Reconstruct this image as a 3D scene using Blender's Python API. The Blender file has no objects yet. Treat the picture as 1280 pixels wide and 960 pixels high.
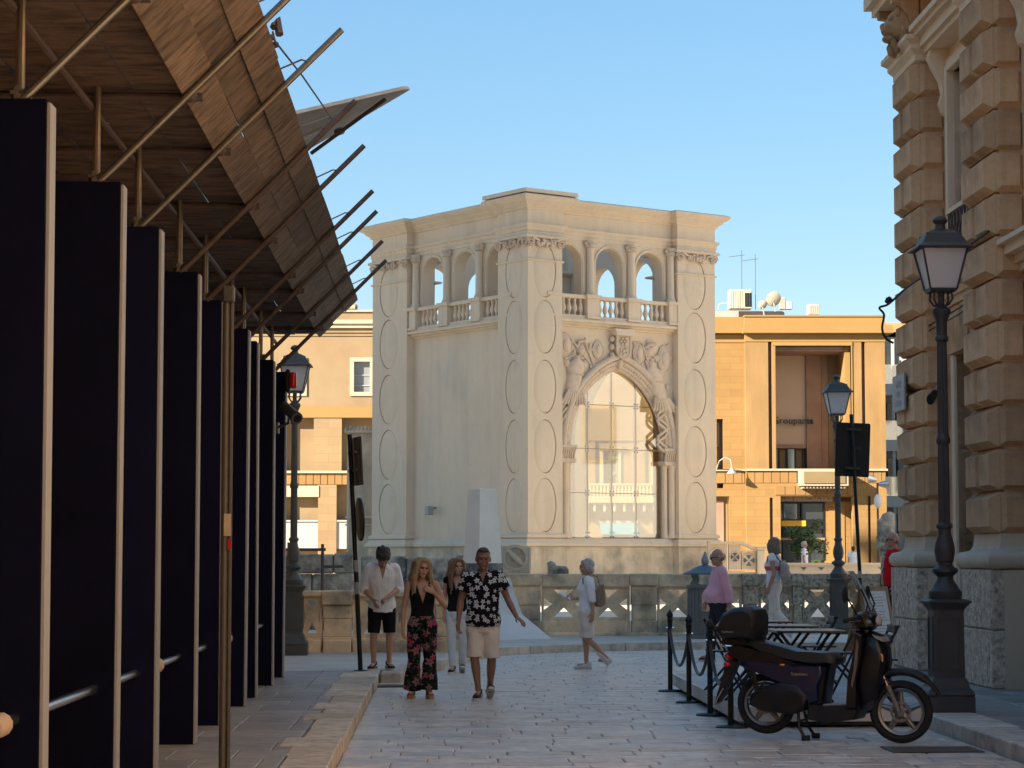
import bpy, bmesh, math, random
from mathutils import Vector, Matrix, noise
PI = math.pi
R = math.radians
rnd = random.Random(7)
scn = bpy.context.scene
COL = scn.collection

# ---------------------------------------------------------------- camera, sky, sun, exposure
F = 2850.0                      # focal length in photograph pixels
PITCH = math.atan(215.0 / F)
CAMZ = 1.7
cam_d = bpy.data.cameras.new('camera')
cam_d.sensor_width = 36.0
cam_d.lens = F * 36.0 / 1280.0
cam_d.clip_start = 0.1
cam_d.clip_end = 3000
cam = bpy.data.objects.new('camera', cam_d)
COL.objects.link(cam)
cam.location = (0, 0, CAMZ)
cam.rotation_euler = (PI / 2 + PITCH, 0, 0)
scn.camera = cam

SUN_AZ = R(35)                  # light travels towards +x, +y
SUN_EL = R(25)
to_sun = Vector((-math.cos(SUN_AZ) * math.cos(SUN_EL), -math.sin(SUN_AZ) * math.cos(SUN_EL), math.sin(SUN_EL)))
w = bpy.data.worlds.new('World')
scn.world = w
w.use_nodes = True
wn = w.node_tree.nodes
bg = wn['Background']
sky = wn.new('ShaderNodeTexSky')
sky.sky_type = 'NISHITA'
sky.sun_disc = False
sky.sun_elevation = SUN_EL
sky.sun_rotation = math.atan2(to_sun.x, to_sun.y)
sky.altitude = 0
sky.air_density = 1.0
sky.dust_density = 0.3
sky.ozone_density = 3.0
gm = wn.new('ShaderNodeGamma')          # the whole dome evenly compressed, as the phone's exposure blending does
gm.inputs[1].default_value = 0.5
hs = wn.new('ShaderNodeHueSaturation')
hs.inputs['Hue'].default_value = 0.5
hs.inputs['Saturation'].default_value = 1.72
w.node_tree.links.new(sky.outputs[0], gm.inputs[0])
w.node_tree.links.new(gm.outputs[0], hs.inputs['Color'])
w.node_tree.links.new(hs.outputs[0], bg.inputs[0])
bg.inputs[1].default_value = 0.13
sl = bpy.data.lights.new('sun', 'SUN')
sl.energy = 5.0
sl.angle = R(0.5)
sl.color = (1.0, 0.90, 0.74)
sun = bpy.data.objects.new('sun', sl)
COL.objects.link(sun)
sun.rotation_euler = (-to_sun).to_track_quat('-Z', 'Y').to_euler()
vs = scn.view_settings
vs.view_transform = 'Standard'
vs.look = 'None'
vs.exposure = 1.68
vs.gamma = 1.0
scn.cycles.max_bounces = 10
scn.cycles.diffuse_bounces = 7
scn.cycles.use_denoising = True

# ---------------------------------------------------------------- frames
PHI = math.atan(86.0 / F)       # the street runs slightly to the left of the view
CP, SP = math.cos(PHI), math.sin(PHI)
def S(u, v, z=0.0):             # street frame: u across (right +), v along
    return Vector((u * CP - v * SP, u * SP + v * CP, z))
def ray(px, py):
    ct, st = math.cos(PITCH), math.sin(PITCH)
    dx, dz = px - 640.0, 480.0 - py
    return Vector((dx, F * ct - dz * st, F * st + dz * ct))
def at(px, py, D):              # survey point: what is seen at px,py and lies D metres away
    r = ray(px, py)
    r *= D / r.y
    return Vector((r.x, r.y, r.z + CAMZ))
def gnd(px, py, z=0.0):
    r = ray(px, py)
    r *= (z - CAMZ) / r.z
    return Vector((r.x, r.y, z))

# ---------------------------------------------------------------- object helpers
def tag(o, label=None, cat=None, group=None, kind=None):
    if label: o['label'] = label
    if cat: o['category'] = cat
    if group: o['group'] = group
    if kind: o['kind'] = kind
    return o
def thing(name, label, cat, loc=(0, 0, 0), rotz=0.0, group=None):
    o = bpy.data.objects.new(name, None)
    o.empty_display_size = 0.2
    COL.objects.link(o)
    o.location = loc
    o.rotation_euler = (0, 0, rotz)
    return tag(o, label, cat, group)
def place(name, me, parent=None, loc=None, rot=None, scale=None, mat=None):
    o = bpy.data.objects.new(name, me)
    COL.objects.link(o)
    if parent is not None: o.parent = parent
    if loc is not None: o.location = loc
    if rot is not None: o.rotation_euler = rot
    if scale is not None: o.scale = scale
    return o
def copy_tree(o, parent=None):
    c = o.copy()
    COL.objects.link(c)
    if parent is not None: c.parent = parent
    for ch in list(o.children):
        copy_tree(ch, c)
    return c

class MB:
    def __init__(s):
        s.v = []; s.f = []
    def add(s, vs_, fs_):
        o = len(s.v)
        s.v.extend(Vector(p) for p in vs_)
        s.f.extend([tuple(i + o for i in f) for f in fs_])
        return s
    def box(s, x0, x1, y0, y1, z0, z1):
        return s.add([(x0, y0, z0), (x1, y0, z0), (x1, y1, z0), (x0, y1, z0), (x0, y0, z1), (x1, y0, z1), (x1, y1, z1), (x0, y1, z1)],
                     [(0, 3, 2, 1), (4, 5, 6, 7), (0, 1, 5, 4), (1, 2, 6, 5), (2, 3, 7, 6), (3, 0, 4, 7)])
    def frustum(s, cx, cy, z0, z1, a0, b0, a1, b1):   # half sizes bottom / top
        return s.add([(cx - a0, cy - b0, z0), (cx + a0, cy - b0, z0), (cx + a0, cy + b0, z0), (cx - a0, cy + b0, z0),
                      (cx - a1, cy - b1, z1), (cx + a1, cy - b1, z1), (cx + a1, cy + b1, z1), (cx - a1, cy + b1, z1)],
                     [(0, 3, 2, 1), (4, 5, 6, 7), (0, 1, 5, 4), (1, 2, 6, 5), (2, 3, 7, 6), (3, 0, 4, 7)])
    def chbox(s, x0, x1, y0, y1, z0, z1, c):          # box with all edges chamfered
        bm = bmesh.new()
        bmesh.ops.create_cube(bm, size=1)
        for v in bm.verts:
            v.co = Vector((x0 if v.co.x < 0 else x1, y0 if v.co.y < 0 else y1, z0 if v.co.z < 0 else z1))
        bmesh.ops.bevel(bm, geom=bm.edges[:], offset=c, segments=1, affect='EDGES')
        bm.verts.index_update()
        s.add([v.co.copy() for v in bm.verts], [tuple(v.index for v in f.verts) for f in bm.faces])
        bm.free()
        return s
    def ring(s, c, ax, ay, n):
        o = len(s.v)
        for i in range(n):
            a = 2 * PI * i / n
            s.v.append(c + ax * math.cos(a) + ay * math.sin(a))
        return o
    def loft(s, rings, n=14, cap=True):               # rings: (centre, axis vector a, axis vector b)
        os_ = [s.ring(Vector(c), Vector(a), Vector(b), n) for c, a, b in rings]
        for o, p in zip(os_, os_[1:]):
            for i in range(n):
                j = (i + 1) % n
                s.f.append((o + i, o + j, p + j, p + i))
        if cap:
            s.f.append(tuple(os_[0] + i for i in range(n))[::-1])
            s.f.append(tuple(os_[-1] + i for i in range(n)))
        return s
    def tube(s, p0, p1, r0, r1=None, n=8, cap=True):
        p0, p1 = Vector(p0), Vector(p1)
        r1 = r0 if r1 is None else r1
        d = (p1 - p0).normalized()
        a = d.orthogonal().normalized(); b = d.cross(a)
        return s.loft([(p0, a * r0, b * r0), (p1, a * r1, b * r1)], n, cap)
    def path(s, pts, r, n=8, cap=True):
        pts = [Vector(p) for p in pts]
        rs = r if isinstance(r, (list, tuple)) else [r] * len(pts)
        rings = []; a = None
        for i, p in enumerate(pts):
            d = (pts[min(i + 1, len(pts) - 1)] - pts[max(i - 1, 0)]).normalized()
            if a is None: a = d.orthogonal().normalized()
            else:
                a = (a - d * a.dot(d))
                a = a.normalized() if a.length > 1e-6 else d.orthogonal().normalized()
            b = d.cross(a)
            rings.append((p, a * rs[i], b * rs[i]))
        return s.loft(rings, n, cap)
    def lathe(s, prof, n=16, c=(0, 0, 0), sq=False):
        c = Vector(c)
        return s.loft([(c + Vector((0, 0, z)), Vector((r, 0, 0)), Vector((0, r, 0))) for r, z in prof], n)
    def ball(s, c, rx, ry=None, rz=None, nu=12, nv=8, rot=None):
        ry = rx if ry is None else ry; rz = rx if rz is None else rz
        c = Vector(c); M_ = rot if rot is not None else Matrix.Identity(3)
        o = len(s.v)
        s.v.append(c + M_ @ Vector((0, 0, -rz)))
        for j in range(1, nv):
            t = PI * j / nv - PI / 2
            for i in range(nu):
                a = 2 * PI * i / nu
                s.v.append(c + M_ @ Vector((rx * math.cos(t) * math.cos(a), ry * math.cos(t) * math.sin(a), rz * math.sin(t))))
        s.v.append(c + M_ @ Vector((0, 0, rz)))
        last = len(s.v) - 1
        for i in range(nu):
            k = (i + 1) % nu
            s.f.append((o, o + 1 + k, o + 1 + i))
            for j in range(nv - 2):
                q = o + 1 + j * nu
                s.f.append((q + i, q + k, q + nu + k, q + nu + i))
            q = o + 1 + (nv - 2) * nu
            s.f.append((last, q + i, q + k))
        return s
    def prism(s, poly, T, d0, d1):                    # poly of (u,z); T(u,d,z) -> point
        n = len(poly); o = len(s.v)
        for d in (d0, d1):
            for u, z in poly: s.v.append(Vector(T(u, d, z)))
        s.f.append(tuple(range(o, o + n))); s.f.append(tuple(range(o + 2 * n - 1, o + n - 1, -1)))
        for i in range(n):
            j = (i + 1) % n
            s.f.append((o + j, o + i, o + n + i, o + n + j))
        return s
    def puff(s, poly, w_, bev, ins=0.12, T=None):     # profile (x,z) extruded in y with rounded shoulders
        T = T or (lambda x, y, z: (x, y, z))
        cx = sum(p[0] for p in poly) / len(poly); cz = sum(p[1] for p in poly) / len(poly)
        n = len(poly); o = len(s.v)
        lay = [(-w_, ins * 2.2), (-w_ + bev * .35, ins * .8), (-w_ + bev, 0), (w_ - bev, 0), (w_ - bev * .35, ins * .8), (w_, ins * 2.2)]
        for y, k in lay:
            for x, z in poly:
                s.v.append(Vector(T(x + (cx - x) * k, y, z + (cz - z) * k)))
        for L in range(len(lay) - 1):
            for i in range(n):
                j = (i + 1) % n
                a, b = o + L * n, o + (L + 1) * n
                s.f.append((a + i, a + j, b + j, b + i))
        s.f.append(tuple(range(o + n - 1, o - 1, -1)))
        q = o + (len(lay) - 1) * n
        s.f.append(tuple(range(q, q + n)))
        return s
    def mesh(s, mat=None, sharp=35, smooth=True):
        me = bpy.data.meshes.new('mesh')
        bm = bmesh.new()
        vv = [bm.verts.new(p) for p in s.v]
        for f in s.f:
            try: bm.faces.new([vv[i] for i in f])
            except ValueError: pass
        bmesh.ops.recalc_face_normals(bm, faces=bm.faces[:])
        if smooth:
            th = R(sharp)
            for f in bm.faces: f.smooth = True
            for e in bm.edges:
                if len(e.link_faces) == 2: e.smooth = e.calc_face_angle(0) < th
                else: e.smooth = False
        bm.to_mesh(me); bm.free()
        if mat is not None: me.materials.append(mat)
        return me
    def build(s, name, mat, parent=None, sharp=35, smooth=True, loc=None, rot=None):
        return place(name, s.mesh(mat, sharp, smooth), parent, loc, rot)

TMP = bpy.data.scenes.new('workbench')
def remesh(mb, voxel, mat, smooth=3, cut=None, warp=None):
    me = bpy.data.meshes.new('mesh')
    me.from_pydata([tuple(p) for p in mb.v], [], mb.f)
    bm = bmesh.new(); bm.from_mesh(me)
    bmesh.ops.recalc_face_normals(bm, faces=bm.faces[:])
    bm.to_mesh(me); bm.free()
    ob = bpy.data.objects.new('work', me)
    TMP.collection.objects.link(ob)
    m = ob.modifiers.new('r', 'REMESH'); m.mode = 'VOXEL'; m.voxel_size = voxel
    if smooth:
        q = ob.modifiers.new('s', 'SMOOTH'); q.factor = .5; q.iterations = smooth
    vl = TMP.view_layers[0]; vl.update()
    out = bpy.data.meshes.new_from_object(ob.evaluated_get(vl.depsgraph))
    bpy.data.objects.remove(ob); bpy.data.meshes.remove(me)
    if cut or warp:
        bm = bmesh.new(); bm.from_mesh(out)
        if warp:
            for v in bm.verts: v.co = warp(v.co)
        if cut: bmesh.ops.delete(bm, geom=[f for f in bm.faces if cut(f.calc_center_median())], context='FACES')
        bm.to_mesh(out); bm.free()
    out.polygons.foreach_set('use_smooth', [True] * len(out.polygons))
    out.materials.clear()
    out.materials.append(mat)
    return out

def wall_open(mb, T, u0, u1, z0, z1, depth, ops, n=12):
    """wall slab with openings; each opening (ua, ub, zbot(u), ztop(u)) with callables or numbers"""
    def val(f, u): return f(u) if callable(f) else f
    us = u0
    def quadstrip(a, b, za0, za1, zb0, zb1):
        o = len(mb.v)
        for d in (0, depth):
            for (u, z) in ((a, za0), (b, zb0), (b, zb1), (a, za1)): mb.v.append(Vector(T(u, d, z)))
        mb.f.extend([(o, o + 1, o + 2, o + 3), (o + 7, o + 6, o + 5, o + 4), (o + 1, o, o + 4, o + 5), (o + 3, o + 2, o + 6, o + 7)])
        return o
    def solid(a, b, za, zb):
        o = quadstrip(a, b, za, zb, za, zb)
        mb.f.extend([(o, o + 3, o + 7, o + 4), (o + 1, o + 5, o + 6, o + 2)])
    for (ua, ub, fb, ft) in sorted(ops, key=lambda q: q[0]):
        if ua > us + 1e-4: solid(us, ua, z0, z1)
        for i in range(n):
            t0, t1 = (1 - math.cos(PI * i / n)) / 2, (1 - math.cos(PI * (i + 1) / n)) / 2
            a, b = ua + (ub - ua) * t0, ua + (ub - ua) * t1
            ta, tb = val(ft, a), val(ft, b); ba, bb = val(fb, a), val(fb, b)
            if min(z1 - ta, z1 - tb) > 1e-4 or max(z1 - ta, z1 - tb) > 1e-3: quadstrip(a, b, ta, z1, tb, z1)
            if max(ba, bb) > z0 + 1e-3: quadstrip(a, b, z0, ba, z0, bb)
        us = ub
    if u1 > us + 1e-4: solid(us, u1, z0, z1)
    return mb

def offset_poly(poly, d):        # mitred offset, counter-clockwise polygon, d outward
    n = len(poly); out = []
    for i in range(n):
        p0, p1, p2 = Vector(poly[i - 1]), Vector(poly[i]), Vector(poly[(i + 1) % n])
        e0, e1 = (p1 - p0).normalized(), (p2 - p1).normalized()
        n0, n1 = Vector((e0.y, -e0.x)), Vector((e1.y, -e1.x))
        k = 1 + n0.dot(n1)
        out.append(p1 + (n0 + n1) * (d / max(k, .2)))
    return out
def sweep(mb, plan, prof, closed=True):      # prof: (out, z) swept round a plan polygon
    n = len(plan); o = len(mb.v)
    for d, z in prof:
        for p in offset_poly(plan, d): mb.v.append(Vector((p.x, p.y, z)))
    m = len(prof)
    for k in range(m if closed else m - 1):
        a, b = o + k * n, o + ((k + 1) % m) * n
        for i in range(n):
            j = (i + 1) % n
            mb.f.append((a + i, a + j, b + j, b + i))
    if not closed:
        mb.f.append(tuple(o + i for i in range(n))[::-1])
        mb.f.append(tuple(o + (m - 1) * n + i for i in range(n)))
    return mb
# ---------------------------------------------------------------- materials
def M(name, col, rough=.8, var=.18, scale=2.5, bump=.25, bscale=30, metal=0.0, rand=0.0, col2=None, c2amt=.5, c2scale=1.0,
      stretch=(1, 1, 1), spec=.4, coat=0.0, dist=.02, rvar=0.0, streak=0.0, sscale=2.2, crack=0.0):
    m = bpy.data.materials.new(name)
    m.use_nodes = True
    nt = m.node_tree; N = nt.nodes; L = nt.links
    b = N['Principled BSDF']
    tc = N.new('ShaderNodeTexCoord'); mp = N.new('ShaderNodeMapping')
    mp.inputs['Scale'].default_value = stretch
    L.new(tc.outputs['Object'], mp.inputs[0])
    def nz(sc, det=5, rg=.6):
        q = N.new('ShaderNodeTexNoise'); q.inputs['Scale'].default_value = sc; q.inputs['Detail'].default_value = det
        q.inputs['Roughness'].default_value = rg
        L.new(mp.outputs[0], q.inputs['Vector'])
        return q
    n1 = nz(scale)
    rp = N.new('ShaderNodeMapRange')
    rp.inputs['From Min'].default_value = .25; rp.inputs['From Max'].default_value = .75
    rp.inputs['To Min'].default_value = 1 - var; rp.inputs['To Max'].default_value = 1 + var
    L.new(n1.outputs[0], rp.inputs[0])
    last = None
    base = N.new('ShaderNodeRGB'); base.outputs[0].default_value = (*col, 1)
    last = base.outputs[0]
    if col2:
        n2 = nz(c2scale, 6)
        r2 = N.new('ShaderNodeValToRGB')
        r2.color_ramp.elements[0].position = .62 - c2amt * .35; r2.color_ramp.elements[1].position = .80 - c2amt * .3
        L.new(n2.outputs[0], r2.inputs[0])
        mx = N.new('ShaderNodeMix'); mx.data_type = 'RGBA'
        L.new(r2.outputs[0], mx.inputs[0]); L.new(last, mx.inputs[6]); mx.inputs[7].default_value = (*col2, 1)
        last = mx.outputs[2]
    ml = N.new('ShaderNodeVectorMath'); ml.operation = 'SCALE'
    L.new(last, ml.inputs[0]); L.new(rp.outputs[0], ml.inputs['Scale'])
    last = ml.outputs[0]
    if streak:                      # run-off stains, long in z
        mq = N.new('ShaderNodeMapping'); mq.inputs['Scale'].default_value = (1, 1, .10)
        L.new(tc.outputs['Object'], mq.inputs[0])
        q = N.new('ShaderNodeTexNoise'); q.inputs['Scale'].default_value = sscale; q.inputs['Detail'].default_value = 7; q.inputs['Roughness'].default_value = .65
        L.new(mq.outputs[0], q.inputs['Vector'])
        q2 = nz(.7, 3)
        mm = N.new('ShaderNodeMath'); mm.operation = 'MULTIPLY'; L.new(q.outputs[0], mm.inputs[0]); L.new(q2.outputs[0], mm.inputs[1])
        rs = N.new('ShaderNodeMapRange'); rs.inputs['From Min'].default_value = .22; rs.inputs['From Max'].default_value = .40; rs.inputs['To Min'].default_value = 1.0; rs.inputs['To Max'].default_value = 1 - streak
        L.new(mm.outputs[0], rs.inputs[0])
        ms = N.new('ShaderNodeVectorMath'); ms.operation = 'SCALE'; L.new(last, ms.inputs[0]); L.new(rs.outputs[0], ms.inputs['Scale']); last = ms.outputs[0]
    if crack:                       # hairline cracks and plaster patches
        vo = N.new('ShaderNodeTexVoronoi'); vo.feature = 'DISTANCE_TO_EDGE'; vo.inputs['Scale'].default_value = .45
        dn = nz(1.1, 6); ad = N.new('ShaderNodeVectorMath'); ad.operation = 'MULTIPLY_ADD'; ad.inputs[1].default_value = (.8, .8, .8)
        L.new(dn.outputs['Color'], ad.inputs[0]); L.new(mp.outputs[0], ad.inputs[2]); L.new(ad.outputs[0], vo.inputs['Vector'])
        rc = N.new('ShaderNodeMapRange'); rc.inputs['From Min'].default_value = 0; rc.inputs['From Max'].default_value = .012; rc.inputs['To Min'].default_value = 1 - crack; rc.inputs['To Max'].default_value = 1
        L.new(vo.outputs['Distance'], rc.inputs[0])
        mc = N.new('ShaderNodeVectorMath'); mc.operation = 'SCALE'; L.new(last, mc.inputs[0]); L.new(rc.outputs[0], mc.inputs['Scale']); last = mc.outputs[0]
    if rand:
        oi = N.new('ShaderNodeObjectInfo'); rr = N.new('ShaderNodeMapRange')
        rr.inputs['To Min'].default_value = 1 - rand; rr.inputs['To Max'].default_value = 1 + rand
        L.new(oi.outputs['Random'], rr.inputs[0])
        m2 = N.new('ShaderNodeVectorMath'); m2.operation = 'SCALE'
        L.new(last, m2.inputs[0]); L.new(rr.outputs[0], m2.inputs['Scale'])
        last = m2.outputs[0]
    L.new(last, b.inputs['Base Color'])
    b.inputs['Roughness'].default_value = rough
    if rvar:
        rq = N.new('ShaderNodeMapRange')
        rq.inputs['From Min'].default_value = .3; rq.inputs['From Max'].default_value = .7
        rq.inputs['To Min'].default_value = rough - rvar; rq.inputs['To Max'].default_value = rough + rvar
        n4 = nz(scale * 2.3)
        L.new(n4.outputs[0], rq.inputs[0]); L.new(rq.outputs[0], b.inputs['Roughness'])
    b.inputs['Metallic'].default_value = metal
    b.inputs['Specular IOR Level'].default_value = spec
    if coat:
        b.inputs['Coat Weight'].default_value = coat; b.inputs['Coat Roughness'].default_value = .08
    if bump:
        n3 = nz(bscale, 6)
        bp = N.new('ShaderNodeBump'); bp.inputs['Strength'].default_value = bump; bp.inputs['Distance'].default_value = dist
        L.new(n3.outputs[0], bp.inputs['Height']); L.new(bp.outputs[0], b.inputs['Normal'])
    return m
def brickify(m, col_m, bw, bh, mortar=.012, plane='XZ', bump=.4):
    """fine ashlar courses too far away to be picked apart"""
    nt = m.node_tree; N = nt.nodes; L = nt.links
    b = N['Principled BSDF']
    tc = N.new('ShaderNodeTexCoord'); sp = N.new('ShaderNodeSeparateXYZ'); cb = N.new('ShaderNodeCombineXYZ')
    L.new(tc.outputs['Object'], sp.inputs[0])
    L.new(sp.outputs[plane[0]], cb.inputs[0]); L.new(sp.outputs[plane[1]], cb.inputs[1])
    bk = N.new('ShaderNodeTexBrick')
    bk.inputs['Scale'].default_value = 1; bk.inputs['Brick Width'].default_value = bw; bk.inputs['Row Height'].default_value = bh
    bk.inputs['Mortar Size'].default_value = mortar; bk.inputs['Mortar Smooth'].default_value = .3
    bk.inputs['Color1'].default_value = (1.06, 1.06, 1.06, 1); bk.inputs['Color2'].default_value = (.92, .92, .92, 1); bk.inputs['Mortar'].default_value = (*col_m, 1)
    L.new(cb.outputs[0], bk.inputs['Vector'])
    src = b.inputs['Base Color'].links[0].from_socket
    mm = N.new('ShaderNodeVectorMath'); mm.operation = 'MULTIPLY'
    L.new(src, mm.inputs[0]); L.new(bk.outputs['Color'], mm.inputs[1]); L.new(mm.outputs[0], b.inputs['Base Color'])
    bp = N.new('ShaderNodeBump'); bp.inputs['Strength'].default_value = bump; bp.inputs['Distance'].default_value = .02; bp.invert = True
    L.new(bk.outputs['Fac'], bp.inputs['Height'])
    if b.inputs['Normal'].links: L.new(b.inputs['Normal'].links[0].from_socket, bp.inputs['Normal'])
    L.new(bp.outputs[0], b.inputs['Normal'])
    return m
def glassy(name, tint=(.9, .95, .93), clear=.85, rough=.02):
    m = bpy.data.materials.new(name); m.use_nodes = True
    nt = m.node_tree; N = nt.nodes; L = nt.links
    N.remove(N['Principled BSDF'])
    out = N['Material Output']
    tr = N.new('ShaderNodeBsdfTransparent'); tr.inputs[0].default_value = (*tint, 1)
    gl = N.new('ShaderNodeBsdfGlossy'); gl.inputs['Roughness'].default_value = rough; gl.inputs[0].default_value = (1, 1, 1, 1)
    fr = N.new('ShaderNodeFresnel'); fr.inputs[0].default_value = 1.5
    mp = N.new('ShaderNodeMapRange'); mp.inputs['To Min'].default_value = 1 - clear; mp.inputs['To Max'].default_value = 1
    L.new(fr.outputs[0], mp.inputs[0])
    mx = N.new('ShaderNodeMixShader')
    L.new(mp.outputs[0], mx.inputs[0]); L.new(tr.outputs[0], mx.inputs[1]); L.new(gl.outputs[0], mx.inputs[2])
    L.new(mx.outputs[0], out.inputs[0])
    return m
def petals(name, ground, flower, cell=.085, axes=('X', 'Z'), flower2=None, leaf=None):
    """printed cloth: five-petalled flowers scattered on a dark ground"""
    m = bpy.data.materials.new(name); m.use_nodes = True
    nt = m.node_tree; N = nt.nodes; L = nt.links
    b = N['Principled BSDF']; b.inputs['Roughness'].default_value = .85; b.inputs['Specular IOR Level'].default_value = .15
    tc = N.new('ShaderNodeTexCoord'); sp = N.new('ShaderNodeSeparateXYZ'); cb = N.new('ShaderNodeCombineXYZ')
    L.new(tc.outputs['Object'], sp.inputs[0])
    yy = N.new('ShaderNodeMath'); yy.operation = 'MULTIPLY_ADD'; yy.inputs[1].default_value = .35
    L.new(sp.outputs['Y'], yy.inputs[0]); L.new(sp.outputs[axes[0]], yy.inputs[2])
    L.new(yy.outputs[0], cb.inputs[0]); L.new(sp.outputs[axes[1]], cb.inputs[1])
    vo = N.new('ShaderNodeTexVoronoi'); vo.voronoi_dimensions = '2D'; vo.inputs['Scale'].default_value = 1 / cell
    vo.inputs['Randomness'].default_value = .8
    L.new(cb.outputs[0], vo.inputs['Vector'])
    sc = N.new('ShaderNodeVectorMath'); sc.operation = 'SUBTRACT'
    L.new(cb.outputs[0], sc.inputs[0]); L.new(vo.outputs['Position'], sc.inputs[1])
    s2 = N.new('ShaderNodeSeparateXYZ'); L.new(sc.outputs[0], s2.inputs[0])
    def mth(op, a, bb=None, c=None):
        q = N.new('ShaderNodeMath'); q.operation = op
        for k, x in enumerate((a, bb, c)):
            if x is None: continue
            if isinstance(x, (int, float)): q.inputs[k].default_value = x
            else: L.new(x, q.inputs[k])
        return q.outputs[0]
    ang = mth('ARCTAN2', s2.outputs[1], s2.outputs[0])
    cs = N.new('ShaderNodeSeparateColor'); L.new(vo.outputs['Color'], cs.inputs[0])
    ph = mth('MULTIPLY_ADD', cs.outputs[0], 6.28, ang)
    pet = mth('COSINE', mth('MULTIPLY', ph, 5.0))
    rad = mth('MULTIPLY_ADD', pet, .10, .32)
    siz = mth('MULTIPLY_ADD', cs.outputs[1], .5, .75)
    rad = mth('MULTIPLY', rad, siz)
    ln = N.new('ShaderNodeVectorMath'); ln.operation = 'LENGTH'; L.new(sc.outputs[0], ln.inputs[0])
    dist = mth('DIVIDE', ln.outputs['Value'], cell)
    fac = mth('LESS_THAN', dist, rad)
    core = mth('LESS_THAN', dist, .07)
    fac = mth('SUBTRACT', fac, core)
    mx = N.new('ShaderNodeMix'); mx.data_type = 'RGBA'
    last_ground = None
    if leaf:
        nz = N.new('ShaderNodeTexNoise'); nz.inputs['Scale'].default_value = 11; nz.inputs['Distortion'].default_value = 2.5
        L.new(cb.outputs[0], nz.inputs[0])
        rp = N.new('ShaderNodeValToRGB'); rp.color_ramp.elements[0].position = .55; rp.color_ramp.elements[1].position = .6
        L.new(nz.outputs[0], rp.inputs[0])
        m1 = N.new('ShaderNodeMix'); m1.data_type = 'RGBA'
        L.new(rp.outputs[0], m1.inputs[0]); m1.inputs[6].default_value = (*ground, 1); m1.inputs[7].default_value = (*leaf, 1)
        L.new(m1.outputs[2], mx.inputs[6])
    else: mx.inputs[6].default_value = (*ground, 1)
    L.new(fac, mx.inputs[0])
    if flower2:
        m3 = N.new('ShaderNodeMix'); m3.data_type = 'RGBA'
        L.new(cs.outputs[2], m3.inputs[0]); m3.inputs[6].default_value = (*flower, 1); m3.inputs[7].default_value = (*flower2, 1)
        L.new(m3.outputs[2], mx.inputs[7])
    else: mx.inputs[7].default_value = (*flower, 1)
    L.new(mx.outputs[2], b.inputs['Base Color'])
    return m

m_tower = M('lecce_stone', (.74, .585, .425), .88, .10, .7, .18, 12, col2=(.66, .545, .41), c2amt=.45, c2scale=.35, streak=.15, crack=.05)
m_tower_d = M('weathered_lecce_stone', (.66, .535, .385), .9, .16, 1.5, .35, 14, col2=(.36, .31, .25), c2amt=.35, c2scale=1.2, streak=.35)
m_relief = M('carved_stone', (.68, .53, .395), .9, .14, 3, .3, 20, col2=(.50, .39, .29), c2amt=.45, c2scale=3)
m_old = M('lichened_stone', (.52, .44, .34), .92, .3, 2.2, .8, 11, col2=(.15, .135, .115), c2amt=.62, c2scale=2.6, dist=.05)
m_bal = M('balustrade_stone', (.84, .62, .385), .92, .22, 2.0, .5, 16, col2=(.31, .265, .20), c2amt=.45, c2scale=1.6, rand=.08, streak=.35)
m_pitted = M('pitted_stone', (.62, .50, .35), .92, .3, 6, 1.0, 22, col2=(.22, .185, .145), c2amt=.5, c2scale=16, dist=.04)
m_orange = M('ochre_stone', (.27, .153, .053), .85, .14, .45, .15, 6, stretch=(1, 1, .6), col2=(.25, .128, .043), c2amt=.5, c2scale=.25)
m_orange_b = brickify(M('ochre_ashlar', (.275, .156, .053), .85, .14, .5, .15, 6), (.80, .77, .72), 1.1, .33, .012, bump=.2)
m_orange_p = M('ochre_plaster', (.285, .165, .054), .8, .06, .4, .08, 8)
m_orange_v = M('travertine_panel', (.265, .155, .06), .85, .22, 1.4, .3, 9, stretch=(1, 1, .25))
m_tan = M('tan_facade_stone', (.255, .18, .10), .88, .14, .5, .2, 7, col2=(.25, .165, .09), c2amt=.5, c2scale=.3)
m_tan_b = brickify(M('tan_ashlar', (.26, .176, .092), .88, .12, .5, .15, 7), (.84, .82, .78), 1.6, .42, .012, bump=.2)
m_pale = M('pale_trim_stone', (.40, .33, .235), .85, .08, 1, .1, 10)
m_pinkw = M('beige_plaster', (.55, .41, .30), .85, .05, .5, .05, 8)
m_brownw = M('brown_marble', (.30, .185, .125), .6, .2, 1.0, .05, 8)
m_upper = M('sun_bounce_stone', (.36, .355, .345), .85, .1, .8, .15, 8)  # for unseen walls; tone set by the sunlight they bounce back
m_cream = M('cream_facade', (.205, .145, .07), .85, .12, .6, .15, 8)
m_brown = M('golden_sandstone', (.70, .45, .25), .9, .18, 1.8, .2, 34, rand=.18, col2=(.48, .29, .155), c2amt=.5, c2scale=1.6, streak=.32)
m_brown_f = M('window_frame_stone', (.84, .66, .46), .88, .08, 1.2, .12, 20)
m_grotto = M('pick_dressed_granite', (.66, .55, .42), .9, .45, 12, 1.0, 16, col2=(.26, .22, .18), c2amt=.35, c2scale=13, dist=.05, rand=.06)
m_granite_s = M('smooth_grey_stone', (.58, .49, .36), .85, .12, 2, .2, 30)
m_pave = M('worn_basalt_slab', (.50, .435, .365), .40, .32, 5.0, .38, 9, rand=.15, col2=(.56, .49, .42), c2amt=.5, c2scale=3.5, spec=.5, dist=.012, rvar=.12)
m_joint = M('paving_bed', (.26, .23, .20), .9, .2, 6, .4, 30)
m_walk = M('pavement_slab', (.29, .255, .225), .55, .22, 4, .3, 20, rand=.18, rvar=.1)
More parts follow.
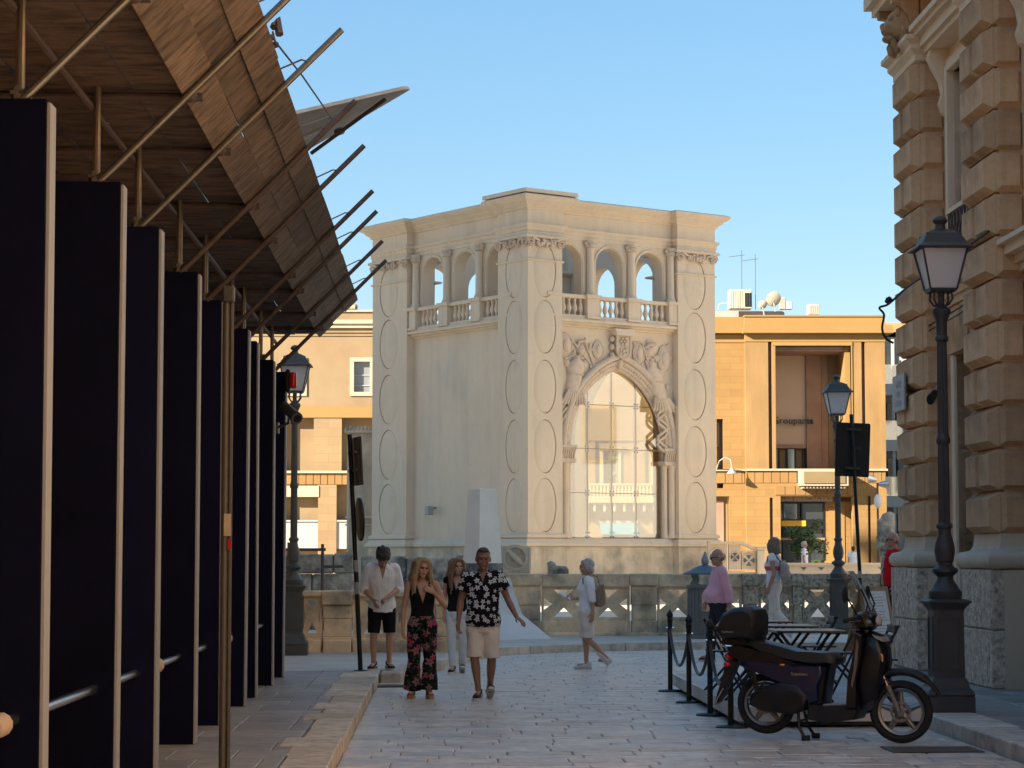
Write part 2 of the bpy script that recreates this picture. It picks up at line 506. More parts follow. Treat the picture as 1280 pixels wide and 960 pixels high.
m_walk2 = M('far_pavement_stone', (.50, .44, .365), .6, .18, 1.2, .3, 16, rvar=.1)
m_kerb = M('limestone_kerb', (.56, .49, .405), .8, .22, 3, .6, 70, rand=.12, col2=(.38, .32, .25), c2amt=.45, c2scale=7, dist=.008)
m_plaza = M('plaza_paving', (.62, .54, .42), .8, .15, .6, .2, 5)
m_post = M('dull_tan_post', (.085, .077, .064), .5, .15, 6, .1, 40, metal=.3)
m_navy = M('navy_paint', (.0050, .0060, .021), .6, .25, 1.5, .04, 12, rvar=.08, rand=.25, spec=.06)
m_white_edge = M('pale_edge_board', (.30, .305, .31), .5, .12, 2, .08, 14, stretch=(1, 1, .2))
m_tube = M('galvanised_tube', (.215, .195, .16), .38, .15, 6, .1, 40, metal=.85)
m_tube_d = M('rusty_dark_tube', (.105, .078, .068), .6, .25, 8, .2, 40, metal=.3)
m_steel = M('brushed_steel', (.62, .62, .62), .25, .08, 6, .05, 40, metal=1)
m_ply = M('weathered_plywood', (.205, .155, .112), .8, .3, 5, .3, 14, stretch=(1.2, 3.2, 1.2), rand=.3, col2=(.085, .062, .046), c2amt=.52, c2scale=3.6)
m_ply_d = M('shaded_weathered_plywood', (.135, .098, .07), .85, .35, 4, .3, 14, stretch=(1.2, 3.2, 1.2), rand=.3, col2=(.05, .038, .03), c2amt=.5, c2scale=2.4)  # darker copy of the apron plywood; shade under the canopy put in its colour
m_plank_g = M('grey_plank', (.55, .50, .44), .85, .2, 3, .3, 20, stretch=(.5, 3, 3), rand=.1)
m_iron = M('cast_iron_paint', (.045, .045, .046), .5, .15, 5, .12, 30, spec=.45)
m_iron_g = M('grey_green_iron', (.085, .082, .074), .5, .15, 5, .12, 30)
m_black = M('black_metal', (.010, .010, .011), .45, .2, 6, .05, 30)
m_blackp = M('black_plastic', (.014, .014, .015), .5, .15, 9, .15, 120)
m_gloss = M('black_gloss_paint', (.006, .006, .008), .30, .05, 2, 0, 30, coat=.25, spec=.3)
m_blue = M('dark_blue_gloss_paint', (.006, .012, .042), .25, .05, 2, 0, 30, coat=.4, spec=.35)
m_rubber = M('tyre_rubber', (.016, .016, .016), .8, .15, 12, .3, 60)
m_alloy = M('grey_alloy', (.22, .215, .21), .4, .1, 8, .05, 40, metal=.8)
m_chrome = M('chrome', (.75, .75, .75), .12, .03, 4, 0, 30, metal=1)
m_seat = M('black_vinyl', (.022, .022, .024), .42, .1, 20, .2, 160)
m_redl = M('red_lens', (.45, .012, .015), .2, .05, 4, 0, 30, coat=.5)
m_amber = M('amber_lens', (.7, .22, .03), .2, .05, 4, 0, 30, coat=.5)
m_milk = bpy.data.materials.new('milky_lantern_glass'); m_milk.use_nodes = True
_n = m_milk.node_tree.nodes; _l = m_milk.node_tree.links
_d = _n.new('ShaderNodeBsdfDiffuse'); _d.inputs[0].default_value = (.90, .90, .92, 1)
_t = _n.new('ShaderNodeBsdfTranslucent'); _t.inputs[0].default_value = (.93, .93, .95, 1)
_g = _n.new('ShaderNodeBsdfGlossy'); _g.inputs['Roughness'].default_value = .15
_x = _n.new('ShaderNodeMixShader'); _x.inputs[0].default_value = .55; _y = _n.new('ShaderNodeMixShader'); _y.inputs[0].default_value = .06
_l.new(_d.outputs[0], _x.inputs[1]); _l.new(_t.outputs[0], _x.inputs[2]); _l.new(_x.outputs[0], _y.inputs[1]); _l.new(_g.outputs[0], _y.inputs[2]); _l.new(_y.outputs[0], _n['Material Output'].inputs[0])
m_glass = glassy('clear_glass', (.90, .85, .74), .80, .04)
m_screen = glassy('windscreen_acrylic', (.72, .74, .74), .82, .06)
m_wglass = M('dark_window_glass', (.03, .035, .04), .06, .1, 3, .02, 2, spec=.7)
m_wpane = M('window_pane', (.20, .205, .215), .12, .1, 3, .02, 2, spec=.6)
m_wframe = M('white_frame_paint', (.34, .335, .32), .5, .05, 4, .05, 20)
m_wood = M('varnished_wood', (.32, .17, .075), .5, .2, 4, .1, 20, stretch=(6, 6, .8))
m_paper = M('white_sheet', (.72, .73, .74), .45, .03, 3, .02, 30)
m_ink = M('black_ink', (.03, .03, .035), .6, .05, 4, 0, 20)
m_pad = M('beige_foam', (.45, .35, .25), .85, .15, 10, .3, 50)
m_white = M('white_concrete', (.92, .84, .71), .8, .07, 1.5, .15, 16, streak=.12)
m_white2 = M('grey_concrete', (.62, .61, .59), .8, .1, 1.5, .15, 16)
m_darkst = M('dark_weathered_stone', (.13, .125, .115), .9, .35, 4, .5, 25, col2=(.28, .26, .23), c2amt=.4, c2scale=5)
m_letter = M('dark_sign_letter', (.03, .055, .05), .5, .05, 4, 0, 20)
m_letter2 = M('pale_sign_letter', (.42, .34, .26), .6, .05, 4, 0, 20)
m_bin = M('grey_green_bin_paint', (.17, .17, .155), .5, .1, 5, .08, 30)
m_binlid = M('blue_grey_lid_paint', (.125, .145, .165), .45, .1, 5, .08, 30)
m_leaf = M('citrus_leaf', (.085, .12, .03), .5, .35, 4, 0, 20)
m_bark = M('brown_bark', (.12, .085, .055), .9, .3, 8, .6, 30)
m_yellow = M('yellow_sign_paint', (.65, .36, .02), .5, .05, 4, 0, 20)
m_green = M('lime_sign_paint', (.36, .50, .10), .5, .05, 4, 0, 20)
m_bluea = M('blue_awning', (.10, .30, .46), .7, .05, 4, .05, 20)
m_acw = M('cream_painted_sheet', (.46, .42, .32), .5, .08, 3, .05, 20)
m_roof = M('flat_roof', (.38, .31, .26), .9, .1, 2, .2, 20)
m_apt = M('grey_render', (.36, .36, .36), .85, .1, 1, .1, 10)
m_aptw = M('white_render', (.40, .39, .365), .85, .08, 1, .1, 10)
m_tile = M('terracotta', (.50, .24, .10), .85, .15, 3, .2, 20)
m_deck = M('grey_deck_board', (.42, .40, .39), .5, .12, 4, .1, 20, rand=.06)
m_alu = M('aluminium_edge', (.52, .52, .50), .4, .08, 6, .05, 30, metal=.4)
m_cable = M('black_cable', (.012, .012, .012), .6, .1, 5, 0, 20)
m_plaque = M('grey_plaque', (.30, .31, .32), .5, .08, 4, .05, 20)
# people
m_skin = M('tanned_skin', (.48, .275, .185), .55, .08, 14, .08, 60)
m_skin_d = M('deeply_tanned_skin', (.26, .14, .095), .5, .08, 14, .08, 60)
m_skin_l = M('fair_skin', (.48, .285, .205), .55, .06, 14, .08, 60)
m_eye = M('dark_eye', (.02, .014, .012), .3, .02, 4, 0, 20)
m_lip = M('lip', (.27, .095, .08), .5, .03, 4, 0, 20)
def cloth(name, col, var=.12): return M(name, col, .9, var, 7, .45, 26, spec=.12, dist=.012)
m_cw = cloth('white_cotton', (.84, .835, .86), .06)
m_cb = cloth('black_cotton', (.011, .011, .012))
m_cbeige = cloth('beige_cotton', (.74, .67, .59), .08)
m_ccream = cloth('cream_linen', (.74, .66, .58), .06)
m_cjean = cloth('pale_denim', (.62, .665, .69))
m_cpink = cloth('pink_cotton', (.80, .44, .52), .08)
m_cgrey = cloth('charcoal_cotton', (.032, .034, .040))
m_cred = cloth('red_cotton', (.56, .012, .022), .1)
m_ccoral = cloth('coral_cotton', (.62, .14, .13))
m_cnavy = cloth('navy_cotton', (.02, .026, .05))
m_cbag = cloth('taupe_leather', (.27, .20, .145))
m_cbag2 = cloth('grey_beige_nylon', (.42, .365, .325))
m_belt = cloth('brown_leather', (.13, .045, .035))
m_shirtf = petals('black_and_white_flower_print', (.008, .008, .010), (.56, .56, .57), .074)
m_pantf = petals('pink_and_green_flower_print', (.008, .009, .010), (.34, .05, .09), .125, flower2=(.22, .14, .14), leaf=(.035, .06, .045))
m_hair_b = M('blonde_hair', (.36, .245, .13), .5, .35, 9, .6, 45, stretch=(4, 4, .5))
m_hair_bb = M('light_brown_hair', (.22, .12, .062), .5, .35, 9, .6, 45, stretch=(4, 4, .5))
m_hair_d = M('dark_brown_hair', (.028, .018, .012), .55, .3, 9, .6, 45, stretch=(3, 3, 1))
m_hair_g = M('silver_hair', (.50, .47, .43), .5, .3, 9, .6, 45, stretch=(4, 4, .6))
m_hair_s = M('cropped_grey_hair', (.075, .066, .060), .8, .3, 30, .6, 90)
m_hair_m = M('ash_brown_hair', (.22, .155, .10), .5, .35, 9, .6, 45, stretch=(4, 4, .5))
m_stubble = M('shaved_scalp', (.22, .135, .10), .7, .15, 30, .2, 90)
m_shoe_w = M('white_canvas', (.62, .60, .55), .75, .06, 10, .15, 60)
m_shoe_b = M('black_canvas', (.014, .014, .015), .7, .1, 10, .15, 60)
m_sole = M('pale_rubber', (.55, .54, .52), .7, .06, 10, .1, 60)
# ================================================================ the ground
g = MB(); g.add([(-700, -200, -.05), (700, -200, -.05), (700, 1500, -.05), (-700, 1500, -.05)], [(0, 1, 2, 3)])
tag(g.build('ground', m_plaza, None), kind='structure')
SF = S(0, 0)
def street_root(name): 
    o = bpy.data.objects.new(name, None); COL.objects.link(o); o.rotation_euler = (0, 0, PHI)
    return tag(o, kind='structure')
road = street_root('road')
b = MB(); b.box(-.9, 4.85, -6, 34, -.3, -.02)
b.add([(-5.5, 33.5, -.022), (16, 33.5, -.022), (16, 52, -.022), (-5.5, 52, -.022)], [(0, 1, 2, 3)])
b.build('road_bed', m_joint, road)
# worn slabs: the nearest are single stones, the rest one stuff part
def slab_mesh(mb, u0, u1, v0, v1, z, tilt, dome=.004, bot=-.03):
    c = .012
    zt = [z + rnd.uniform(-tilt, tilt) for _ in range(4)]
    um, vm = (u0 + u1) / 2 + rnd.uniform(-.08, .08), (v0 + v1) / 2 + rnd.uniform(-.04, .04)
    p = [(u0, v0), (u1, v0), (u1, v1), (u0, v1)]
    q = [(u0 + c, v0 + c), (u1 - c, v0 + c), (u1 - c, v1 - c), (u0 + c, v1 - c)]
    vv = [(a, b_, bot) for a, b_ in p] + [(a, b_, zz - .007) for (a, b_), zz in zip(p, zt)] + [(a, b_, zz) for (a, b_), zz in zip(q, zt)] + [(um, vm, sum(zt) / 4 + dome)]
    ff = []
    for i in range(4):
        j = (i + 1) % 4
        ff += [(i, j, 4 + j, 4 + i), (4 + i, 4 + j, 8 + j, 8 + i), (8 + i, 8 + j, 12)]
    mb.add(vv, ff)
slabs = []
v = 15.6
while v < 50:
    dv = rnd.uniform(.26, .42)
    ua, ub = (-.86, 4.78) if v < 32.2 else (-5.0, 9.0)
    u = ua + rnd.uniform(-.25, 0)
    while u < ub:
        du = rnd.uniform(.42, .85)
        a, b_ = max(u, ua), min(u + du, ub)
        if b_ - a > .08: slabs.append((a + .004, b_ - .004, v + .004, v + dv - .004))
        u += du
    v += dv
rest = MB(); nsl = 0
for (a, b_, c, d) in slabs:
    if nsl < 285:
        mb = MB(); slab_mesh(mb, a, b_, c, d, 0, .005, .003); nsl += 1
        mb.build('paving_slab', m_pave, road, sharp=25)
    else: slab_mesh(rest, a, b_, c, d, 0, .004, .003)
near = MB()
v = 1.5
while v < 15.6:
    u = -.86
    while u < 4.78:
        slab_mesh(near, u + .004, min(u + .62, 4.78) - .004, v + .004, v + .336, 0, .006); u += .62
    v += .34
tag(rest.build('paving_slab', m_pave, road, sharp=25), kind='stuff')
tag(near.build('paving_slab', m_pave, road, sharp=25), kind='stuff')

# left pavement
lp = street_root('pavement')
b = MB(); b.box(-4.45, -.9, -5, 31.7, -.3, .10); b.build('paving_bed', m_joint, lp)
v = 8.0; k = 0
while v < 31.5:
    dv = rnd.uniform(.75, 1.25); dv = min(dv, 31.75 - v)
    bump = rnd.uniform(-.006, .012); off = rnd.uniform(-.02, .02)
    mb = MB(); mb.chbox(-1.22 + off - (.12 if rnd.random() < .4 else 0), -.86 + off * .5, v + .006, v + dv - .006, -.2, .135 + bump, .009)
    mb.build('kerb_stone', m_kerb, lp, sharp=25); v += dv
mb = MB(); mb.chbox(-.84, -.55, 30.9, 31.9, -.2, .13, .02); mb.build('kerb_stone', m_kerb, lp, sharp=25)
v = 9.0
while v < 31.4:
    u = -4.4; dv = rnd.choice((.6, .8, 1.0)); dv = min(dv, 31.68 - v)
    while u < -1.24:
        du = rnd.choice((.5, .75, 1.0)); ue = min(u + du, -1.24)
        if -1.24 - ue < .15: ue = -1.24
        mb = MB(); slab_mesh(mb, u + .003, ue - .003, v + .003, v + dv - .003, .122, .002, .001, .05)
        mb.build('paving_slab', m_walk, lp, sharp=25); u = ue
    v += dv

# right pavement
rp_ = street_root('pavement')
b = MB(); b.box(5.05, 6.9, -5, 34.5, -.3, .10); b.box(6.9, 16, 33.2, 36.4, -.3, .10)
b.build('paving_bed', m_joint, rp_)
v = 9.0
while v < 30:
    dv = rnd.uniform(1.2, 2.0)
    mb = MB(); mb.chbox(4.80 + rnd.uniform(-.01, .01), 5.28 + rnd.uniform(-.05, .05), v + .006, v + dv - .006, -.2, .13 + rnd.uniform(-.004, .008), .010)
    mb.build('kerb_stone', m_kerb, rp_, sharp=25); v += dv
v = 10.0
while v < 36.2:
    u = 5.3; dv = rnd.choice((.5, .7, .9)); dv = min(dv, 36.35 - v)
    while u < (6.85 if v < 33 else 12):
        du = rnd.choice((.4, .6, .8)); 
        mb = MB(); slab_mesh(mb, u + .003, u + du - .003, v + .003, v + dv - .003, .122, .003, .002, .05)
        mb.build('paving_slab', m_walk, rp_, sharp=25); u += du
    v += dv

# the far pavement round the sunken ruins, with its curved kerb
fp = street_root('pavement'); fp.rotation_euler = (0, 0, 0)
kp = [gnd(x, y, 0) for x, y in ((497, 850), (520, 845), (548, 838), (572, 831), (592, 826), (620, 820), (660, 817.5), (700, 815.5), (780, 813.5), (860, 812), (960, 810), (1060, 808), (1150, 806.5))]
T_id = lambda u, d, z: (u, z, d)
poly = [(p.x, p.y) for p in kp] + [(14, 46.6), (-7, 46.6), (-7, 31.3), (-1.95, 31.6)]
b = MB(); b.prism(poly, T_id, -.2, .125); b.build('paving_bed', m_walk2, fp)
cum = []; 
for p, q in zip(kp, kp[1:]):
    n = max(1, round((q - p).length / 1.0))
    for i in range(n): cum.append((p.lerp(q, i / n), p.lerp(q, (i + 1) / n)))
for p, q in cum:
    d = (q - p).normalized(); nn = Vector((-d.y, d.x, 0))
    a, c = p + d * .012, q - d * .012
    mb = MB()
    quad = [(a - nn * .05), (c - nn * .05), (c + nn * .32), (a + nn * .32)]
    mb.prism([(k_.x, k_.y) for k_ in quad], T_id, -.15, .137 + rnd.uniform(-.004, .006))
    mb.build('kerb_stone', m_kerb, fp, sharp=20)
# raised step and ground round the monument
b = MB(); b.box(3.9, 13, 37.2, 41.0, -.2, .30); tag(b.build('raised_pavement', m_walk2), kind='structure')
b = MB(); b.box(-30, 40, 47.2, 84, -.2, .10); tag(b.build('square_floor', m_plaza), kind='structure')
b = MB(); b.box(-40, 45, 84, 116, -.2, .50); tag(b.build('upper_pavement', m_plaza), kind='structure')

# ================================================================ the stone monument
TROT = math.atan2(.593, .805)
tw = thing('stone_pavilion', 'tall beige stone pavilion with open loggia above a pointed glazed arch', 'pavilion', (.53, 76, 0), TROT)
LX, LY = 8.34, 9.56
PLAN = [(0, 0), (1.46, 0), (1.46, .3), (6.6, .3), (6.6, 0), (LX, 0), (LX, 1.7), (LX - .3, 1.7), (LX - .3, 7.3), (LX, 7.3), (LX, LY), (6.6, LY), (6.6, LY - .3),
        (1.46, LY - .3), (1.46, LY), (0, LY), (0, 7.3), (.3, 7.3), (.3, 1.7), (0, 1.7)]
TR = lambda u, d, z: (u, .3 + d, z)             # right face
TL = lambda u, d, z: (.3 + d, u, z)             # left face
TBR = lambda u, d, z: (LX - .3 - d, u, z)       # far right face
TBL = lambda u, d, z: (u, LY - .3 - d, z)       # far left face
def pointed(uc, w_, h, zs):
    Rr = (w_ * w_ + h * h) / (2 * w_)
    def f(u):
        x = abs(u - uc); c = w_ - Rr
        return zs + math.sqrt(max(Rr * Rr - (x - c) ** 2, 0))
    return f
def rounda(uc, r, zs): return lambda u: zs + math.sqrt(max(r * r - (u - uc) ** 2, 0))
# base
b = MB(); sweep(b, PLAN, [(.10, 0), (.10, 2.02)], False); b.build('base', m_tower_d, tw)
b = MB(); sweep(b, PLAN, [(.10, 2.0), (.20, 2.04), (.20, 2.12), (.14, 2.17), (.10, 2.24), (.02, 2.30), (-.3, 2.31), (-.3, 2.0)]); b.build('base_moulding', m_tower, tw)
# walls
UC = 4.14
RB = [1.93, 3.75, 5.56]; LB = [2.1, 4.07, 6.05]
b = MB()
wall_open(b, TR, 1.40, 6.66, 2.3, 9.55, .55, [(UC - 2.32, UC + 2.32, 2.3, pointed(UC, 2.32, 3.0, 5.45))], n=40)
b.build('wall', m_tower, tw)
b = MB(); wall_open(b, TL, 1.6, 7.4, 2.3, 9.55, .55, []); b.build('wall', m_tower, tw)
b = MB(); wall_open(b, TBR, 1.6, 7.4, 2.3, 9.55, .55, [(2.25, 7.05, 2.3, pointed(4.65, 2.4, 2.9, 6.0))], n=30); b.build('wall', m_tower, tw)
b = MB(); wall_open(b, TBL, 1.4, 6.66, 2.3, 9.55, .55, []); b.build('wall', m_tower, tw)
for T, bays, (a0, a1), r in ((TR, RB, (1.4, 6.66), .6), (TL, LB, (1.6, 7.4), .64), (TBR, [3.30, 5.55], (1.6, 7.4), .78), (TBL, [2.45, 4.55], (1.4, 6.66), .76)):
    b = MB()
    wall_open(b, T, a0, a1, 9.75, 12.56, .45, [(c - r, c + r, 9.75, rounda(c, r, 11.72 if r < .7 else 11.70)) for c in bays], n=16)
    b.build('loggia_wall', m_tower, tw)
b = MB(); b.box(.6, LX - .6, .6, LY - .6, 9.35, 9.72); b.build('loggia_floor', m_tower, tw)
b = MB(); b.box(.6, LX - .6, .6, LY - .6, 2.1, 2.2); b.build('hall_floor', m_tower, tw)
# string course under the loggia
for T, (a0, a1) in ((TR, (1.462, 6.598)), (TL, (1.702, 7.298)), (TBR, (1.702, 7.298)), (TBL, (1.462, 6.598))):
    b = MB()
    for (z0, z1, o) in ((9.50, 9.58, .06), (9.58, 9.66, .16), (9.66, 9.75, .28), (9.75, 9.80, .24)):
        b.prism([(a0, z0), (a1, z0), (a1, z1), (a0, z1)], T, -o, .1)
    b.build('string_course', m_tower, tw)
# entablature and cornice
ENT = [(0, 12.5), (.03, 12.51), (.03, 12.62), (.06, 12.64), (.06, 12.74), (.13, 12.80), (.13, 12.87), (.01, 12.90), (.01, 13.34), (.08, 13.38), (.08, 13.43), (.22, 13.54),
       (.22, 13.58), (.36, 13.66), (.42, 13.74), (.42, 13.79), (.30, 13.84), (-.42, 13.86), (-.42, 12.5)]
b = MB(); sweep(b, PLAN, ENT); b.build('cornice', m_tower, tw, sharp=25)
b = MB(); b.prism([(-.38, -.38), (1.86, -.38), (1.86, -.08), (-.08, -.08), (-.08, 2.1), (-.38, 2.1)], lambda u, d, z: (u, z, d), 13.862, 13.99)
b.build('coping', m_tower, tw)
# corner pilasters: shaft core, faces with oval niches, caps, bands
corners = [(0, 1.46, 0, 1.7), (6.6, LX, 0, 1.7), (0, 1.46, 7.3, LY), (6.6, LX, 7.3, LY)]
ZC = [3.40, 5.37, 7.38, 9.40, 11.30]
def ellz(uc, a, zc, h, s): return lambda u: zc + s * h * math.sqrt(max(1 - ((u - uc) / a) ** 2, 0))
def pil_face(T, u0, u1, uc, a):
    """facing slab of a pilaster: five oval niches with a raised cushion in each"""
    b = MB()
    zb = [2.3] + [(p + q) / 2 for p, q in zip(ZC, ZC[1:])] + [12.5]
    for k, zc in enumerate(ZC):
        wall_open(b, T, u0, u1, zb[k], zb[k + 1], .13, [(uc - a, uc + a, ellz(uc, a, zc, .9, -1), ellz(uc, a, zc, .9, 1))], n=14)
    f = b.build('pilaster_face', m_tower, tw)
    for zc in ZC:
        # rim
        c = MB(); n = 36; o = 0
        prof = [(1.0, .004), (1.015, -.008), (1.05, -.008), (1.07, .004)]
        for (k, d) in prof:
            for i in range(n):
                t = 2 * PI * i / n
                c.v.append(Vector(T(uc + a * k * math.cos(t) if k <= 1.0 else uc + (a + (k - 1) * .42) * math.cos(t), d, zc + (.9 + (k - 1) * .42) * math.sin(t))))
        for q in range(len(prof) - 1):
            for i in range(n):
                j = (i + 1) % n
                c.f.append((q * n + i, q * n + j, (q + 1) * n + j, (q + 1) * n + i))
        # cushion
        o = len(c.v)
        lv = [(.985, .15), (.978, .022), (.84, .0), (.50, -.012)]
        for k, d in lv:
            for i in range(n):
                t = 2 * PI * i / n
                c.v.append(Vector(T(uc - a * .012 + a * k * math.cos(t), d, zc + .9 * k * math.sin(t))))
        for q in range(len(lv) - 1):
            for i in range(n):
                j = (i + 1) % n
                c.f.append((o + q * n + i, o + q * n + j, o + (q + 1) * n + j, o + (q + 1) * n + i))
        c.f.append(tuple(o + 3 * n + i for i in range(n)))
        c.build('oval_panel', m_tower, f, sharp=50)
for (x0, x1, y0, y1) in corners:
    b = MB(); b.box(x0 + .14, x1 - .14, y0 + .14, y1 - .14, 2.28, 12.52)
    b.build('pilaster', m_tower, tw)
pil_face(lambda u, d, z: (u, d, z), 0, 1.46, .74, .45)
pil_face(lambda u, d, z: (d, u, z), .131, 1.70, .80, .47)
pil_face(lambda u, d, z: (u, d, z), 6.6, LX, 7.40, .50)
pil_face(lambda u, d, z: (d, u, z), 7.3, LY, 8.50, .58)
# plain facings on the sides turned away and the inner returns
for T, (u0, u1) in ((lambda u, d, z: (LX - d, u, z), (.131, 1.7)), (lambda u, d, z: (LX - d, u, z), (7.3, LY - .131)), (lambda u, d, z: (u, LY - d, z), (.131, 1.46)), (lambda u, d, z: (u, LY - d, z), (6.6, LX))):
    b = MB(); wall_open(b, T, u0, u1, 2.3, 12.5, .13, []); b.build('pilaster_face', m_tower, tw)
for (x, y0, y1) in ((1.459, .13, .6), (6.601, .13, .6)):
    b = MB(); b.box(min(x, x + (-.13 if x < 3 else .13)), max(x, x + (-.13 if x < 3 else .13)), y0 + .001, y1, 2.3, 12.5); b.build('pilaster_return', m_tower, tw)
for (y, x0, x1) in ((1.699, .13, .6), (7.301, .13, .6)):
    b = MB(); b.box(x0 + .001, x1, min(y, y + (-.13 if y < 3 else .13)), max(y, y + (-.13 if y < 3 else .13)), 2.3, 12.5); b.build('pilaster_return', m_tower, tw)
for (x0, x1, y0, y1) in corners:          # thin band and capital zone on each pilaster
    pl = [(x0, y0), (x1, y0), (x1, y1), (x0, y1)]
    b = MB(); sweep(b, pl, [(.0, 11.60), (.05, 11.62), (.05, 11.67), (.0, 11.69), (-.1, 11.69), (-.1, 11.60)]); b.build('pilaster_band', m_tower, tw)
    b = MB(); sweep(b, pl, [(.0, 12.36), (.14, 12.40), (.14, 12.47), (.10, 12.499), (-.1, 12.499), (-.1, 12.36)]); b.build('abacus', m_tower, tw)
    b = MB(); sweep(b, pl, [(.0, 2.31), (.09, 2.32), (.09, 2.40), (.03, 2.46), (-.1, 2.47), (-.1, 2.31)]); b.build('pilaster_base', m_tower, tw)
def volute(mb, P, ax, up, nrm, r=.17):
    """spiral scroll as a swept tube"""
    pts = []; rs = []
    for i in range(30):
        t = i / 29; a = t * 4.2 * PI; q = r * (1 - t * .82)
        pts.append(P + ax * (q * math.cos(a)) + up * (q * math.sin(a)) + nrm * (.05 + .05 * t)); rs.append(.045 * (1 - .5 * t))
    mb.path(pts, rs, 6)
    return mb
def capital(T, u0, u1, face_n):
    b = MB()
    X = Vector(T(1, 0, 0)) - Vector(T(0, 0, 0)); Z = Vector((0, 0, 1)); Nn = Vector(T(0, -1, 0)) - Vector(T(0, 0, 0))
    for u, s in ((u0 + .08, -1), (u1 - .08, 1)):
        volute(b, Vector(T(u, 0, 12.24)), X * s, Z, Nn)
        b.path([Vector(T(u - s * .05, -.10, 12.40)), Vector(T(u - s * .22, -.12, 12.34)), Vector(T(u - s * .36, -.06, 12.30))], [.05, .05, .03], 6)
    b.path([Vector(T(u0 + .02, .0, 12.33)), Vector(T(u1 - .02, .0, 12.33))], .05, 6)
    for c in (.30, .38, .5, .62, .70):        # leaf and flower clusters
        uc = u0 + (u1 - u0) * c
        for k in range(7):
            a = rnd.uniform(0, 2 * PI); q = rnd.uniform(.03, .13)
            b.ball(Vector(T(uc + q * math.cos(a) * .8, -.05 - rnd.uniform(0, .05), 12.24 + q * math.sin(a))), rnd.uniform(.035, .07), rnd.uniform(.03, .05), rnd.uniform(.04, .085), 7, 5)
    return b.build('capital', m_relief, tw, sharp=60)
capital(lambda u, d, z: (u, d, z), 0, 1.46, 0); capital(lambda u, d, z: (d, u, z), 0, 1.70, 0)
capital(lambda u, d, z: (u, d, z), 6.6, LX, 0); capital(lambda u, d, z: (d, u, z), 7.3, LY, 0)
# small loggia columns, pedestals, balusters
bal_me = MB().lathe([(.055, 0), (.055, .05), (.035, .08), (.085, .2), (.09, .26), (.045, .42), (.04, .48), (.06, .53), (.06, .58)], 10).mesh(m_tower)
COLP = []
for T, bays, half in ((TR, RB, .6), (TL, LB, .64)):
    mids = [(p + q) / 2 for p, q in zip(bays, bays[1:])]
    ends = [bays[0] - (bays[1] - bays[0]) / 2 + .05, bays[-1] + (bays[1] - bays[0]) / 2 - .03]
    for u in mids + ends:
        b = MB()
        c = Vector(T(u, -.10, 0))
        b.lathe([(.19, 10.62), (.19, 10.68), (.15, 10.72), (.155, 10.76), (.135, 10.80), (.125, 12.2), (.15, 12.22), (.15, 12.25)], 16, c)
        cc = b.build('column', m_tower, tw)
        b = MB()
        for k in range(14):
            a = 2 * PI * k / 14
            b.ball(c + Vector((.15 * math.cos(a), .15 * math.sin(a), 12.34)), .055, .055, .09, 6, 5)
        X = Vector(T(1, 0, 0)) - Vector(T(0, 0, 0))
        for s in (-1, 1): b.ball(c + X * (.19 * s) + Vector((0, 0, 12.42)), .07, .07, .07, 8, 6)
        b.lathe([(.12, 12.25), (.14, 12.4), (.2, 12.48), (.2, 12.52)], 12, c)
        b.build('column_capital', m_relief, cc, sharp=60)
        hw = .26 if u in mids else .2
        b = MB(); b.prism([(u - hw, 9.8), (u + hw, 9.8), (u + hw, 10.5), (u - hw, 10.5)], T, -.27, .1)
        b.prism([(u - hw - .03, 9.8), (u + hw + .03, 9.8), (u + hw + .03, 9.88), (u - hw - .03, 9.88)], T, -.31, .1)
        b.prism([(u - hw - .05, 10.502), (u + hw + .05, 10.502), (u + hw + .05, 10.62), (u - hw - .05, 10.62)], T, -.33, .12)
        b.build('pedestal', m_tower, tw)
    for c in bays:
        b = MB(); b.prism([(c - .68, 10.48), (c + .68, 10.48), (c + .68, 10.60), (c - .68, 10.60)], T, -.22, .10)
        b.prism([(c - .70, 9.80), (c + .70, 9.80), (c + .70, 9.90), (c - .70, 9.90)], T, -.20, .08); b.build('rail', m_tower, tw)
        for k in range(5):
            p = T(c + (k - 2) * .245, -.06, 9.9)
            place('baluster', bal_me, tw, p)
    for c in bays:                            # archivolts
        b = MB(); pts = []
        r = half + .07
        b.path([Vector(T(c - r, .0, 10.7))] + [Vector(T(c - r * math.cos(PI * i / 20), .0, 11.72 + r * math.sin(PI * i / 20))) for i in range(21)] + [Vector(T(c + r, .0, 10.7))], .045, 6)
        b.build('archivolt', m_tower, tw, sharp=70)
# pointed portal: stepped mouldings with columns
def arch_pts(uc, w_, h, zs, zb, n=26):
    f = pointed(uc, w_, h, zs)
    p = [(uc - w_, zb)] + [(uc - w_ * math.cos(PI * i / n), f(uc - w_ * math.cos(PI * i / n))) for i in range(n + 1)] + [(uc + w_, zb)]
    return p
for (w_, h, d, r, zb) in ((2.46, 3.15, -.06, .12, 5.45), (2.30, 2.96, -.03, .07, 5.45), (2.19, 2.83, .06, .10, 5.45), (2.10, 2.74, .13, .09, 5.45)):
    b = MB(); b.path([Vector(T_(u, d, z)) for T_ in (TR,) for u, z in arch_pts(UC, w_, h, 5.45, zb)], r, 8); b.build('arch_moulding', m_relief, tw, sharp=70)
b = MB()                                      # beaded ring
pts = arch_pts(UC, 2.24, 2.89, 5.45, 5.45, 60)
for (u, z) in pts[1:-1]: b.ball(Vector(TR(u, -.03, z)), .055, .055, .06, 6, 4)
b.build('beaded_moulding', m_relief, tw, sharp=70)
b = MB(); wall_open(b, lambda u, d, z: TR(u, .12 + d, z), UC - 2.34, UC + 2.34, 2.3, 9.0, .24, [(UC - 2.10, UC + 2.10, 2.3, pointed(UC, 2.10, 2.74, 5.45))], n=40); b.build('arch_reveal', m_tower, tw)
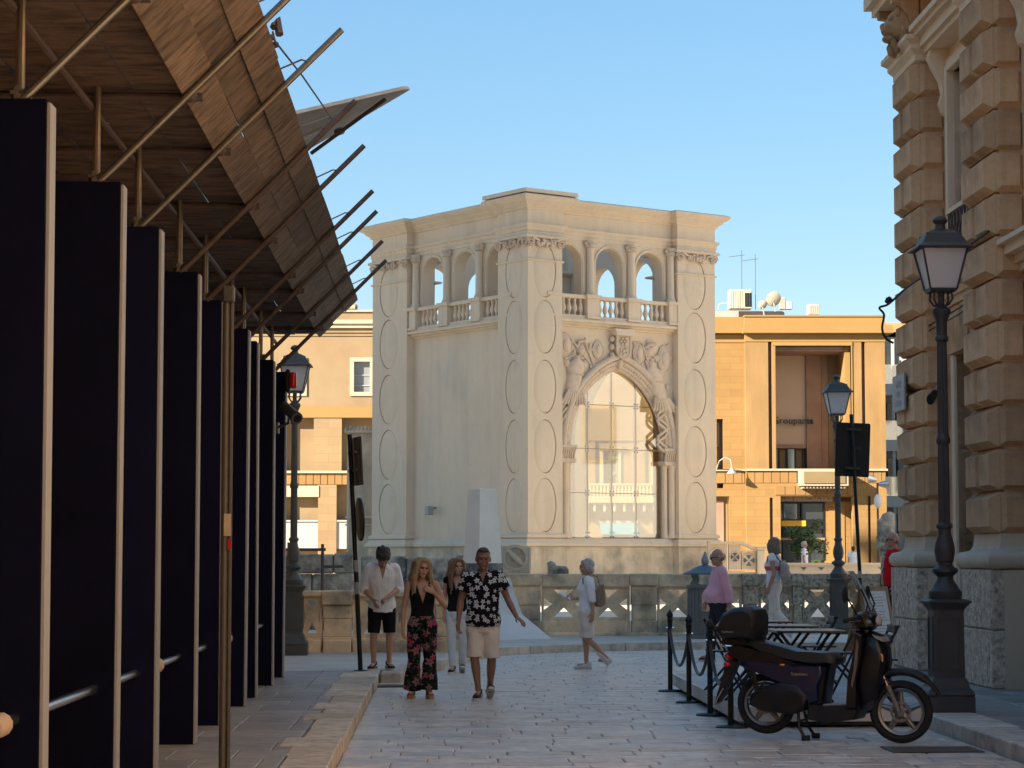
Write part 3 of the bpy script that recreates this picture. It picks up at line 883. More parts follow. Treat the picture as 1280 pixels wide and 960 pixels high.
for s in (-1, 1):
    b = MB()
    for (du, d, r) in ((2.36, -.03, .12), (2.14, .10, .10)):
        b.lathe([(r * 1.3, 2.31), (r * 1.3, 2.42), (r, 2.5), (r, 4.75), (r * 1.2, 4.8), (r * 1.2, 4.86)], 12, Vector(TR(UC + s * du, d, 0)))
    cc = b.build('jamb_column', m_tower, tw)
    b = MB()
    b.prism([(UC + s * 2.62, 4.86), (UC + s * 1.98, 4.86), (UC + s * 1.95, 5.0), (UC + s * 2.65, 5.0)], TR, -.14, .28)
    for k in range(7): b.path([Vector(TR(UC + s * (2.03 + k * .095), -.08, 5.0)), Vector(TR(UC + s * (2.03 + k * .095), -.12, 5.2)), Vector(TR(UC + s * (2.03 + k * .095), -.17, 5.36))], [.05, .04, .05], 6)
    b.prism([(UC + s * 2.66, 5.36), (UC + s * 1.94, 5.36), (UC + s * 1.94, 5.45), (UC + s * 2.66, 5.45)], TR, -.17, .28)
    b.build('jamb_capital', m_relief, cc, sharp=60)
b = MB(); b.ball(Vector(TR(UC, -.08, 8.35)), .12, .1, .22); b.ball(Vector(TR(UC, -.14, 8.43)), .07, .06, .08); b.build('keystone', m_relief, tw, sharp=70)
# relief carvings in the spandrels
def rel(name, fn):
    b = MB(); fn(b); b.build(name, m_relief, tw, sharp=65)
def P(u, z, d=0): return Vector(TR(u, d, z))
def shield(u, z, a, h):
    def f(b):
        b.ball(P(u, z, 0), a, .10, h, 20, 10)
        b.path([P(u + a * math.cos(t * PI / 12), z + h * math.sin(t * PI / 12), -.03) for t in range(25)], .03, 6)
        b.ball(P(u, z, -.08), a * .55, .06, h * .55, 14, 8)
    return f
def cuirass(u, z, s, lean):
    def f(b):
        ax = lambda t, w_: (P(u + lean * t + w_, z + t))
        X = Vector((1, 0, 0)); Y = Vector((0, 1, 0))
        b.loft([(ax(t, 0) - Y * .02, X * r, Y * .16) for t, r in ((-.55, .30 * s), (-.40, .34 * s), (-.05, .31 * s), (.25, .40 * s), (.45, .34 * s), (.55, .14 * s), (.68, .12 * s))], 14)
        for q in (-1, 1): b.ball(ax(.40, q * .38 * s), .13, .10, .16)
        for k in range(9):                    # pleated skirt
            w_ = (k - 4) * .085 * s
            b.path([ax(-.5, w_ * .8) - Y * .12, ax(-.75, w_ * 1.15) - Y * .13, ax(-1.0, w_ * 1.5) - Y * .10], [.045, .055, .05], 6)
        b.path([ax(.02, -.3 * s) - Y * .15, ax(.0, 0) - Y * .19, ax(.02, .3 * s) - Y * .15], .025, 6)
    return f
rel('carved_shield', shield(1.80, 8.85, .28, .42)); rel('carved_shield', shield(6.20, 8.60, .30, .48)); rel('carved_shield', shield(5.02, 8.72, .24, .42))
rel('carved_shield', shield(3.22, 8.78, .22, .30))
rel('carved_armour', cuirass(2.20, 7.85, 1.0, .12)); rel('carved_armour', cuirass(5.80, 7.75, 1.05, -.38))
rel('carved_helmet', lambda b: (b.ball(P(2.45, 8.72), .18, .14, .22), b.ball(P(2.60, 8.66), .10, .10, .12), b.path([P(2.3, 8.8), P(2.35, 9.02, -.1), P(2.6, 9.05, -.1)], .06)))
rel('carved_helmet', lambda b: (b.ball(P(5.50, 8.85), .20, .14, .20), b.ball(P(5.36, 8.78), .10, .10, .12), b.path([P(5.3, 8.95), P(5.45, 9.08, -.1), P(5.75, 9.1, -.1)], .07)))
def spears(b):
    for (u0, z0, u1, z1) in ((2.0, 9.1, 2.95, 8.2), (2.6, 9.05, 3.1, 8.1), (1.75, 8.4, 2.2, 8.55)):
        b.tube(P(u0, z0, -.06), P(u1, z1, -.03), .035)
        for k in range(4): b.ball(P(u1 + rnd.uniform(-.1, .1), z1 + rnd.uniform(-.12, .1), -.03), .07, .06, .09, 7, 5)
rel('carved_spear', spears)
def spears2(b):
    for (u0, z0, u1, z1) in ((5.15, 9.1, 5.5, 8.3), (5.3, 8.5, 5.62, 8.1), (5.0, 9.0, 5.9, 8.6)):
        b.tube(P(u0, z0, -.06), P(u1, z1, -.03), .04)
        for k in range(4): b.ball(P(u1 + rnd.uniform(-.1, .1), z1 + rnd.uniform(-.12, .1), -.03), .07, .06, .1, 7, 5)
rel('carved_spear', spears2)
def feathers(s):
    def f(b):
        for k in range(8):
            uu = UC + s * (2.50 - .015 * k)
            b.path([P(uu - s * .32 + s * .05 * k * .4, 7.0 - .2 * k, -.05), P(uu - s * .05, 6.86 - .2 * k, -.11), P(uu + s * .06, 6.62 - .2 * k, -.04)], [.02, .05, .03], 6)
    return f
rel('carved_feathers', feathers(-1))
rel('carved_ribbon', lambda b: [b.path([P(6.05 + .22 * math.sin(t * 1.1 + q), 7.0 - .14 * t, -.07 - .03 * math.cos(t)) for t in range(13)], [.06] * 13, 6) for q in (0, 1.6)])
def leafs(b):
    for _ in range(46):
        s = rnd.choice((-1, 1)); u = UC + s * rnd.uniform(.5, 2.45); z = rnd.uniform(7.2, 9.2)
        if z < pointed(UC, 2.62, 3.3, 5.45)(max(min(u, UC + 2.6), UC - 2.6)) + .12: continue
        b.ball(P(u, z, .0), rnd.uniform(.05, .13), .07, rnd.uniform(.05, .14), 7, 5)
rel('carved_foliage', leafs)
def arms(b):
    pts = [(-.30, .42), (.30, .42), (.30, -.12), (.2, -.32), (0, -.42), (-.2, -.32), (-.30, -.12)]
    b.prism([(UC + .05 + p, 8.90 + q) for p, q in pts], TR, -.22, .1)
    b.path([P(UC + .05 + p, 8.90 + q, -.22) for p, q in pts + pts[:1]], .035, 6)
    for k in range(6): b.ball(P(UC + .05 + .13 * math.cos(k * PI / 3), 9.1 + .11 * math.sin(k * PI / 3), -.25), .06, .04, .055, 7, 5)
    b.ball(P(UC + .05, 9.1, -.27), .05, .04, .05, 7, 5)
    for k, (p, q) in enumerate(((-.12, -.08), (-.02, -.12), (.1, -.06), (.14, -.2), (-.14, -.22), (0, -.25))): b.ball(P(UC + .05 + p, 8.90 + q, -.24), .055, .04, .06, 7, 5)
    for z in (8.62, 8.9, 9.18): b.ball(P(UC - .36, z, -.1), .09, .1, .11, 8, 6)
rel('coat_of_arms', arms)
b = MB(); b.prism([(UC - .32, 9.30), (UC + .42, 9.30), (UC + .5, 9.52), (UC - .4, 9.52)], TR, -.34, .0); b.build('corbel', m_tower, tw)
# glazing: panes with open joints and bright fittings
fin = pointed(UC, 2.10, 2.74, 5.45)
XS = [UC - 2.10, UC - 1.18, UC - .10, UC + .98, UC + 2.10]; ZS = [2.33, 3.86, 5.38, 6.90, 8.1]
for i in range(4):
    for j in range(4):
        a, b_ = XS[i] + .012, XS[i + 1] - .012; z0, z1 = ZS[j] + .012, ZS[j + 1] - .012
        us = [a + (b_ - a) * t / 8 for t in range(9)]
        top = [(u, min(z1, fin(u))) for u in us]
        top = [(u, z) for u, z in top if z > z0 + .02]
        if len(top) < 2: continue
        poly = [(top[0][0], z0), (top[-1][0], z0)] + top[::-1]
        mb = MB(); mb.prism(poly, TR, .24, .252); mb.build('glass_pane', m_glass, tw, smooth=False)
b = MB()
for x in XS[1:4]:
    b.prism([(x - .012, 2.3), (x + .012, 2.3), (x + .012, min(8.0, fin(x))), (x - .012, min(8.0, fin(x)))], TR, .26, .34)
for z in ZS[1:4]:
    xx = [UC + 2.08 * k / 40 for k in range(-40, 41) if fin(UC + 2.08 * k / 40) > z]
    b.prism([(xx[0], z - .014), (xx[-1], z - .014), (xx[-1], z + .014), (xx[0], z + .014)], TR, .26, .30)
b.build('glazing_fin', m_pinkw, tw)
for x in XS[1:4]:
    for z in ZS[:4]:
        if z + .2 > fin(x): continue
        for sx in (-1, 1):
            for sz in (-1, 1):
                mb = MB(); mb.ball(P(x + sx * .07, z + sz * .07 + (.1 if z < 2.5 else 0), .225), .028, .028, .028, 7, 5); mb.build('glass_fitting', m_chrome, tw)
# stains and small fittings on the monument wall
b = MB(); b.chbox(-.10, .16, 5.72, 5.95, 3.15, 3.45, .03)
fl = thing('floodlight', 'small pale floodlight on the blank left wall of the pavilion', 'floodlight', tw.matrix_basis @ Vector((.2, 5.85, 0)), TROT)
fl.location = (0, 0, 0); bpy.context.view_layer.update()
mw = Matrix.Translation((.53, 76, 0)) @ Matrix.Rotation(TROT, 4, 'Z')
fl.location = mw @ Vector((.3, 5.85, 3.3))
MB().chbox(-.42, -.16, -.12, .12, -.16, .16, .03).build('housing', m_wframe, fl)
MB().tube((-.2, 0, .05), (.02, 0, .12), .025).build('bracket', m_tube_d, fl)
# pale hanging banner inside the hall
bn = thing('hanging_banner', 'pale cloth banner hanging inside the glazed arch', 'banner', mw @ Vector((4.0, 2.6, 7.1)), TROT)
b = MB(); b.add([(-.42 + .84 * i / 6, .03 * math.sin(i * 1.3 + j), 1.35 - 1.15 * j) for j in range(2) for i in range(7)], [(i, i + 1, 8 + i, 7 + i) for i in range(6)])
b.build('cloth', m_cream, bn); MB().tube((-.46, 0, 1.36), (.46, 0, 1.36), .02).build('rod', m_tube_d, bn); MB().tube((0, 0, 1.36), (0, 0, 2.25), .008).build('cord', m_cable, bn)
# ================================================================ far row of buildings round the square
class Fac:                                     # survey helper: picture measurements -> metres on a facade D away
    def __init__(s, root, D): s.root, s.D, s.x0 = root, D, root.location.x
    def x(s, px): return at(px, 560, s.D).x - s.x0
    def z(s, py): return at(900, py, s.D).z
    def box(s, mb, p0, p1, q0, q1, y0, y1): # px range, py range (top, bottom), depth range in metres (negative = towards us)
        return mb.box(s.x(p0), s.x(p1), y0, y1, s.z(q1), s.z(q0))
    def part(s, name, mat, p0, p1, q0, q1, y0, y1, parent=None):
        b = MB(); s.box(b, p0, p1, q0, q1, y0, y1); return b.build(name, mat, parent or s.root, smooth=False)
def facade_panel(fc, name, mat, p0, p1, q0, q1, y0, y1, holes):
    """wall sheet with rectangular openings; holes = (p0,p1,q0,q1)"""
    b = MB()
    xs = sorted({p0, p1} | {h[0] for h in holes} | {h[1] for h in holes}); zs = sorted({q0, q1} | {h[2] for h in holes} | {h[3] for h in holes})
    for a, c in zip(xs, xs[1:]):
        run = None
        for d, e in zip(zs, zs[1:]):
            mx, mz = (a + c) / 2, (d + e) / 2
            if any(h[0] < mx < h[1] and h[2] < mz < h[3] for h in holes):
                if run: fc.box(b, a, c, run[0], run[1], y0, y1); run = None
            else: run = (run[0], e) if run else (d, e)
        if run: fc.box(b, a, c, run[0], run[1], y0, y1)
    return b.build(name, mat, fc.root, smooth=False)
def voussoirs(fc, p0, p1, q0, q1, y, mat, step=10.5, parent=None):
    p = p0
    while p < p1 - 2:
        q = min(p + step, p1)
        mb = MB(); mb.chbox(fc.x(p) + .014, fc.x(q) - .014, y - .03, y + .06, fc.z(q1) + .01, fc.z(q0) - .01, .012)
        mb.build('stone_panel', mat, parent or fc.root, smooth=False); p = q

D0 = 112.0
ob = thing('office_building', 'sunlit orange stone office building with a two-storey recessed portal and a small balcony', 'building', (at(1000, 700, D0).x, D0, .5))
fc = Fac(ob, D0); ob.location.z = 0
# left wing
holes = [(897, 905, 523, 610), (880, 912, 620, 735)]
facade_panel(fc, 'wall', m_orange_b, 868, 933, 427, 735, .45, 1.2, holes)
# portal block
facade_panel(fc, 'wall', m_orange_v, 932.5, 1107.5, 427, 588, 0, .5, [(961, 965.5, 427, 586), (970, 1065, 432, 588), (1078, 1082.5, 427, 586)])
facade_panel(fc, 'wall', m_orange_b, 932.5, 1107.5, 604, 735, 0, .5, [(961.5, 965.5, 622, 735), (975, 1065, 620, 735), (1084, 1087.5, 620, 735)])
fc.part('band', m_orange, 932.5, 1107.5, 588, 604, .03, .5)
voussoirs(fc, 933, 997, 589, 604, .0, m_orange); voussoirs(fc, 1060, 1107, 589, 604, .0, m_orange)
voussoirs(fc, 897, 932, 589, 604, .44, m_orange)
voussoirs(fc, 968, 1070, 607, 619, -.02, m_orange, 13)
fc.part('side_wall', m_orange, 932.6, 936, 399, 735, .5, 9); fc.part('parapet_roof', m_roof, 868, 1107, 397, 398.5, .6, 4); fc.part('side_wall', m_orange, 1102, 1107.4, 399, 735, .5, 12)
for (p0, p1, q0, q1) in ((961, 965.5, 427, 586), (1078, 1082.5, 427, 586), (961.5, 965.5, 622, 735), (1084, 1087.5, 620, 735)):
    fc.part('slit', m_brownw, p0, p1, q0, q1, .35, .51)
fc.part('frieze', m_orange_p, 932, 1108, 417, 427, -.04, 1.0); fc.part('frieze', m_orange_p, 868, 932, 417, 427, .41, 1.4)
fc.part('cornice', m_orange_p, 929, 1117, 410, 417, -.42, 1.0); fc.part('cornice', m_orange_p, 929.5, 1116, 407, 410, -.36, 1.0)
fc.part('cornice', m_orange_p, 868, 929, 407, 416, .05, 1.4)
fc.part('parapet', m_orange_p, 932, 1108, 396, 407.2, -.03, 1.0); fc.part('parapet', m_orange_p, 868, 932, 395, 407.2, .42, 1.4)
fc.part('parapet_coping', m_orange_p, 931.2, 1108.8, 394, 396, -.09, 1.0)
fc.part('string_course', m_pale, 868, 933, 586, 588.5, .30, .46); fc.part('string_course', m_pale, 931.5, 1109, 586, 588.6, -.13, .1)
# recess of the portal
fc.part('portal_jamb', m_orange, 968.5, 970, 432, 588, -.05, 3.3); fc.part('portal_jamb', m_orange_p, 1058, 1065, 432, 588, .32, 3.3)
fc.part('portal_jamb', m_orange_p, 1065, 1066.5, 430, 588, -.05, .5); fc.part('portal_lintel', m_orange_p, 966.5, 1066.5, 427.5, 432, -.06, .6)
fc.part('portal_soffit', m_brownw, 970, 1058, 432, 438, .5, 3.3)
fc.part('portal_panel', m_pinkw, 970, 1018, 438, 552, 3.0, 3.35); fc.part('portal_panel', m_brownw, 1018, 1037, 438, 588, 2.85, 3.35)
fc.part('portal_panel', m_brownw, 1037.6, 1046, 438, 588, 2.92, 3.35); fc.part('portal_panel', m_tan, 1046.5, 1058, 438, 588, 2.9, 3.35)
wf = fc.part('window', m_brownw, 970, 1017, 552, 557, 2.82, 3.3)
for k in range(4): fc.part('pane', m_cream if k % 2 else m_glass, 973 + 10.4 * k, 982.4 + 10.4 * k, 558, 588, 3.12, 3.15, wf)
for k in range(5): fc.part('mullion', m_black, 971.6 + 10.4 * k, 973.4 + 10.4 * k, 557, 588, 3.02, 3.2, wf)
fc.part('window_back', m_cream, 970, 1018, 555, 588, 3.25, 3.36)
# balcony
bl = fc.part('balcony', m_pale, 997, 1056, 588, 608, -1.1, .0)
b = MB(); b.box(fc.x(1001), fc.x(1052), -1.16, -1.1, fc.z(605), fc.z(590.5)); b.build('balcony_panel', m_cream, bl)
for k in range(13):
    mb = MB(); p = 1000 + k * 4.2; mb.box(fc.x(p), fc.x(p + 2), -1.0, .0, fc.z(611), fc.z(608)); mb.build('bracket', m_pale, bl)
# shop front
fc.part('shop_soffit', m_orange, 975, 1065, 619, 621, .3, 2.6)
fc.part('shop_fascia', m_brownw, 975, 1043, 621, 626.5, .55, .75)
fc.part('shop_back', m_wglass, 975, 1034, 626, 735, 1.15, 1.3); fc.part('shop_pier', m_orange_b, 1033, 1066, 626.5, 735, .9, 1.3)
fc.part('door_panel', m_orange_p, 1038, 1058, 634, 720, .86, .92)
sw = fc.part('shop_window', m_black, 975, 1033, 626.5, 629, .8, 1.1)
for p in (975, 980, 999, 1003.5, 1031): fc.part('mullion', m_black, p, p + 1.6, 627, 700, .85, 1.05, sw)
for q in (648.5, 659): fc.part('transom', m_black, 975, 1033, q, q + 2, .86, 1.06, sw)
fc.part('transom', m_tan, 975, 1033, 672, 675, .84, 1.06, sw)
for (p0, p1) in ((977, 980), (982, 999), (1005, 1031)): fc.part('pane', m_glass if p0 < 1000 else m_wglass, p0, p1, 629, 648.5, .95, .97, sw)
b = MB()
for k in range(9): b.path([Vector((fc.x(982 + k * 1.9), 1.1, fc.z(630))), Vector((fc.x(984 + k * 1.6), 1.0, fc.z(638 + k))), Vector((fc.x(990 + k * 1.0), 1.1, fc.z(648)))], [.10, .05, .08], 6)
b.build('drape', m_cream, sw, sharp=70)
fc.part('yellow_band', m_yellow, 978, 1009, 650.5, 657.5, .80, .86, sw)
for (p0, p1, q0, q1) in ((977, 984, 676, 700), (1021, 1031, 677, 700)): fc.part('pane', m_wglass, p0, p1, q0, q1, .95, .97, sw)
# doors and window in the left wing
fc.part('door', m_tan, 880, 911, 620, 735, .9, 1.15); fc.part('door_leaf', m_brownw, 897, 906, 625, 690, .82, .92)
w1 = fc.part('window', m_brownw, 895, 905, 523, 612, 1.0, 1.2); fc.part('frame', m_wframe, 896, 901, 527, 557, .9, 1.05, w1); fc.part('pane', m_wpane, 896.6, 899.6, 528.5, 555, .88, .92, w1)
bm_ = MB(); bm_.box(fc.x(868), fc.x(1107), 3.4, 14, .3, fc.z(397)); bm_.build('building_core', m_tan, ob, smooth=False)
def text_mesh(s, size, mat, depth=.02):
    cu = bpy.data.curves.new('lettering', 'FONT'); cu.body = s; cu.size = size; cu.extrude = depth; cu.align_x = 'LEFT'; cu.resolution_u = 2
    o = bpy.data.objects.new('lettering', cu); TMP.collection.objects.link(o); TMP.view_layers[0].update()
    me = bpy.data.meshes.new_from_object(o.evaluated_get(TMP.view_layers[0].depsgraph))
    bpy.data.objects.remove(o); me.materials.clear(); me.materials.append(mat)
    return me
def lettering(s, mat, parent, loc, width, rot=(PI / 2, 0, 0), depth=.02, bold=0):
    me = text_mesh(s, 1.0, mat, depth)
    xs = [v.co.x for v in me.vertices]; k = width / (max(xs) - min(xs))
    for v in me.vertices: v.co *= k
    return place('lettering', me, parent, loc, rot)
lettering('Groupama', m_letter, ob, (fc.x(973), 2.78, fc.z(525.5)), fc.x(1026) - fc.x(973), depth=.12)
lettering('BAR MERCANTILE', m_letter2, ob, (fc.x(977), .53, fc.z(626)), fc.x(1041) - fc.x(977), depth=.06)
# green sign board
gs = thing('sign_board', 'small lime green sign board standing in front of the dark shop front', 'sign', (at(1020, 700, 108).x, 108, .5))
gf = Fac(gs, 108); gs.location.z = .5
b = MB(); b.chbox(-.22, .22, -.03, .03, .35, 1.02, .01); b.build('panel', m_green, gs)
for s in (-1, 1): MB().tube((s * .18, 0, 0), (s * .18, 0, .4), .02).build('leg', m_black, gs)
b = MB(); b.prism([(-.12, .82), (.02, .82), (.10, .94), (-.05, .94)], lambda u, d, z: (u, d, z), -.045, -.03); b.build('mark', m_ink, gs)
for z, w_ in ((.66, .15), (.58, .12)): b = MB(); b.box(-w_, w_, -.04, -.03, z - .022, z + .022); b.build('print_line', m_ink, gs)
# roof things
def rooftop(name, label, cat, px, py, D, group=None):
    p = at(px, py, D); return thing(name, label, cat, (p.x, p.y, p.z), 0, group)
zr = fc.z(397)
ph = thing('roof_house', 'low flat roof storey behind the orange parapet', 'roof storey', (fc.x0, D0 + 6, zr))
MB().box(fc.x(868), fc.x(1045), 0, 6, 0, .62).build('wall', m_roof, ph); MB().box(fc.x(868) - .1, fc.x(1000), -.15, 6.1, .62, .95).build('slab', m_roof, ph)
ac = rooftop('air_conditioner', 'large cream air conditioning unit with dark grilles left of the dishes', 'air conditioner', 924, 387, 117)
b = MB(); b.chbox(-.55, .62, -.45, .45, 0, 1.0, .03); b.build('casing', m_acw, ac)
for k in range(3): b = MB(); b.box(.25 + .13 * k, .34 + .13 * k, -.48, -.44, .1, .82); b.build('grille', m_black, ac)
for k in range(6): b = MB(); b.box(-.52 + .12 * k, -.47 + .12 * k, -.475, -.44, .02, .95); b.build('rib', m_acw, ac)
ac2 = rooftop('air_conditioner', 'small ribbed air conditioning box alone at the right end of the orange roof', 'air conditioner', 1016, 394, 114)
b = MB(); b.chbox(-.28, .28, -.3, .3, 0, .52, .02); b.build('casing', m_acw, ac2)
for k in range(4): b = MB(); b.box(-.2 + .11 * k, -.13 + .11 * k, -.32, -.29, .06, .46); b.build('grille', m_roof, ac2)
for (px, py, r, lab) in ((967, 374, .40, 'larger round satellite dish on the orange roof'), (953.5, 381, .24, 'smaller satellite dish beside the air conditioning unit')):
    q = rooftop('satellite_dish', lab, 'satellite dish', px, py, 116)
    b = MB(); X = Vector((.96, .1, .1)).normalized(); Yv = Vector((.0, -.35, .94)).normalized(); nv = X.cross(Yv)
    b.loft([(nv * .02, X * .02, Yv * .02), (nv * .02, X * r * .5, Yv * r * .5), (nv * -.05, X * r, Yv * r), (nv * -.06, X * r * .98, Yv * r * .98), (nv * .0, X * r * .5, Yv * r * .5)], 20)
    b.build('dish', m_acw, q); MB().tube((0, .05, -.1), (.1, .1, -.62), .03).build('mast', m_acw, q); MB().tube((-.1, 0, -r * .8), (.0, -.45, -.1), .015).build('arm', m_tube_d, q)
q = rooftop('vent_stack', 'grey square vent stack to the right of the round dish', 'vent', 979, 387, 117)
MB().chbox(-.2, .1, -.2, .2, 0, .62, .02).build('stack', m_roof, q); MB().chbox(.12, .45, -.2, .2, 0, .40, .02).build('stack', m_apt, q)
for (px, h_, lab) in ((927.5, 3.1, 'thin television aerial mast above the air conditioning unit'), (944.5, 2.9, 'second thin aerial mast right of the air conditioner')):
    q = rooftop('television_aerial', lab, 'aerial', px, 387, 117.5)
    MB().tube((0, 0, 0), (0, 0, h_), .016).build('mast', m_tube_d, q)
    b = MB(); b.tube((-.65, 0, h_ - .35), (.15, 0, h_ - .25), .012)
    for k in range(5): b.tube((-.6 + .16 * k, -.14, h_ - .35 + .02 * k), (-.6 + .16 * k, .14, h_ - .34 + .02 * k), .008)
    b.build('boom', m_tube_d, q)
q = rooftop('handrail', 'bent pale pipe rail at the left end of the orange roof', 'railing', 903, 387, 117); MB().path([(-.2, 0, 0), (-.18, 0, .26), (-.05, 0, .32), (.5, 0, .33)], .025).build('rail', m_acw, q)

# wall lamp on the left wing
wl = thing('wall_lamp', 'swan-neck wall lamp with a white shade on the orange building', 'lamp', (at(897, 590, 111.6).x, 112.4, fc.z(588)))
MB().path([(0, 0, 0), (.1, -.6, .45), (.35, -.95, .62), (.62, -1.0, .5), (.68, -1.0, .1)], .03).build('bracket', m_wframe, wl)
MB().lathe([(.06, 0), (.12, -.12), (.27, -.28), (.25, -.29)], 14, (.68, -1, .1)).build('lamp_shade', m_wframe, wl)

# tan building, left of the pavilion
tb = thing('tan_building', 'sunlit tan stone building with white windows behind the left street lamp', 'building', (at(410, 700, D0).x, D0, 0))
ft = Fac(tb, D0)
hol = [(437, 467, 447, 495), (352, 383, 447, 495)]
facade_panel(ft, 'wall', m_tan, 230, 500, 420, 508, 0, .6, hol)
for (q0, q1, cuts) in ((522, 590, (230, 270, 310, 352, 392, 427, 475, 500)), (606, 735, (230, 270, 320, 352, 398, 421, 475, 500))):
    for k in range(0, 8, 2): ft.part('pier', m_tan_b, cuts[k], cuts[k + 1], q0, q1, 0, .6)
ft.part('band', m_orange_p, 230, 500, 508, 522, -.06, .6); ft.part('sill_course', m_pale, 230, 500, 588.5, 591.5, -.14, .6); ft.part('band', m_orange, 230, 500, 591, 606, .05, .6)
voussoirs(ft, 356, 436, 592, 606, .02, m_orange, 9)
ft.part('lintel', m_pale, 352, 399, 607, 621, -.05, .3)
for (q0, q1, o) in ((416, 420, .06), (410.5, 416, .14), (405.5, 410.5, .30), (403, 405.5, .42), (400.5, 403, .36)): ft.part('cornice', m_pale if o > .2 else m_tan, 225, 505, q0, q1, -o, .6)
ft.part('parapet', m_tan, 230, 500, 390, 400.5, -.02, .6); ft.part('coping', m_pale, 229, 501, 387.5, 390, -.12, .7); ft.part('attic_block', m_tan, 395, 444, 379, 387.5, .3, 1.2)
b = MB()
for k in range(12): b.ball((ft.x(424 + 1.6 * k), .25, ft.z(383)), .07, .07, .12, 6, 5)
b.build('attic_carving', m_pale, tb)
def window(fc_, p0, p1, q0, q1, fr, panes, mat_f=m_wframe, yb=.25):
    wdw = MB()
    for (a, c, d, e) in ((p0, p1, q0, q0 + fr), (p0, p1, q1 - fr, q1), (p0, p0 + fr, q0 + fr, q1 - fr), (p1 - fr, p1, q0 + fr, q1 - fr)): fc_.box(wdw, a, c, d, e, -.08, .3)
    o = wdw.build('window', mat_f, fc_.root, smooth=False)
    fc_.part('pane', m_wpane, p0 + fr, p1 - fr, q0 + fr, q1 - fr, yb, yb + .06, o)
    for q in panes: fc_.part('glazing_bar', m_wframe, p0 + fr, p1 - fr, q, q + 1.1, yb - .05, yb, o)
    return o
window(ft, 437, 467, 447, 495, 5, (468, 481), m_pale); window(ft, 352, 383, 447, 495, 5, (468, 481), m_pale)
for (a, c) in ((352, 392), (427, 475)):
    bk = ft.part('loggia_back', m_tan, a, c, 522, 590, .95, 1.1)
    for p in (a + 5, a + 22, a + 36): ft.part('shutter', m_wframe, p, p + 3, 541, 590, .75, .9, bk)
    for p in (a + 8.5, a + 25.5): ft.part('pane', m_wpane, p, p + 10, 545, 590, .82, .88, bk)
    ft.part('shutter', m_wframe, a + 22, a + 36, 541, 545, .75, .9, bk); ft.part('shutter', m_wframe, a + 25, a + 36, 562, 565, .75, .9, bk)
for (a, c) in ((352, 398), (421, 475)):
    bk = ft.part('recess_back', m_brownw, a, c, 622, 735, 1.0, 1.15)
    ft.part('panel', m_wframe, a, c, 652, 686, .1, .25, bk); ft.part('panel_cap', m_wframe, a, c, 650, 652, .02, .28, bk)
    for p in (a + 4, a + 13, a + 24): ft.part('mullion', m_pale, p, p + 1.6, 625, 652, .85, .98, bk)
    ft.part('pane', m_wglass, a, a + 12, 629, 652, .93, .97, bk)
MB().box(ft.x(230), ft.x(500), .6, 14, .3, ft.z(401)).build('building_core', m_tan, tb, smooth=False)

# cream palazzo seen through the glazed arch
cp = thing('cream_palazzo', 'sunlit cream palazzo with a balcony window seen through the glazed arch', 'building', (at(775, 700, 118).x, 118, 0))
fp2 = Fac(cp, 118)
facade_panel(fp2, 'wall', m_cream, 640, 880, 412, 735, 0, .6, [(754, 774, 566, 606), (753, 796, 668, 735), (690, 712, 566, 606), (815, 836, 566, 606)])
for (q0, q1, o) in ((405, 409, .5), (409, 412, .3), (548, 551, .15), (606, 609, .08)): fp2.part('cornice', m_cream, 636, 884, q0, q1, -o, .6)
for p0 in (690, 752, 815):
    wdw = fp2.part('window', m_cream, p0 - 3, p0 + 26, 558, 563, -.3, .1)
    fp2.part('jamb', m_pale, p0 - 2, p0 + 2, 563, 606, -.1, .15, wdw); fp2.part('jamb', m_pale, p0 + 21, p0 + 24, 563, 606, -.1, .15, wdw)
    fp2.part('shutter', m_bin, p0 + 2, p0 + 22, 566, 573, .1, .3, wdw); fp2.part('pane', m_tan, p0 + 2, p0 + 22, 573, 606, .35, .4, wdw)
    fp2.part('mullion', m_bin, p0 + 3, p0 + 6, 566, 606, .2, .35, wdw); fp2.part('mullion', m_bin, p0 + 19, p0 + 21, 566, 606, .2, .35, wdw); fp2.part('transom', m_bin, p0 + 6, p0 + 19, 590, 593, .2, .35, wdw)
bl2 = fp2.part('balcony', m_pale, 700, 850, 621, 629, -1.1, .0); fp2.part('rail', m_pale, 700, 850, 605, 607.5, -1.1, -.9, bl2)
for k in range(34): mb = MB(); mb.lathe([(.05, fp2.z(621)), (.09, fp2.z(616)), (.05, fp2.z(611)), (.06, fp2.z(607))], 6, (fp2.x(702 + k * 4.4), -1.0, 0)); mb.build('baluster', m_pale, bl2)
for k in range(12): mb = MB(); mb.chbox(fp2.x(704 + k * 12.3), fp2.x(708 + k * 12.3), -.9, 0, fp2.z(640), fp2.z(629), .05); mb.build('bracket', m_pale, bl2)
for p in (722, 738, 800, 840): fp2.part('pilaster', m_cream, p, p + 6, 552, 605, -.14, .05)
fp2.part('shop_front', m_wpane, 753, 796, 668, 735, .3, .4)
aw = thing('shop_awning', 'blue shop awning under the balcony seen through the glazed arch', 'awning', (at(774, 660, 117).x, 117.4, at(774, 668, 117).z))
b = MB(); b.add([(-.95, .5, .62), (.95, .5, .62), (.95, -.5, .1), (-.95, -.5, .1), (.95, -.5, 0), (-.95, -.5, 0)], [(0, 1, 2, 3), (3, 2, 4, 5)]); b.build('cloth', m_bluea, aw)
MB().box(-1.0, 1.0, .45, .6, .6, .72).build('box', m_wframe, aw)

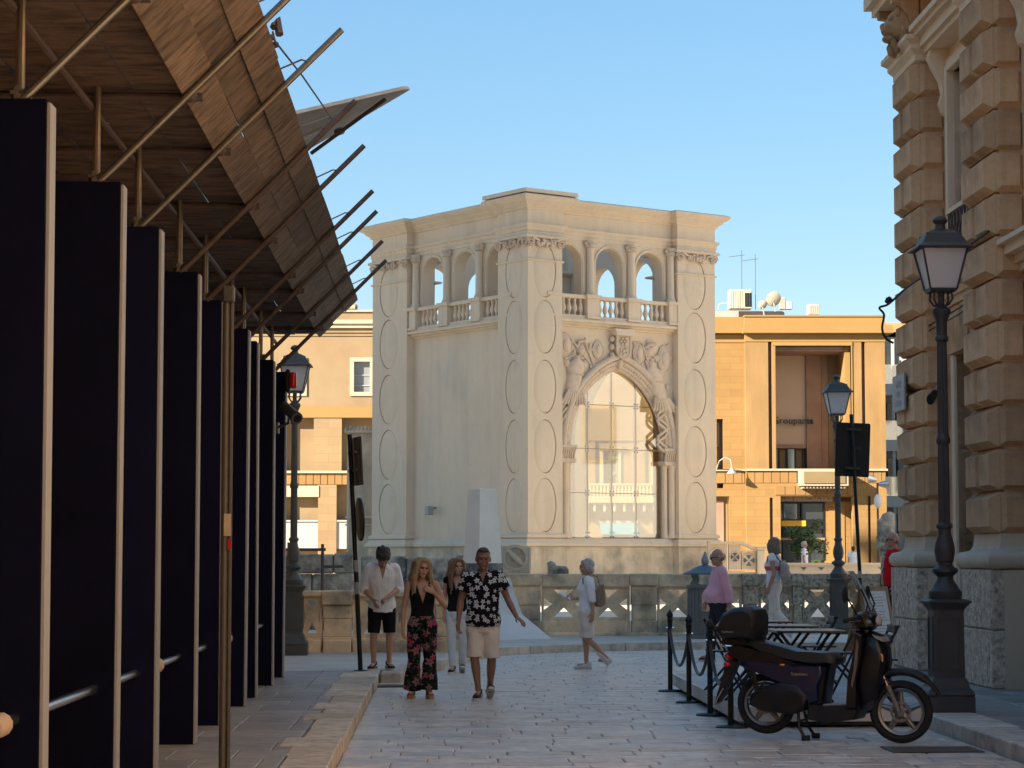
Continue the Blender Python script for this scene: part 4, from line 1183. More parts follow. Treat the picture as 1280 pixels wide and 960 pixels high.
# apartment block between the orange building and the near palazzo
ap = thing('apartment_block', 'grey and white apartment block with balconies seen at the right of the orange building', 'building', (at(1120, 700, 128).x, 128, 0))
fa = Fac(ap, 128)
fa.part('wall', m_aptw, 1085, 1190, 418, 735, 1.5, 9)
fa.part('roof', m_tile, 1080, 1195, 402, 414, .6, 9); 
b = MB(); b.frustum((fa.x(1080) + fa.x(1195)) / 2, 4.8, fa.z(414), fa.z(396), (fa.x(1195) - fa.x(1080)) / 2, 4.4, 1.0, 1.2); b.build('roof', m_tile, ap)
for q in (470, 540, 610, 680):
    fl_ = fa.part('balcony', m_aptw, 1088, 1190, q + 10, q + 24, -.2, 1.5); fa.part('railing', m_glass, 1088, 1190, q - 14, q + 10, -.2, -.15, fl_)
    for k in range(8): fa.part('post', m_apt, 1090 + 13 * k, 1093 + 13 * k, q - 46, q + 10, -.1, .2, fl_)
    fa.part('window', m_wglass, 1092, 1128, q - 38, q + 8, 1.4, 1.52, fl_)
# distant street furniture near the facades
fpole = thing('floodlight_pole', 'thin pole with two silver floodlights before the orange building', 'light pole', (at(1098, 700, 96).x, 96, .5))
z1 = at(1098, 604, 96).z - .5
MB().tube((0, 0, 0), (0, 0, z1), .045).build('pole', m_tube_d, fpole)
for s, t in ((-1, .35), (1, -.1)):
    fl2 = MB().loft([(Vector((s * .05, 0, z1 + t * .4)), Vector((0, .1, 0)), Vector((0, 0, .08))), (Vector((s * .42, -.1, z1 + t * .4 + .2 * t)), Vector((0, .2, 0)), Vector((0, 0, .2)))], 12).build('floodlight', m_steel, fpole)
MB().ball((0, -.02, 1.9 + 1.6), .16, .16, .3).build('globe', m_milk, fpole)
st = thing('carved_finial', 'weathered grey carved stone finial behind the man in the red shirt', 'sculpture', (at(1108, 700, 60).x, 60, 0))
b = MB(); b.loft([((0, 0, 0), (.16, 0, 0), (0, .14, 0)), ((0, 0, 1.7), (.15, 0, 0), (0, .14, 0)), ((.02, 0, 2.0), (.20, 0, 0), (0, .16, 0)), ((.0, 0, 2.5), (.24, 0, 0), (0, .16, 0)), ((.07, 0, 2.8), (.16, 0, 0), (0, .12, 0)), ((.10, 0, 2.86), (.05, 0, 0), (0, .05, 0))], 12)
for k in range(30): b.ball((-.2 + rnd.uniform(-.05, .12), -.1, 1.9 + rnd.uniform(0, .75)), .06, .07, .07, 7, 5)
st_me = remesh(b, .03, m_old, 1); place('stone', st_me, st)

# chapel wall joined to the pavilion's left side
ch = thing('chapel', 'low beige chapel wall with a carved top edge left of the pavilion', 'building', (at(450, 700, 85).x, 85, 0))
fch = Fac(ch, 85)
fch.part('wall', m_tower_d, 434, 476, 541, 735, 0, 6); fch.part('ledge', m_tower, 432, 476, 645, 648, -.1, .1); fch.part('cornice', m_tower, 431, 476, 538, 541, -.12, .2); fch.part('ledge', m_tower, 432, 476, 655, 657, -.06, .1)
for k in range(9): mb = MB(); mb.ball((fch.x(433 + k * 4.8), -.06, fch.z(537.5 - (k % 2))), .08, .08, .13, 7, 5); mb.build('crest', m_tower_d, ch)
fch.part('pier', m_tower, 434, 437, 541, 690, -.05, .1)

# ================================================================ walls round the ruins
Tw = lambda u, d, z: (u, d, z)
rw = thing('stone_balustrade', 'long stone balustrade with pierced X panels and flat coping facing the crossing', 'balustrade', (at(770, 790, 45.7).x, 45.7, .125))
fr_ = Fac(rw, 45.7)
ZB, ZT = .0, 1.20
def bal_run(root, items, mat_c, zc=1.22, bottom=.0, yb=0):
    for kind, a, c, mat in items:
        if kind == 'pier':
            b = MB(); b.chbox(a, c, -.16 + yb, .22 + yb, bottom, .30, .012); b.build('pier_stone', mat, root, smooth=False)
            b = MB(); b.chbox(a + .015, c - .015, -.145 + yb, .2 + yb, .304, .60, .012); b.build('pier_stone', mat, root, smooth=False)
            b = MB(); b.chbox(a, c, -.15 + yb, .2 + yb, .604, zc - .24, .012); b.build('pier_stone', mat, root, smooth=False)
            b = MB(); b.chbox(a - .02, c + .02, -.20 + yb, .26 + yb, zc - .235, zc + .005, .02); b.build('coping_stone', mat, root, smooth=False)
        else:
            b = MB(); b.chbox(a, c, -.10 + yb, .16 + yb, bottom, .285, .012); b.build('plinth_stone', mat, root, smooth=False)
            b = MB(); zb0, zm_, zt0 = .288, .622, .955; um = (a + c) / 2; hw_ = min(.20, (c - a) * .24); sw_ = min(.17, (c - a) / 2 - hw_ - .07)
            tri = lambda u: max(0, 1 - abs(u - um) / hw_)
            T2 = lambda u, d, z: (u, -.05 + yb + d, z)
            lf, rt = a + .05, c - .05
            wall_open(b, T2, a + .004, c - .004, zb0, zm_, .15, [(lf, lf + sw_, lambda u: zm_ - .12 * (1 - (u - lf) / sw_), zm_), (um - hw_, um + hw_, zb0 + .07, lambda u: zb0 + .07 + .19 * tri(u)), (rt - sw_, rt, lambda u: zm_ - .12 * (1 - (rt - u) / sw_), zm_)], n=2)
            wall_open(b, T2, a + .004, c - .004, zm_, zt0, .15, [(lf, lf + sw_, zm_, lambda u: zm_ + .12 * (1 - (u - lf) / sw_)), (um - hw_, um + hw_, lambda u: zt0 - .05 - .17 * tri(u), zt0 - .05), (rt - sw_, rt, zm_, lambda u: zm_ + .12 * (1 - (rt - u) / sw_))], n=2)
            b.build('pierced_panel', mat, root, smooth=False)
            b = MB(); b.chbox(a, c, -.13 + yb, .19 + yb, .96, zc, .02); b.build('coping_stone', mat, root, smooth=False)
X = fr_.x
items = [('pier', X(632), X(676), m_bal), ('panel', X(676.5), X(732), m_bal), ('panel', X(732.5), X(786.5), m_bal), ('pier', X(788), X(820), m_bal), ('panel', X(820.5), X(872), m_bal), ('panel', X(872.5), X(926), m_bal),
         ('pier', X(927), X(946), m_pitted), ('panel', X(946.5), X(988), m_pitted), ('pier', X(988.5), X(1000), m_pitted), ('panel', X(1000.5), X(1040), m_pitted), ('pier', X(1041), X(1054), m_pitted), ('panel', X(1054.5), X(1098), m_pitted), ('pier', X(1099), X(1125), m_bal)]
bal_run(rw, items, m_bal)
MB().chbox(X(630), X(1127), -.26, .3, -.12, .06, .02).build('plinth', m_bal, rw)
lw = thing('stone_balustrade', 'nearer stretch of stone balustrade behind the young man in the white shirt', 'balustrade', (at(470, 820, 37.8).x, 37.8, .07))
fl_ = Fac(lw, 37.8); X = fl_.x
items = [('panel', X(330), X(378), m_bal), ('panel', X(378.5), X(405), m_bal), ('pier', X(406), X(441), m_bal), ('panel', X(442), X(494), m_bal), ('panel', X(494.5), X(545), m_bal), ('pier', X(546), X(576), m_bal)]
bal_run(lw, items, m_bal, zc=1.06)
for s_, (a, c) in enumerate(((X(330), X(404)), (X(407), X(441.5)), (X(443), X(576)))):
    MB().chbox(a, c, -.24 + (-.06 if s_ == 1 else 0), .3, -.05, .26, .02).build('plinth_stone', m_bal, lw, smooth=False)
# stone fragment lying on the coping
sf = thing('stone_fragment', 'rough carved stone fragment lying on the balustrade coping near the silver-haired woman', 'stone', (at(697, 719, 45.7).x, 45.75, 1.345))
b = MB(); b.box(-.20, .22, -.1, .1, 0, .08); b.box(-.20, -.08, -.1, .1, 0, .22); b.ball((.05, -.02, .1), .16, .1, .07); b.ball((-.12, 0, .18), .08, .1, .06)
place('stone', remesh(b, .02, m_old, 1, warp=lambda c: c + .02 * Vector(noise.noise_vector(c * 9))), sf)
# weathered ruin walls between the balustrades and the pavilion
def rough_wall(name, label, px0, px1, pytop, D, mat, seed, cat='wall', rows=4):
    root = thing(name, label, cat, (at((px0 + px1) / 2, 700, D).x, D, 0)); f = Fac(root, D); r_ = random.Random(seed)
    zt = f.z(pytop); z = 0; hh = zt / rows
    for k in range(rows):
        x = f.x(px0)
        while x < f.x(px1) - .05:
            wd = r_.uniform(.7, 1.5); xe = min(x + wd, f.x(px1))
            mb = MB(); mb.chbox(x + .01, xe - .01, -.2 + r_.uniform(-.05, .05), .35, z + .005, z + hh - .005 + (r_.uniform(-.08, .03) if k == rows - 1 else 0), .035)
            mb.build('stone', mat, root, smooth=False); x = xe
        z += hh
    return root, f
rough_wall('ruin_wall', 'lichen-stained stone block wall under the tan building behind the left street lamp', 340, 444, 692, 50, m_old, 3)
rough_wall('ruin_wall', 'dark streaked rough stone wall below the blank face of the pavilion', 452, 612, 694, 54, m_old, 5, rows=3)
rn, f2 = rough_wall('ruin_wall', 'pale carved stone block wall with an X relief right of the white obelisk', 612, 664, 682, 53, m_tower_d, 9, rows=3)
b = MB()
xc, zc_ = f2.x(644), f2.z(697)
b.lathe([(.0, 0), (.30, 0), (.30, .06), (.24, .08), (.22, .03), (.0, .03)], 20); 
b.v = [Vector((xc + p.x, -.24 - p.z, zc_ + p.y)) for p in b.v]
for a in (.78, -.78): b.loft([(Vector((xc - .25 * math.cos(a), -.3, zc_ - .25 * math.sin(a))), Vector((.03, 0, .03)), Vector((0, .05, 0))), (Vector((xc, -.33, zc_)), Vector((.05, 0, .05)), Vector((0, .06, 0))), (Vector((xc + .25 * math.cos(a), -.3, zc_ + .25 * math.sin(a))), Vector((.03, 0, .03)), Vector((0, .05, 0)))], 8)
b.build('carved_cross', m_tower_d, rn)
dd = thing('railing', 'two thin dark metal rail posts standing on the stone ruin wall behind the left lamp', 'railing', (at(385, 700, 49.5).x, 49.5, 0))
fd = Fac(dd, 49.5); 
for p, q0, q1 in ((362, 678, 745), (404, 680, 745)): MB().tube((fd.x(p), 0, fd.z(q1)), (fd.x(p), 0, fd.z(q0)), .035).build('post', m_tube_d, dd)
MB().tube((fd.x(350), 0, fd.z(687)), (fd.x(408), 0, fd.z(687)), .032).build('rail', m_tube_d, dd); MB().tube((fd.x(404), 0, fd.z(708)), (fd.x(430), 0, fd.z(708)), .03).build('rail', m_tube_d, dd)
# stair parapet with quatrefoil panels, right of the pavilion
sp_ = thing('stair_parapet', 'pale stair parapet with round pierced panels sloping down right of the pavilion', 'parapet', (at(920, 700, 79).x, 79, 0))
fs = Fac(sp_, 79)
b = MB(); b.prism([(fs.x(884), 0), (fs.x(957), 0), (fs.x(957), fs.z(716)), (fs.x(884), fs.z(712))], Tw, -.1, .4); b.build('wall', m_tower_d, sp_)
b = MB(); b.prism([(fs.x(884), fs.z(680)), (fs.x(925), fs.z(680)), (fs.x(946), fs.z(690)), (fs.x(946), fs.z(685.5)), (fs.x(926), fs.z(677)), (fs.x(884), fs.z(676.5))], Tw, -.14, .3); b.build('coping', m_tower, sp_)
def holes_panel(p0, p1, zb, zt):
    b = MB(); uc = (p0 + p1) / 2; zc = (zb + zt) / 2; n = 28; r = min(p1 - p0, zt - zb) / 2 - .03
    # slab with four teardrop recesses
    b.prism([(p0, zb), (p1, zb), (p1, zt), (p0, zt)], Tw, -.0, .25)
    b.build('panel', m_tower, sp_)
    for k in range(4):
        a = k * PI / 2; c = (uc + r * .62 * math.cos(a), zc + r * .62 * math.sin(a)); t = (math.cos(a), math.sin(a)); s = (-t[1], t[0])
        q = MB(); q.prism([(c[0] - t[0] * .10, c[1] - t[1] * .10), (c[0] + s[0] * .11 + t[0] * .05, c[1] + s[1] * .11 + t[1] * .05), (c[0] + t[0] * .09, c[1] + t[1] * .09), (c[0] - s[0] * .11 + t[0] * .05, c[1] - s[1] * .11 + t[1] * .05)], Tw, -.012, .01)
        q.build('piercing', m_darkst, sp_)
    q = MB(); q.path([(uc + r * math.cos(2 * PI * i / n), -.02, zc + r * math.sin(2 * PI * i / n)) for i in range(n + 1)], .022, 5); q.build('ring', m_tower, sp_)
holes_panel(fs.x(884), fs.x(908), fs.z(712), fs.z(680)); holes_panel(fs.x(910), fs.x(925), fs.z(712), fs.z(680.5)); holes_panel(fs.x(926), fs.x(944), fs.z(712), fs.z(689))
MB().chbox(fs.x(944.5), fs.x(955), -.2, .4, 0, fs.z(687), .03).build('pier', m_tower, sp_); MB().chbox(fs.x(943), fs.x(957), -.26, .46, fs.z(687), fs.z(683.5), .03).build('pier_cap', m_tower, sp_)
pp = thing('low_parapet', 'low pale parapet with small triangular piercings behind the walking woman in white', 'parapet', (at(1020, 700, 83.5).x, 83.5, 0))
fq = Fac(pp, 83.5)
fq.part('wall', m_tower, 957, 1165, 706.5, 740, 0, .4); fq.part('coping', m_tower, 955, 1165, 703.5, 706.5, -.1, .5)
for p in (972, 1003, 1025, 1100, 1140):
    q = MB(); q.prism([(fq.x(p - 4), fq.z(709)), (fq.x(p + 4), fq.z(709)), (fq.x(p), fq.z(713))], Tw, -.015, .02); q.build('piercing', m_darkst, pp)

# white obelisk with a flared foot
obk = thing('obelisk', 'white tapering concrete obelisk with a dark band and flared foot behind the walking couple', 'obelisk', (at(603, 795, 44.0).x, 44.0, .125), R(36))
fo = Fac(obk, 44.0); s_ = 44.0 / F
zz = lambda y: fo.z(y) - .125
hw = lambda w_: w_ * s_ / 2 / 1.38
b = MB(); b.frustum(0, 0, zz(704), zz(612), hw(48), hw(48), hw(35), hw(35)); b.frustum(0, 0, zz(612), zz(611), hw(35), hw(35), hw(33), hw(33)); b.build('shaft', m_white, obk, smooth=False)
b = MB(); b.frustum(0, 0, zz(722), zz(704), hw(52), hw(52), hw(49), hw(49)); b.build('band', m_darkst, obk, smooth=False)
b = MB(); b.frustum(0, 0, zz(735), zz(722), hw(76), hw(76), hw(68), hw(68)); b.frustum(0, 0, zz(768), zz(735), hw(98), hw(98), hw(74), hw(74)); b.frustum(0, 0, 0, zz(768), hw(170), hw(170), hw(98), hw(98)); b.build('foot', m_white2, obk, smooth=False)

# ================================================================ arcade house, and unseen palaces added to shade, bounce sun and show in the glass
def plain_palace(name, label, x0, x1, y0, y1, h, mat, rot=0.0, loc=(0, 0, 0)):
    root = thing(name, label, 'building', loc, rot)
    MB().box(x0, x1, y0, y1, -.05, h).build('wall', mat, root, smooth=False)
    b = MB(); b.box(x0 - .4, x1 + .4, y0 - .4, y1 + .4, h, h + .5); b.build('cornice', m_pale, root, smooth=False)
    for zf in (6.0, 11.0, 15.5):
        if zf + 3 > h: continue
        n = int((y1 - y0) / 3.6)
        for i in range(n):
            yc = y0 + (i + .5) * (y1 - y0) / n
            for xs, d in ((x1, 1), (x0, -1)):
                wq = MB(); wq.box(min(xs, xs + d * .1), max(xs, xs + d * .1), yc - .75, yc + .75, zf - .1, zf + 2.5)
                o = wq.build('window', m_pale, root, smooth=False)
                MB().box(min(xs + d * .1, xs + d * .13), max(xs + d * .1, xs + d * .13), yc - .55, yc + .55, zf, zf + 2.3).build('pane', m_wpane, o, smooth=False)
    return root
plain_palace('arcade_house', 'low stone arcade house in deep shade behind the navy pillars and canopy', -9, -4.5, 5, 46, 5.4, m_brown, PHI)
plain_palace('street_shade_block', 'unseen tall block added left of the street to keep it in shade', -38, -27, -8, 38.3, 29.5, m_tan)  # added out of view: casts the street's shade, ends where sun passes
plain_palace('square_shade_block', 'unseen tall block left of the square, shaped to shade the pavilion', -47, -36, 47, 67, 38.5, m_tan)  # unseen; placed and sized along the sun's rays to shade the pavilion
plain_palace('end_sky_block', 'unseen block added behind the viewer to cut sky light in the street', -30, 30, -24, -14, 13, m_upper)  # added behind the camera to darken surfaces that face it
plain_palace('far_bounce_palace', 'unseen pale palace right of the square, added to reflect sun onto the pavilion', 26, 38, 48, 104, 26, m_upper)  # added out of view; its sunlit side fills the pavilion's right face
# ================================================================ scaffold arcade on the left
PV = [12.0, 14.68, 16.7, 19.36, 21.5, 24.2, 25.65, 28.1, 29.95]
ords = ['nearest', 'second', 'third', 'fourth', 'fifth', 'sixth', 'seventh', 'eighth', 'last']
panel_me = MB().chbox(-.64, -.022, 0, .17, 0, 3.99, .006).mesh(m_navy)
strip_me = MB().chbox(-.0215, 0, .002, .168, 0, 3.97, .003).mesh(m_white_edge)
for i, v in enumerate(PV):
    t = thing('hoarding_pillar', '%s navy boxed scaffold pillar with a pale street edge, counted from the viewer' % ords[i] if i < 8 else 'last navy boxed scaffold pillar, beside the left street lamp', 'pillar', S(-2.07, v, .125), PHI, 'navy boxed pillars under the canopy')
    t.rotation_euler = (R(rnd.uniform(-.25, .25)), R(rnd.uniform(-.25, .25)), PHI + R(rnd.uniform(-1, 1)))
    place('panel', panel_me, t); place('edge_board', strip_me, t)
cn = thing('scaffold_canopy', 'scaffold canopy of brown boards on slanting tubes over the left pavement', 'scaffold canopy', S(-2.26, 20, 4.12), PHI)
def Lc(u, v, z): return Vector((u + 2.26, v - 20, z - 4.12))
allV = [9.4] + PV
for v in allV:
    vm = v + .085
    mb = MB(); mb.tube(Lc(-2.26, vm, 3.9), Lc(-2.26, vm, 4.80), .0245, n=10); mb.build('upright_tube', m_tube, cn)
    mb = MB(); mb.tube(Lc(-4.4, vm + .06, 4.70), Lc(-1.58, vm + .06, 4.70), .03, n=10); mb.build('cross_tube', m_tube_d, cn)
    mb = MB(); mb.tube(Lc(-2.24, vm - .06, 4.11), Lc(-.76, vm - .06, 5.60), .0245, n=10); mb.build('slanting_tube', m_tube if v < 19 else m_tube_d, cn)
    mb = MB()
    for (dz, r) in ((4.13, .045), (4.17, .04)): mb.tube(Lc(-2.31, vm, dz), Lc(-2.2, vm, dz), .02, n=6); mb.tube(Lc(-2.26, vm - .08, dz), Lc(-2.26, vm + .05, dz), .022, n=6)
    mb.ball(Lc(-2.26, vm, 4.13), .045, .045, .03, 8, 6); mb.build('clamp', m_tube, cn)
    mb = MB(); mb.ball(Lc(-1.66, vm, 4.70), .05, .06, .05, 8, 6); mb.build('clamp', m_tube_d, cn)
    mb = MB(); mb.path([Lc(-1.22, vm - .3, 5.24), Lc(-1.05, vm - .2, 5.34), Lc(-1.02, vm - .06, 5.36), Lc(-1.08, vm + .0, 5.30)], .007, 5); mb.build('tie_wire', m_tube_d, cn)
for (u, z, m_, r) in ((-2.30, 4.62, m_tube_d, .024), (-4.1, 4.62, m_tube_d, .024), (-3.1, 4.62, m_tube_d, .024)):
    mb = MB(); mb.tube(Lc(u, 8, z), Lc(u, 31.4, z), r, n=8); mb.build('ledger_tube', m_, cn)
# deck boards, with slight steps and gaps
u = -4.42
while u < -1.7:
    v = 7.6 + rnd.uniform(-.6, 0)
    ue = min(u + .34, -1.66)
    while v < 31.3:
        dv = rnd.uniform(1.6, 2.6); dv = min(dv, 31.35 - v)
        mb = MB(); z = 4.735 + rnd.uniform(0, .02)
        p = [Lc(u + .006, v + .01, z), Lc(ue - .006, v + .01, z), Lc(ue - .006, v + dv - .01, z + rnd.uniform(-.008, .008)), Lc(u + .006, v + dv - .01, z)]
        q = [a + Vector((0, 0, .03)) for a in p]
        mb.add(p + q, [(0, 3, 2, 1), (4, 5, 6, 7), (0, 1, 5, 4), (1, 2, 6, 5), (2, 3, 7, 6), (3, 0, 4, 7)])
        mb.build('deck_board', m_ply_d, cn, smooth=False); v += dv
    u = ue
# sloping apron: three rows of boards lying on the slanting tubes
def apron(t): return (-1.70 + t * .50, 4.69 + t * .50)
for k, (t0, t1) in enumerate(((0, .37), (.36, .71), (.70, 1.04))):
    v = 7.6 - .7 * k
    while v < 31.2:
        dv = rnd.uniform(1.5, 2.4); dv = min(dv, 31.25 - v)
        (u0, z0), (u1, z1) = apron(t0), apron(t1)
        j = rnd.uniform(0, .010) + .020 * (k % 2)
        p = [Lc(u0, v + .004, z0 + j), Lc(u1, v + .004, z1 + j), Lc(u1 + rnd.uniform(-.01, .01), v + dv - .004, z1 + j), Lc(u0, v + dv - .004, z0 + j)]
        nn = Vector((-.7, 0, .7)) * .025
        mb = MB(); mb.add(p + [a + nn for a in p], [(0, 3, 2, 1), (4, 5, 6, 7), (0, 1, 5, 4), (1, 2, 6, 5), (2, 3, 7, 6), (3, 0, 4, 7)])
        mb.build('apron_board', m_ply, cn, smooth=False); v += dv
mb = MB(); mb.path([Lc(-1.18, 15.6, 5.35), Lc(-1.16, 15.65, 5.42), Lc(-1.14, 15.6, 5.30)], .03, 6); mb.build('wire_knot', m_tube_d, cn)
# upper fan of grey planks further along
un = thing('plank_fan', 'raised fan of grey planks jutting into the sky above the canopy edge', 'plank panel', at(440, 150, 29), 0)
o_ = un.location.copy()
A_, B_, C_, D_ = at(352, 146, 27.4), at(372, 196, 30.2), at(513, 112, 30.2), at(506, 111.5, 28.6)
for k in range(3):
    t0, t1 = k / 3 + .012, (k + 1) / 3 - .012
    p = [A_.lerp(B_, t0), A_.lerp(B_, t1), D_.lerp(C_, t1) + (C_ - B_) * (-.04 * (2 - k) * 0), D_.lerp(C_, t0)]
    up_ = Vector((-.45, 0, .9)).normalized() * .045
    mb = MB(); mb.add([a - o_ for a in p] + [a + up_ - o_ for a in p], [(0, 3, 2, 1), (4, 5, 6, 7), (0, 1, 5, 4), (1, 2, 6, 5), (2, 3, 7, 6), (3, 0, 4, 7)]); mb.build('plank', m_plank_g, un, smooth=False)
dn_ = Vector((.03, 0, -.06))
mb = MB(); mb.tube(at(386, 186, 29.4) + dn_ - o_, at(479, 118, 29.0) + dn_ - o_, .026); mb.build('tube', m_tube_d, un)
mb = MB(); mb.tube(at(418, 157, 29.2) + dn_ * 1.4 - o_, at(424, 158, 29.6) + dn_ - o_, .05); mb.build('clamp', m_tube_d, un)
wr = thing('stay_wire', 'thin stay wire running from the canopy edge down to the grey plank fan', 'wire', at(341, 42, 19.0))
mb = MB(); o_ = wr.location.copy(); mb.path([at(341, 40, 19.0) - o_, at(344, 52, 19.4) - o_, at(378, 95, 23) - o_, at(416, 150, 28.6) - o_], .010, 5); mb.build('wire', m_tube_d, wr)
mb = MB()
for k in range(6): mb.ball(Vector((rnd.uniform(-.03, .03), 0, rnd.uniform(-.12, .08))), .028, .028, .03, 6, 5)
mb.build('knot', m_tube_d, wr)
# handrail through the pillars
hr = thing('handrail', 'steel handrail running along the pavement between the navy pillars', 'handrail', S(-2.22, 20, .125), PHI)
for a, c in zip([8.5] + PV, PV + [31.2]):
    mb = MB(); mb.tube((0, a - 20, .73), (0, c - 20, .73), .029, n=12); mb.build('rail', m_steel, hr)
mb = MB(); mb.tube((-.42, -12, .72), (-.42, 11, .72), .0245, n=10); mb.build('rail', m_tube, hr)
for v in (11.5, 17.75, 23.5):
    mb = MB(); mb.path([(0, v - 20 - .16, .73), (0, v - 20 - .15, .73), (0, v - 20 + .13, .73), (0, v - 20 + .14, .73)], [.042, .062, .062, .042], 12); mb.build('foam_pad', m_pad, hr)
# square tan post with a sticker
tp = thing('steel_post', 'slender tan steel post with an orange sticker standing on the left pavement', 'post', S(-1.585, 16.6, .125), PHI)
MB().tube((0, 0, 0), (0, 0, 3.42), .025, n=12).build('post', m_post, tp); MB().tube((.038, .03, 0), (.038, .03, 3.55), .017, n=10).build('pipe', m_post, tp)
MB().box(.0, .052, -.032, -.0285, 1.72, 1.88).build('sticker', m_pad, tp); MB().box(.03, .055, -.031, -.029, 1.62, 1.70).build('sticker', m_redl, tp)
mb = MB(); mb.chbox(-.02, .06, -.05, .06, 3.42, 3.54, .01); mb.build('bracket', m_post, tp)
# camera and red lamp fixed to the far pillars
cc = thing('security_camera', 'grey-brown bullet security camera bracketed to the eighth navy pillar', 'camera', S(-2.05, 28.15, 3.27), PHI)
a, b_ = Vector((.10, -.25, .26)), Vector((.26, -.52, .11))
MB().tube(a, b_, .062, .066, n=16).build('body', m_pad if False else m_tube, cc); d = (b_ - a).normalized()
MB().tube(b_ - d * .02 + Vector((0, 0, .0)), b_ + d * .05, .074, .076, n=16).build('hood', m_tube, cc); MB().tube(b_ + d * .03, b_ + d * .052, .05, n=14).build('lens', m_black, cc)
MB().path([(0, -.05, 0), (.06, -.15, .02), (.16, -.28, .05), (.17, -.36, .13)], .018, 8).build('bracket', m_tube, cc); MB().chbox(-.0, .03, -.12, .02, -.07, .07, .005).build('mount', m_tube, cc)
rl = thing('warning_lamp', 'red warning lamp with black housing on the last navy pillar', 'warning lamp', S(-2.06, 29.75, 3.98), PHI)
MB().chbox(.0, .06, -.05, .05, -.15, .15, .02).build('housing', m_black, rl); MB().lathe([(.045, 0), (.052, .02), (.052, .19), (.04, .21)], 14, (.10, -.02, -.10)).build('lens', m_redl, rl)

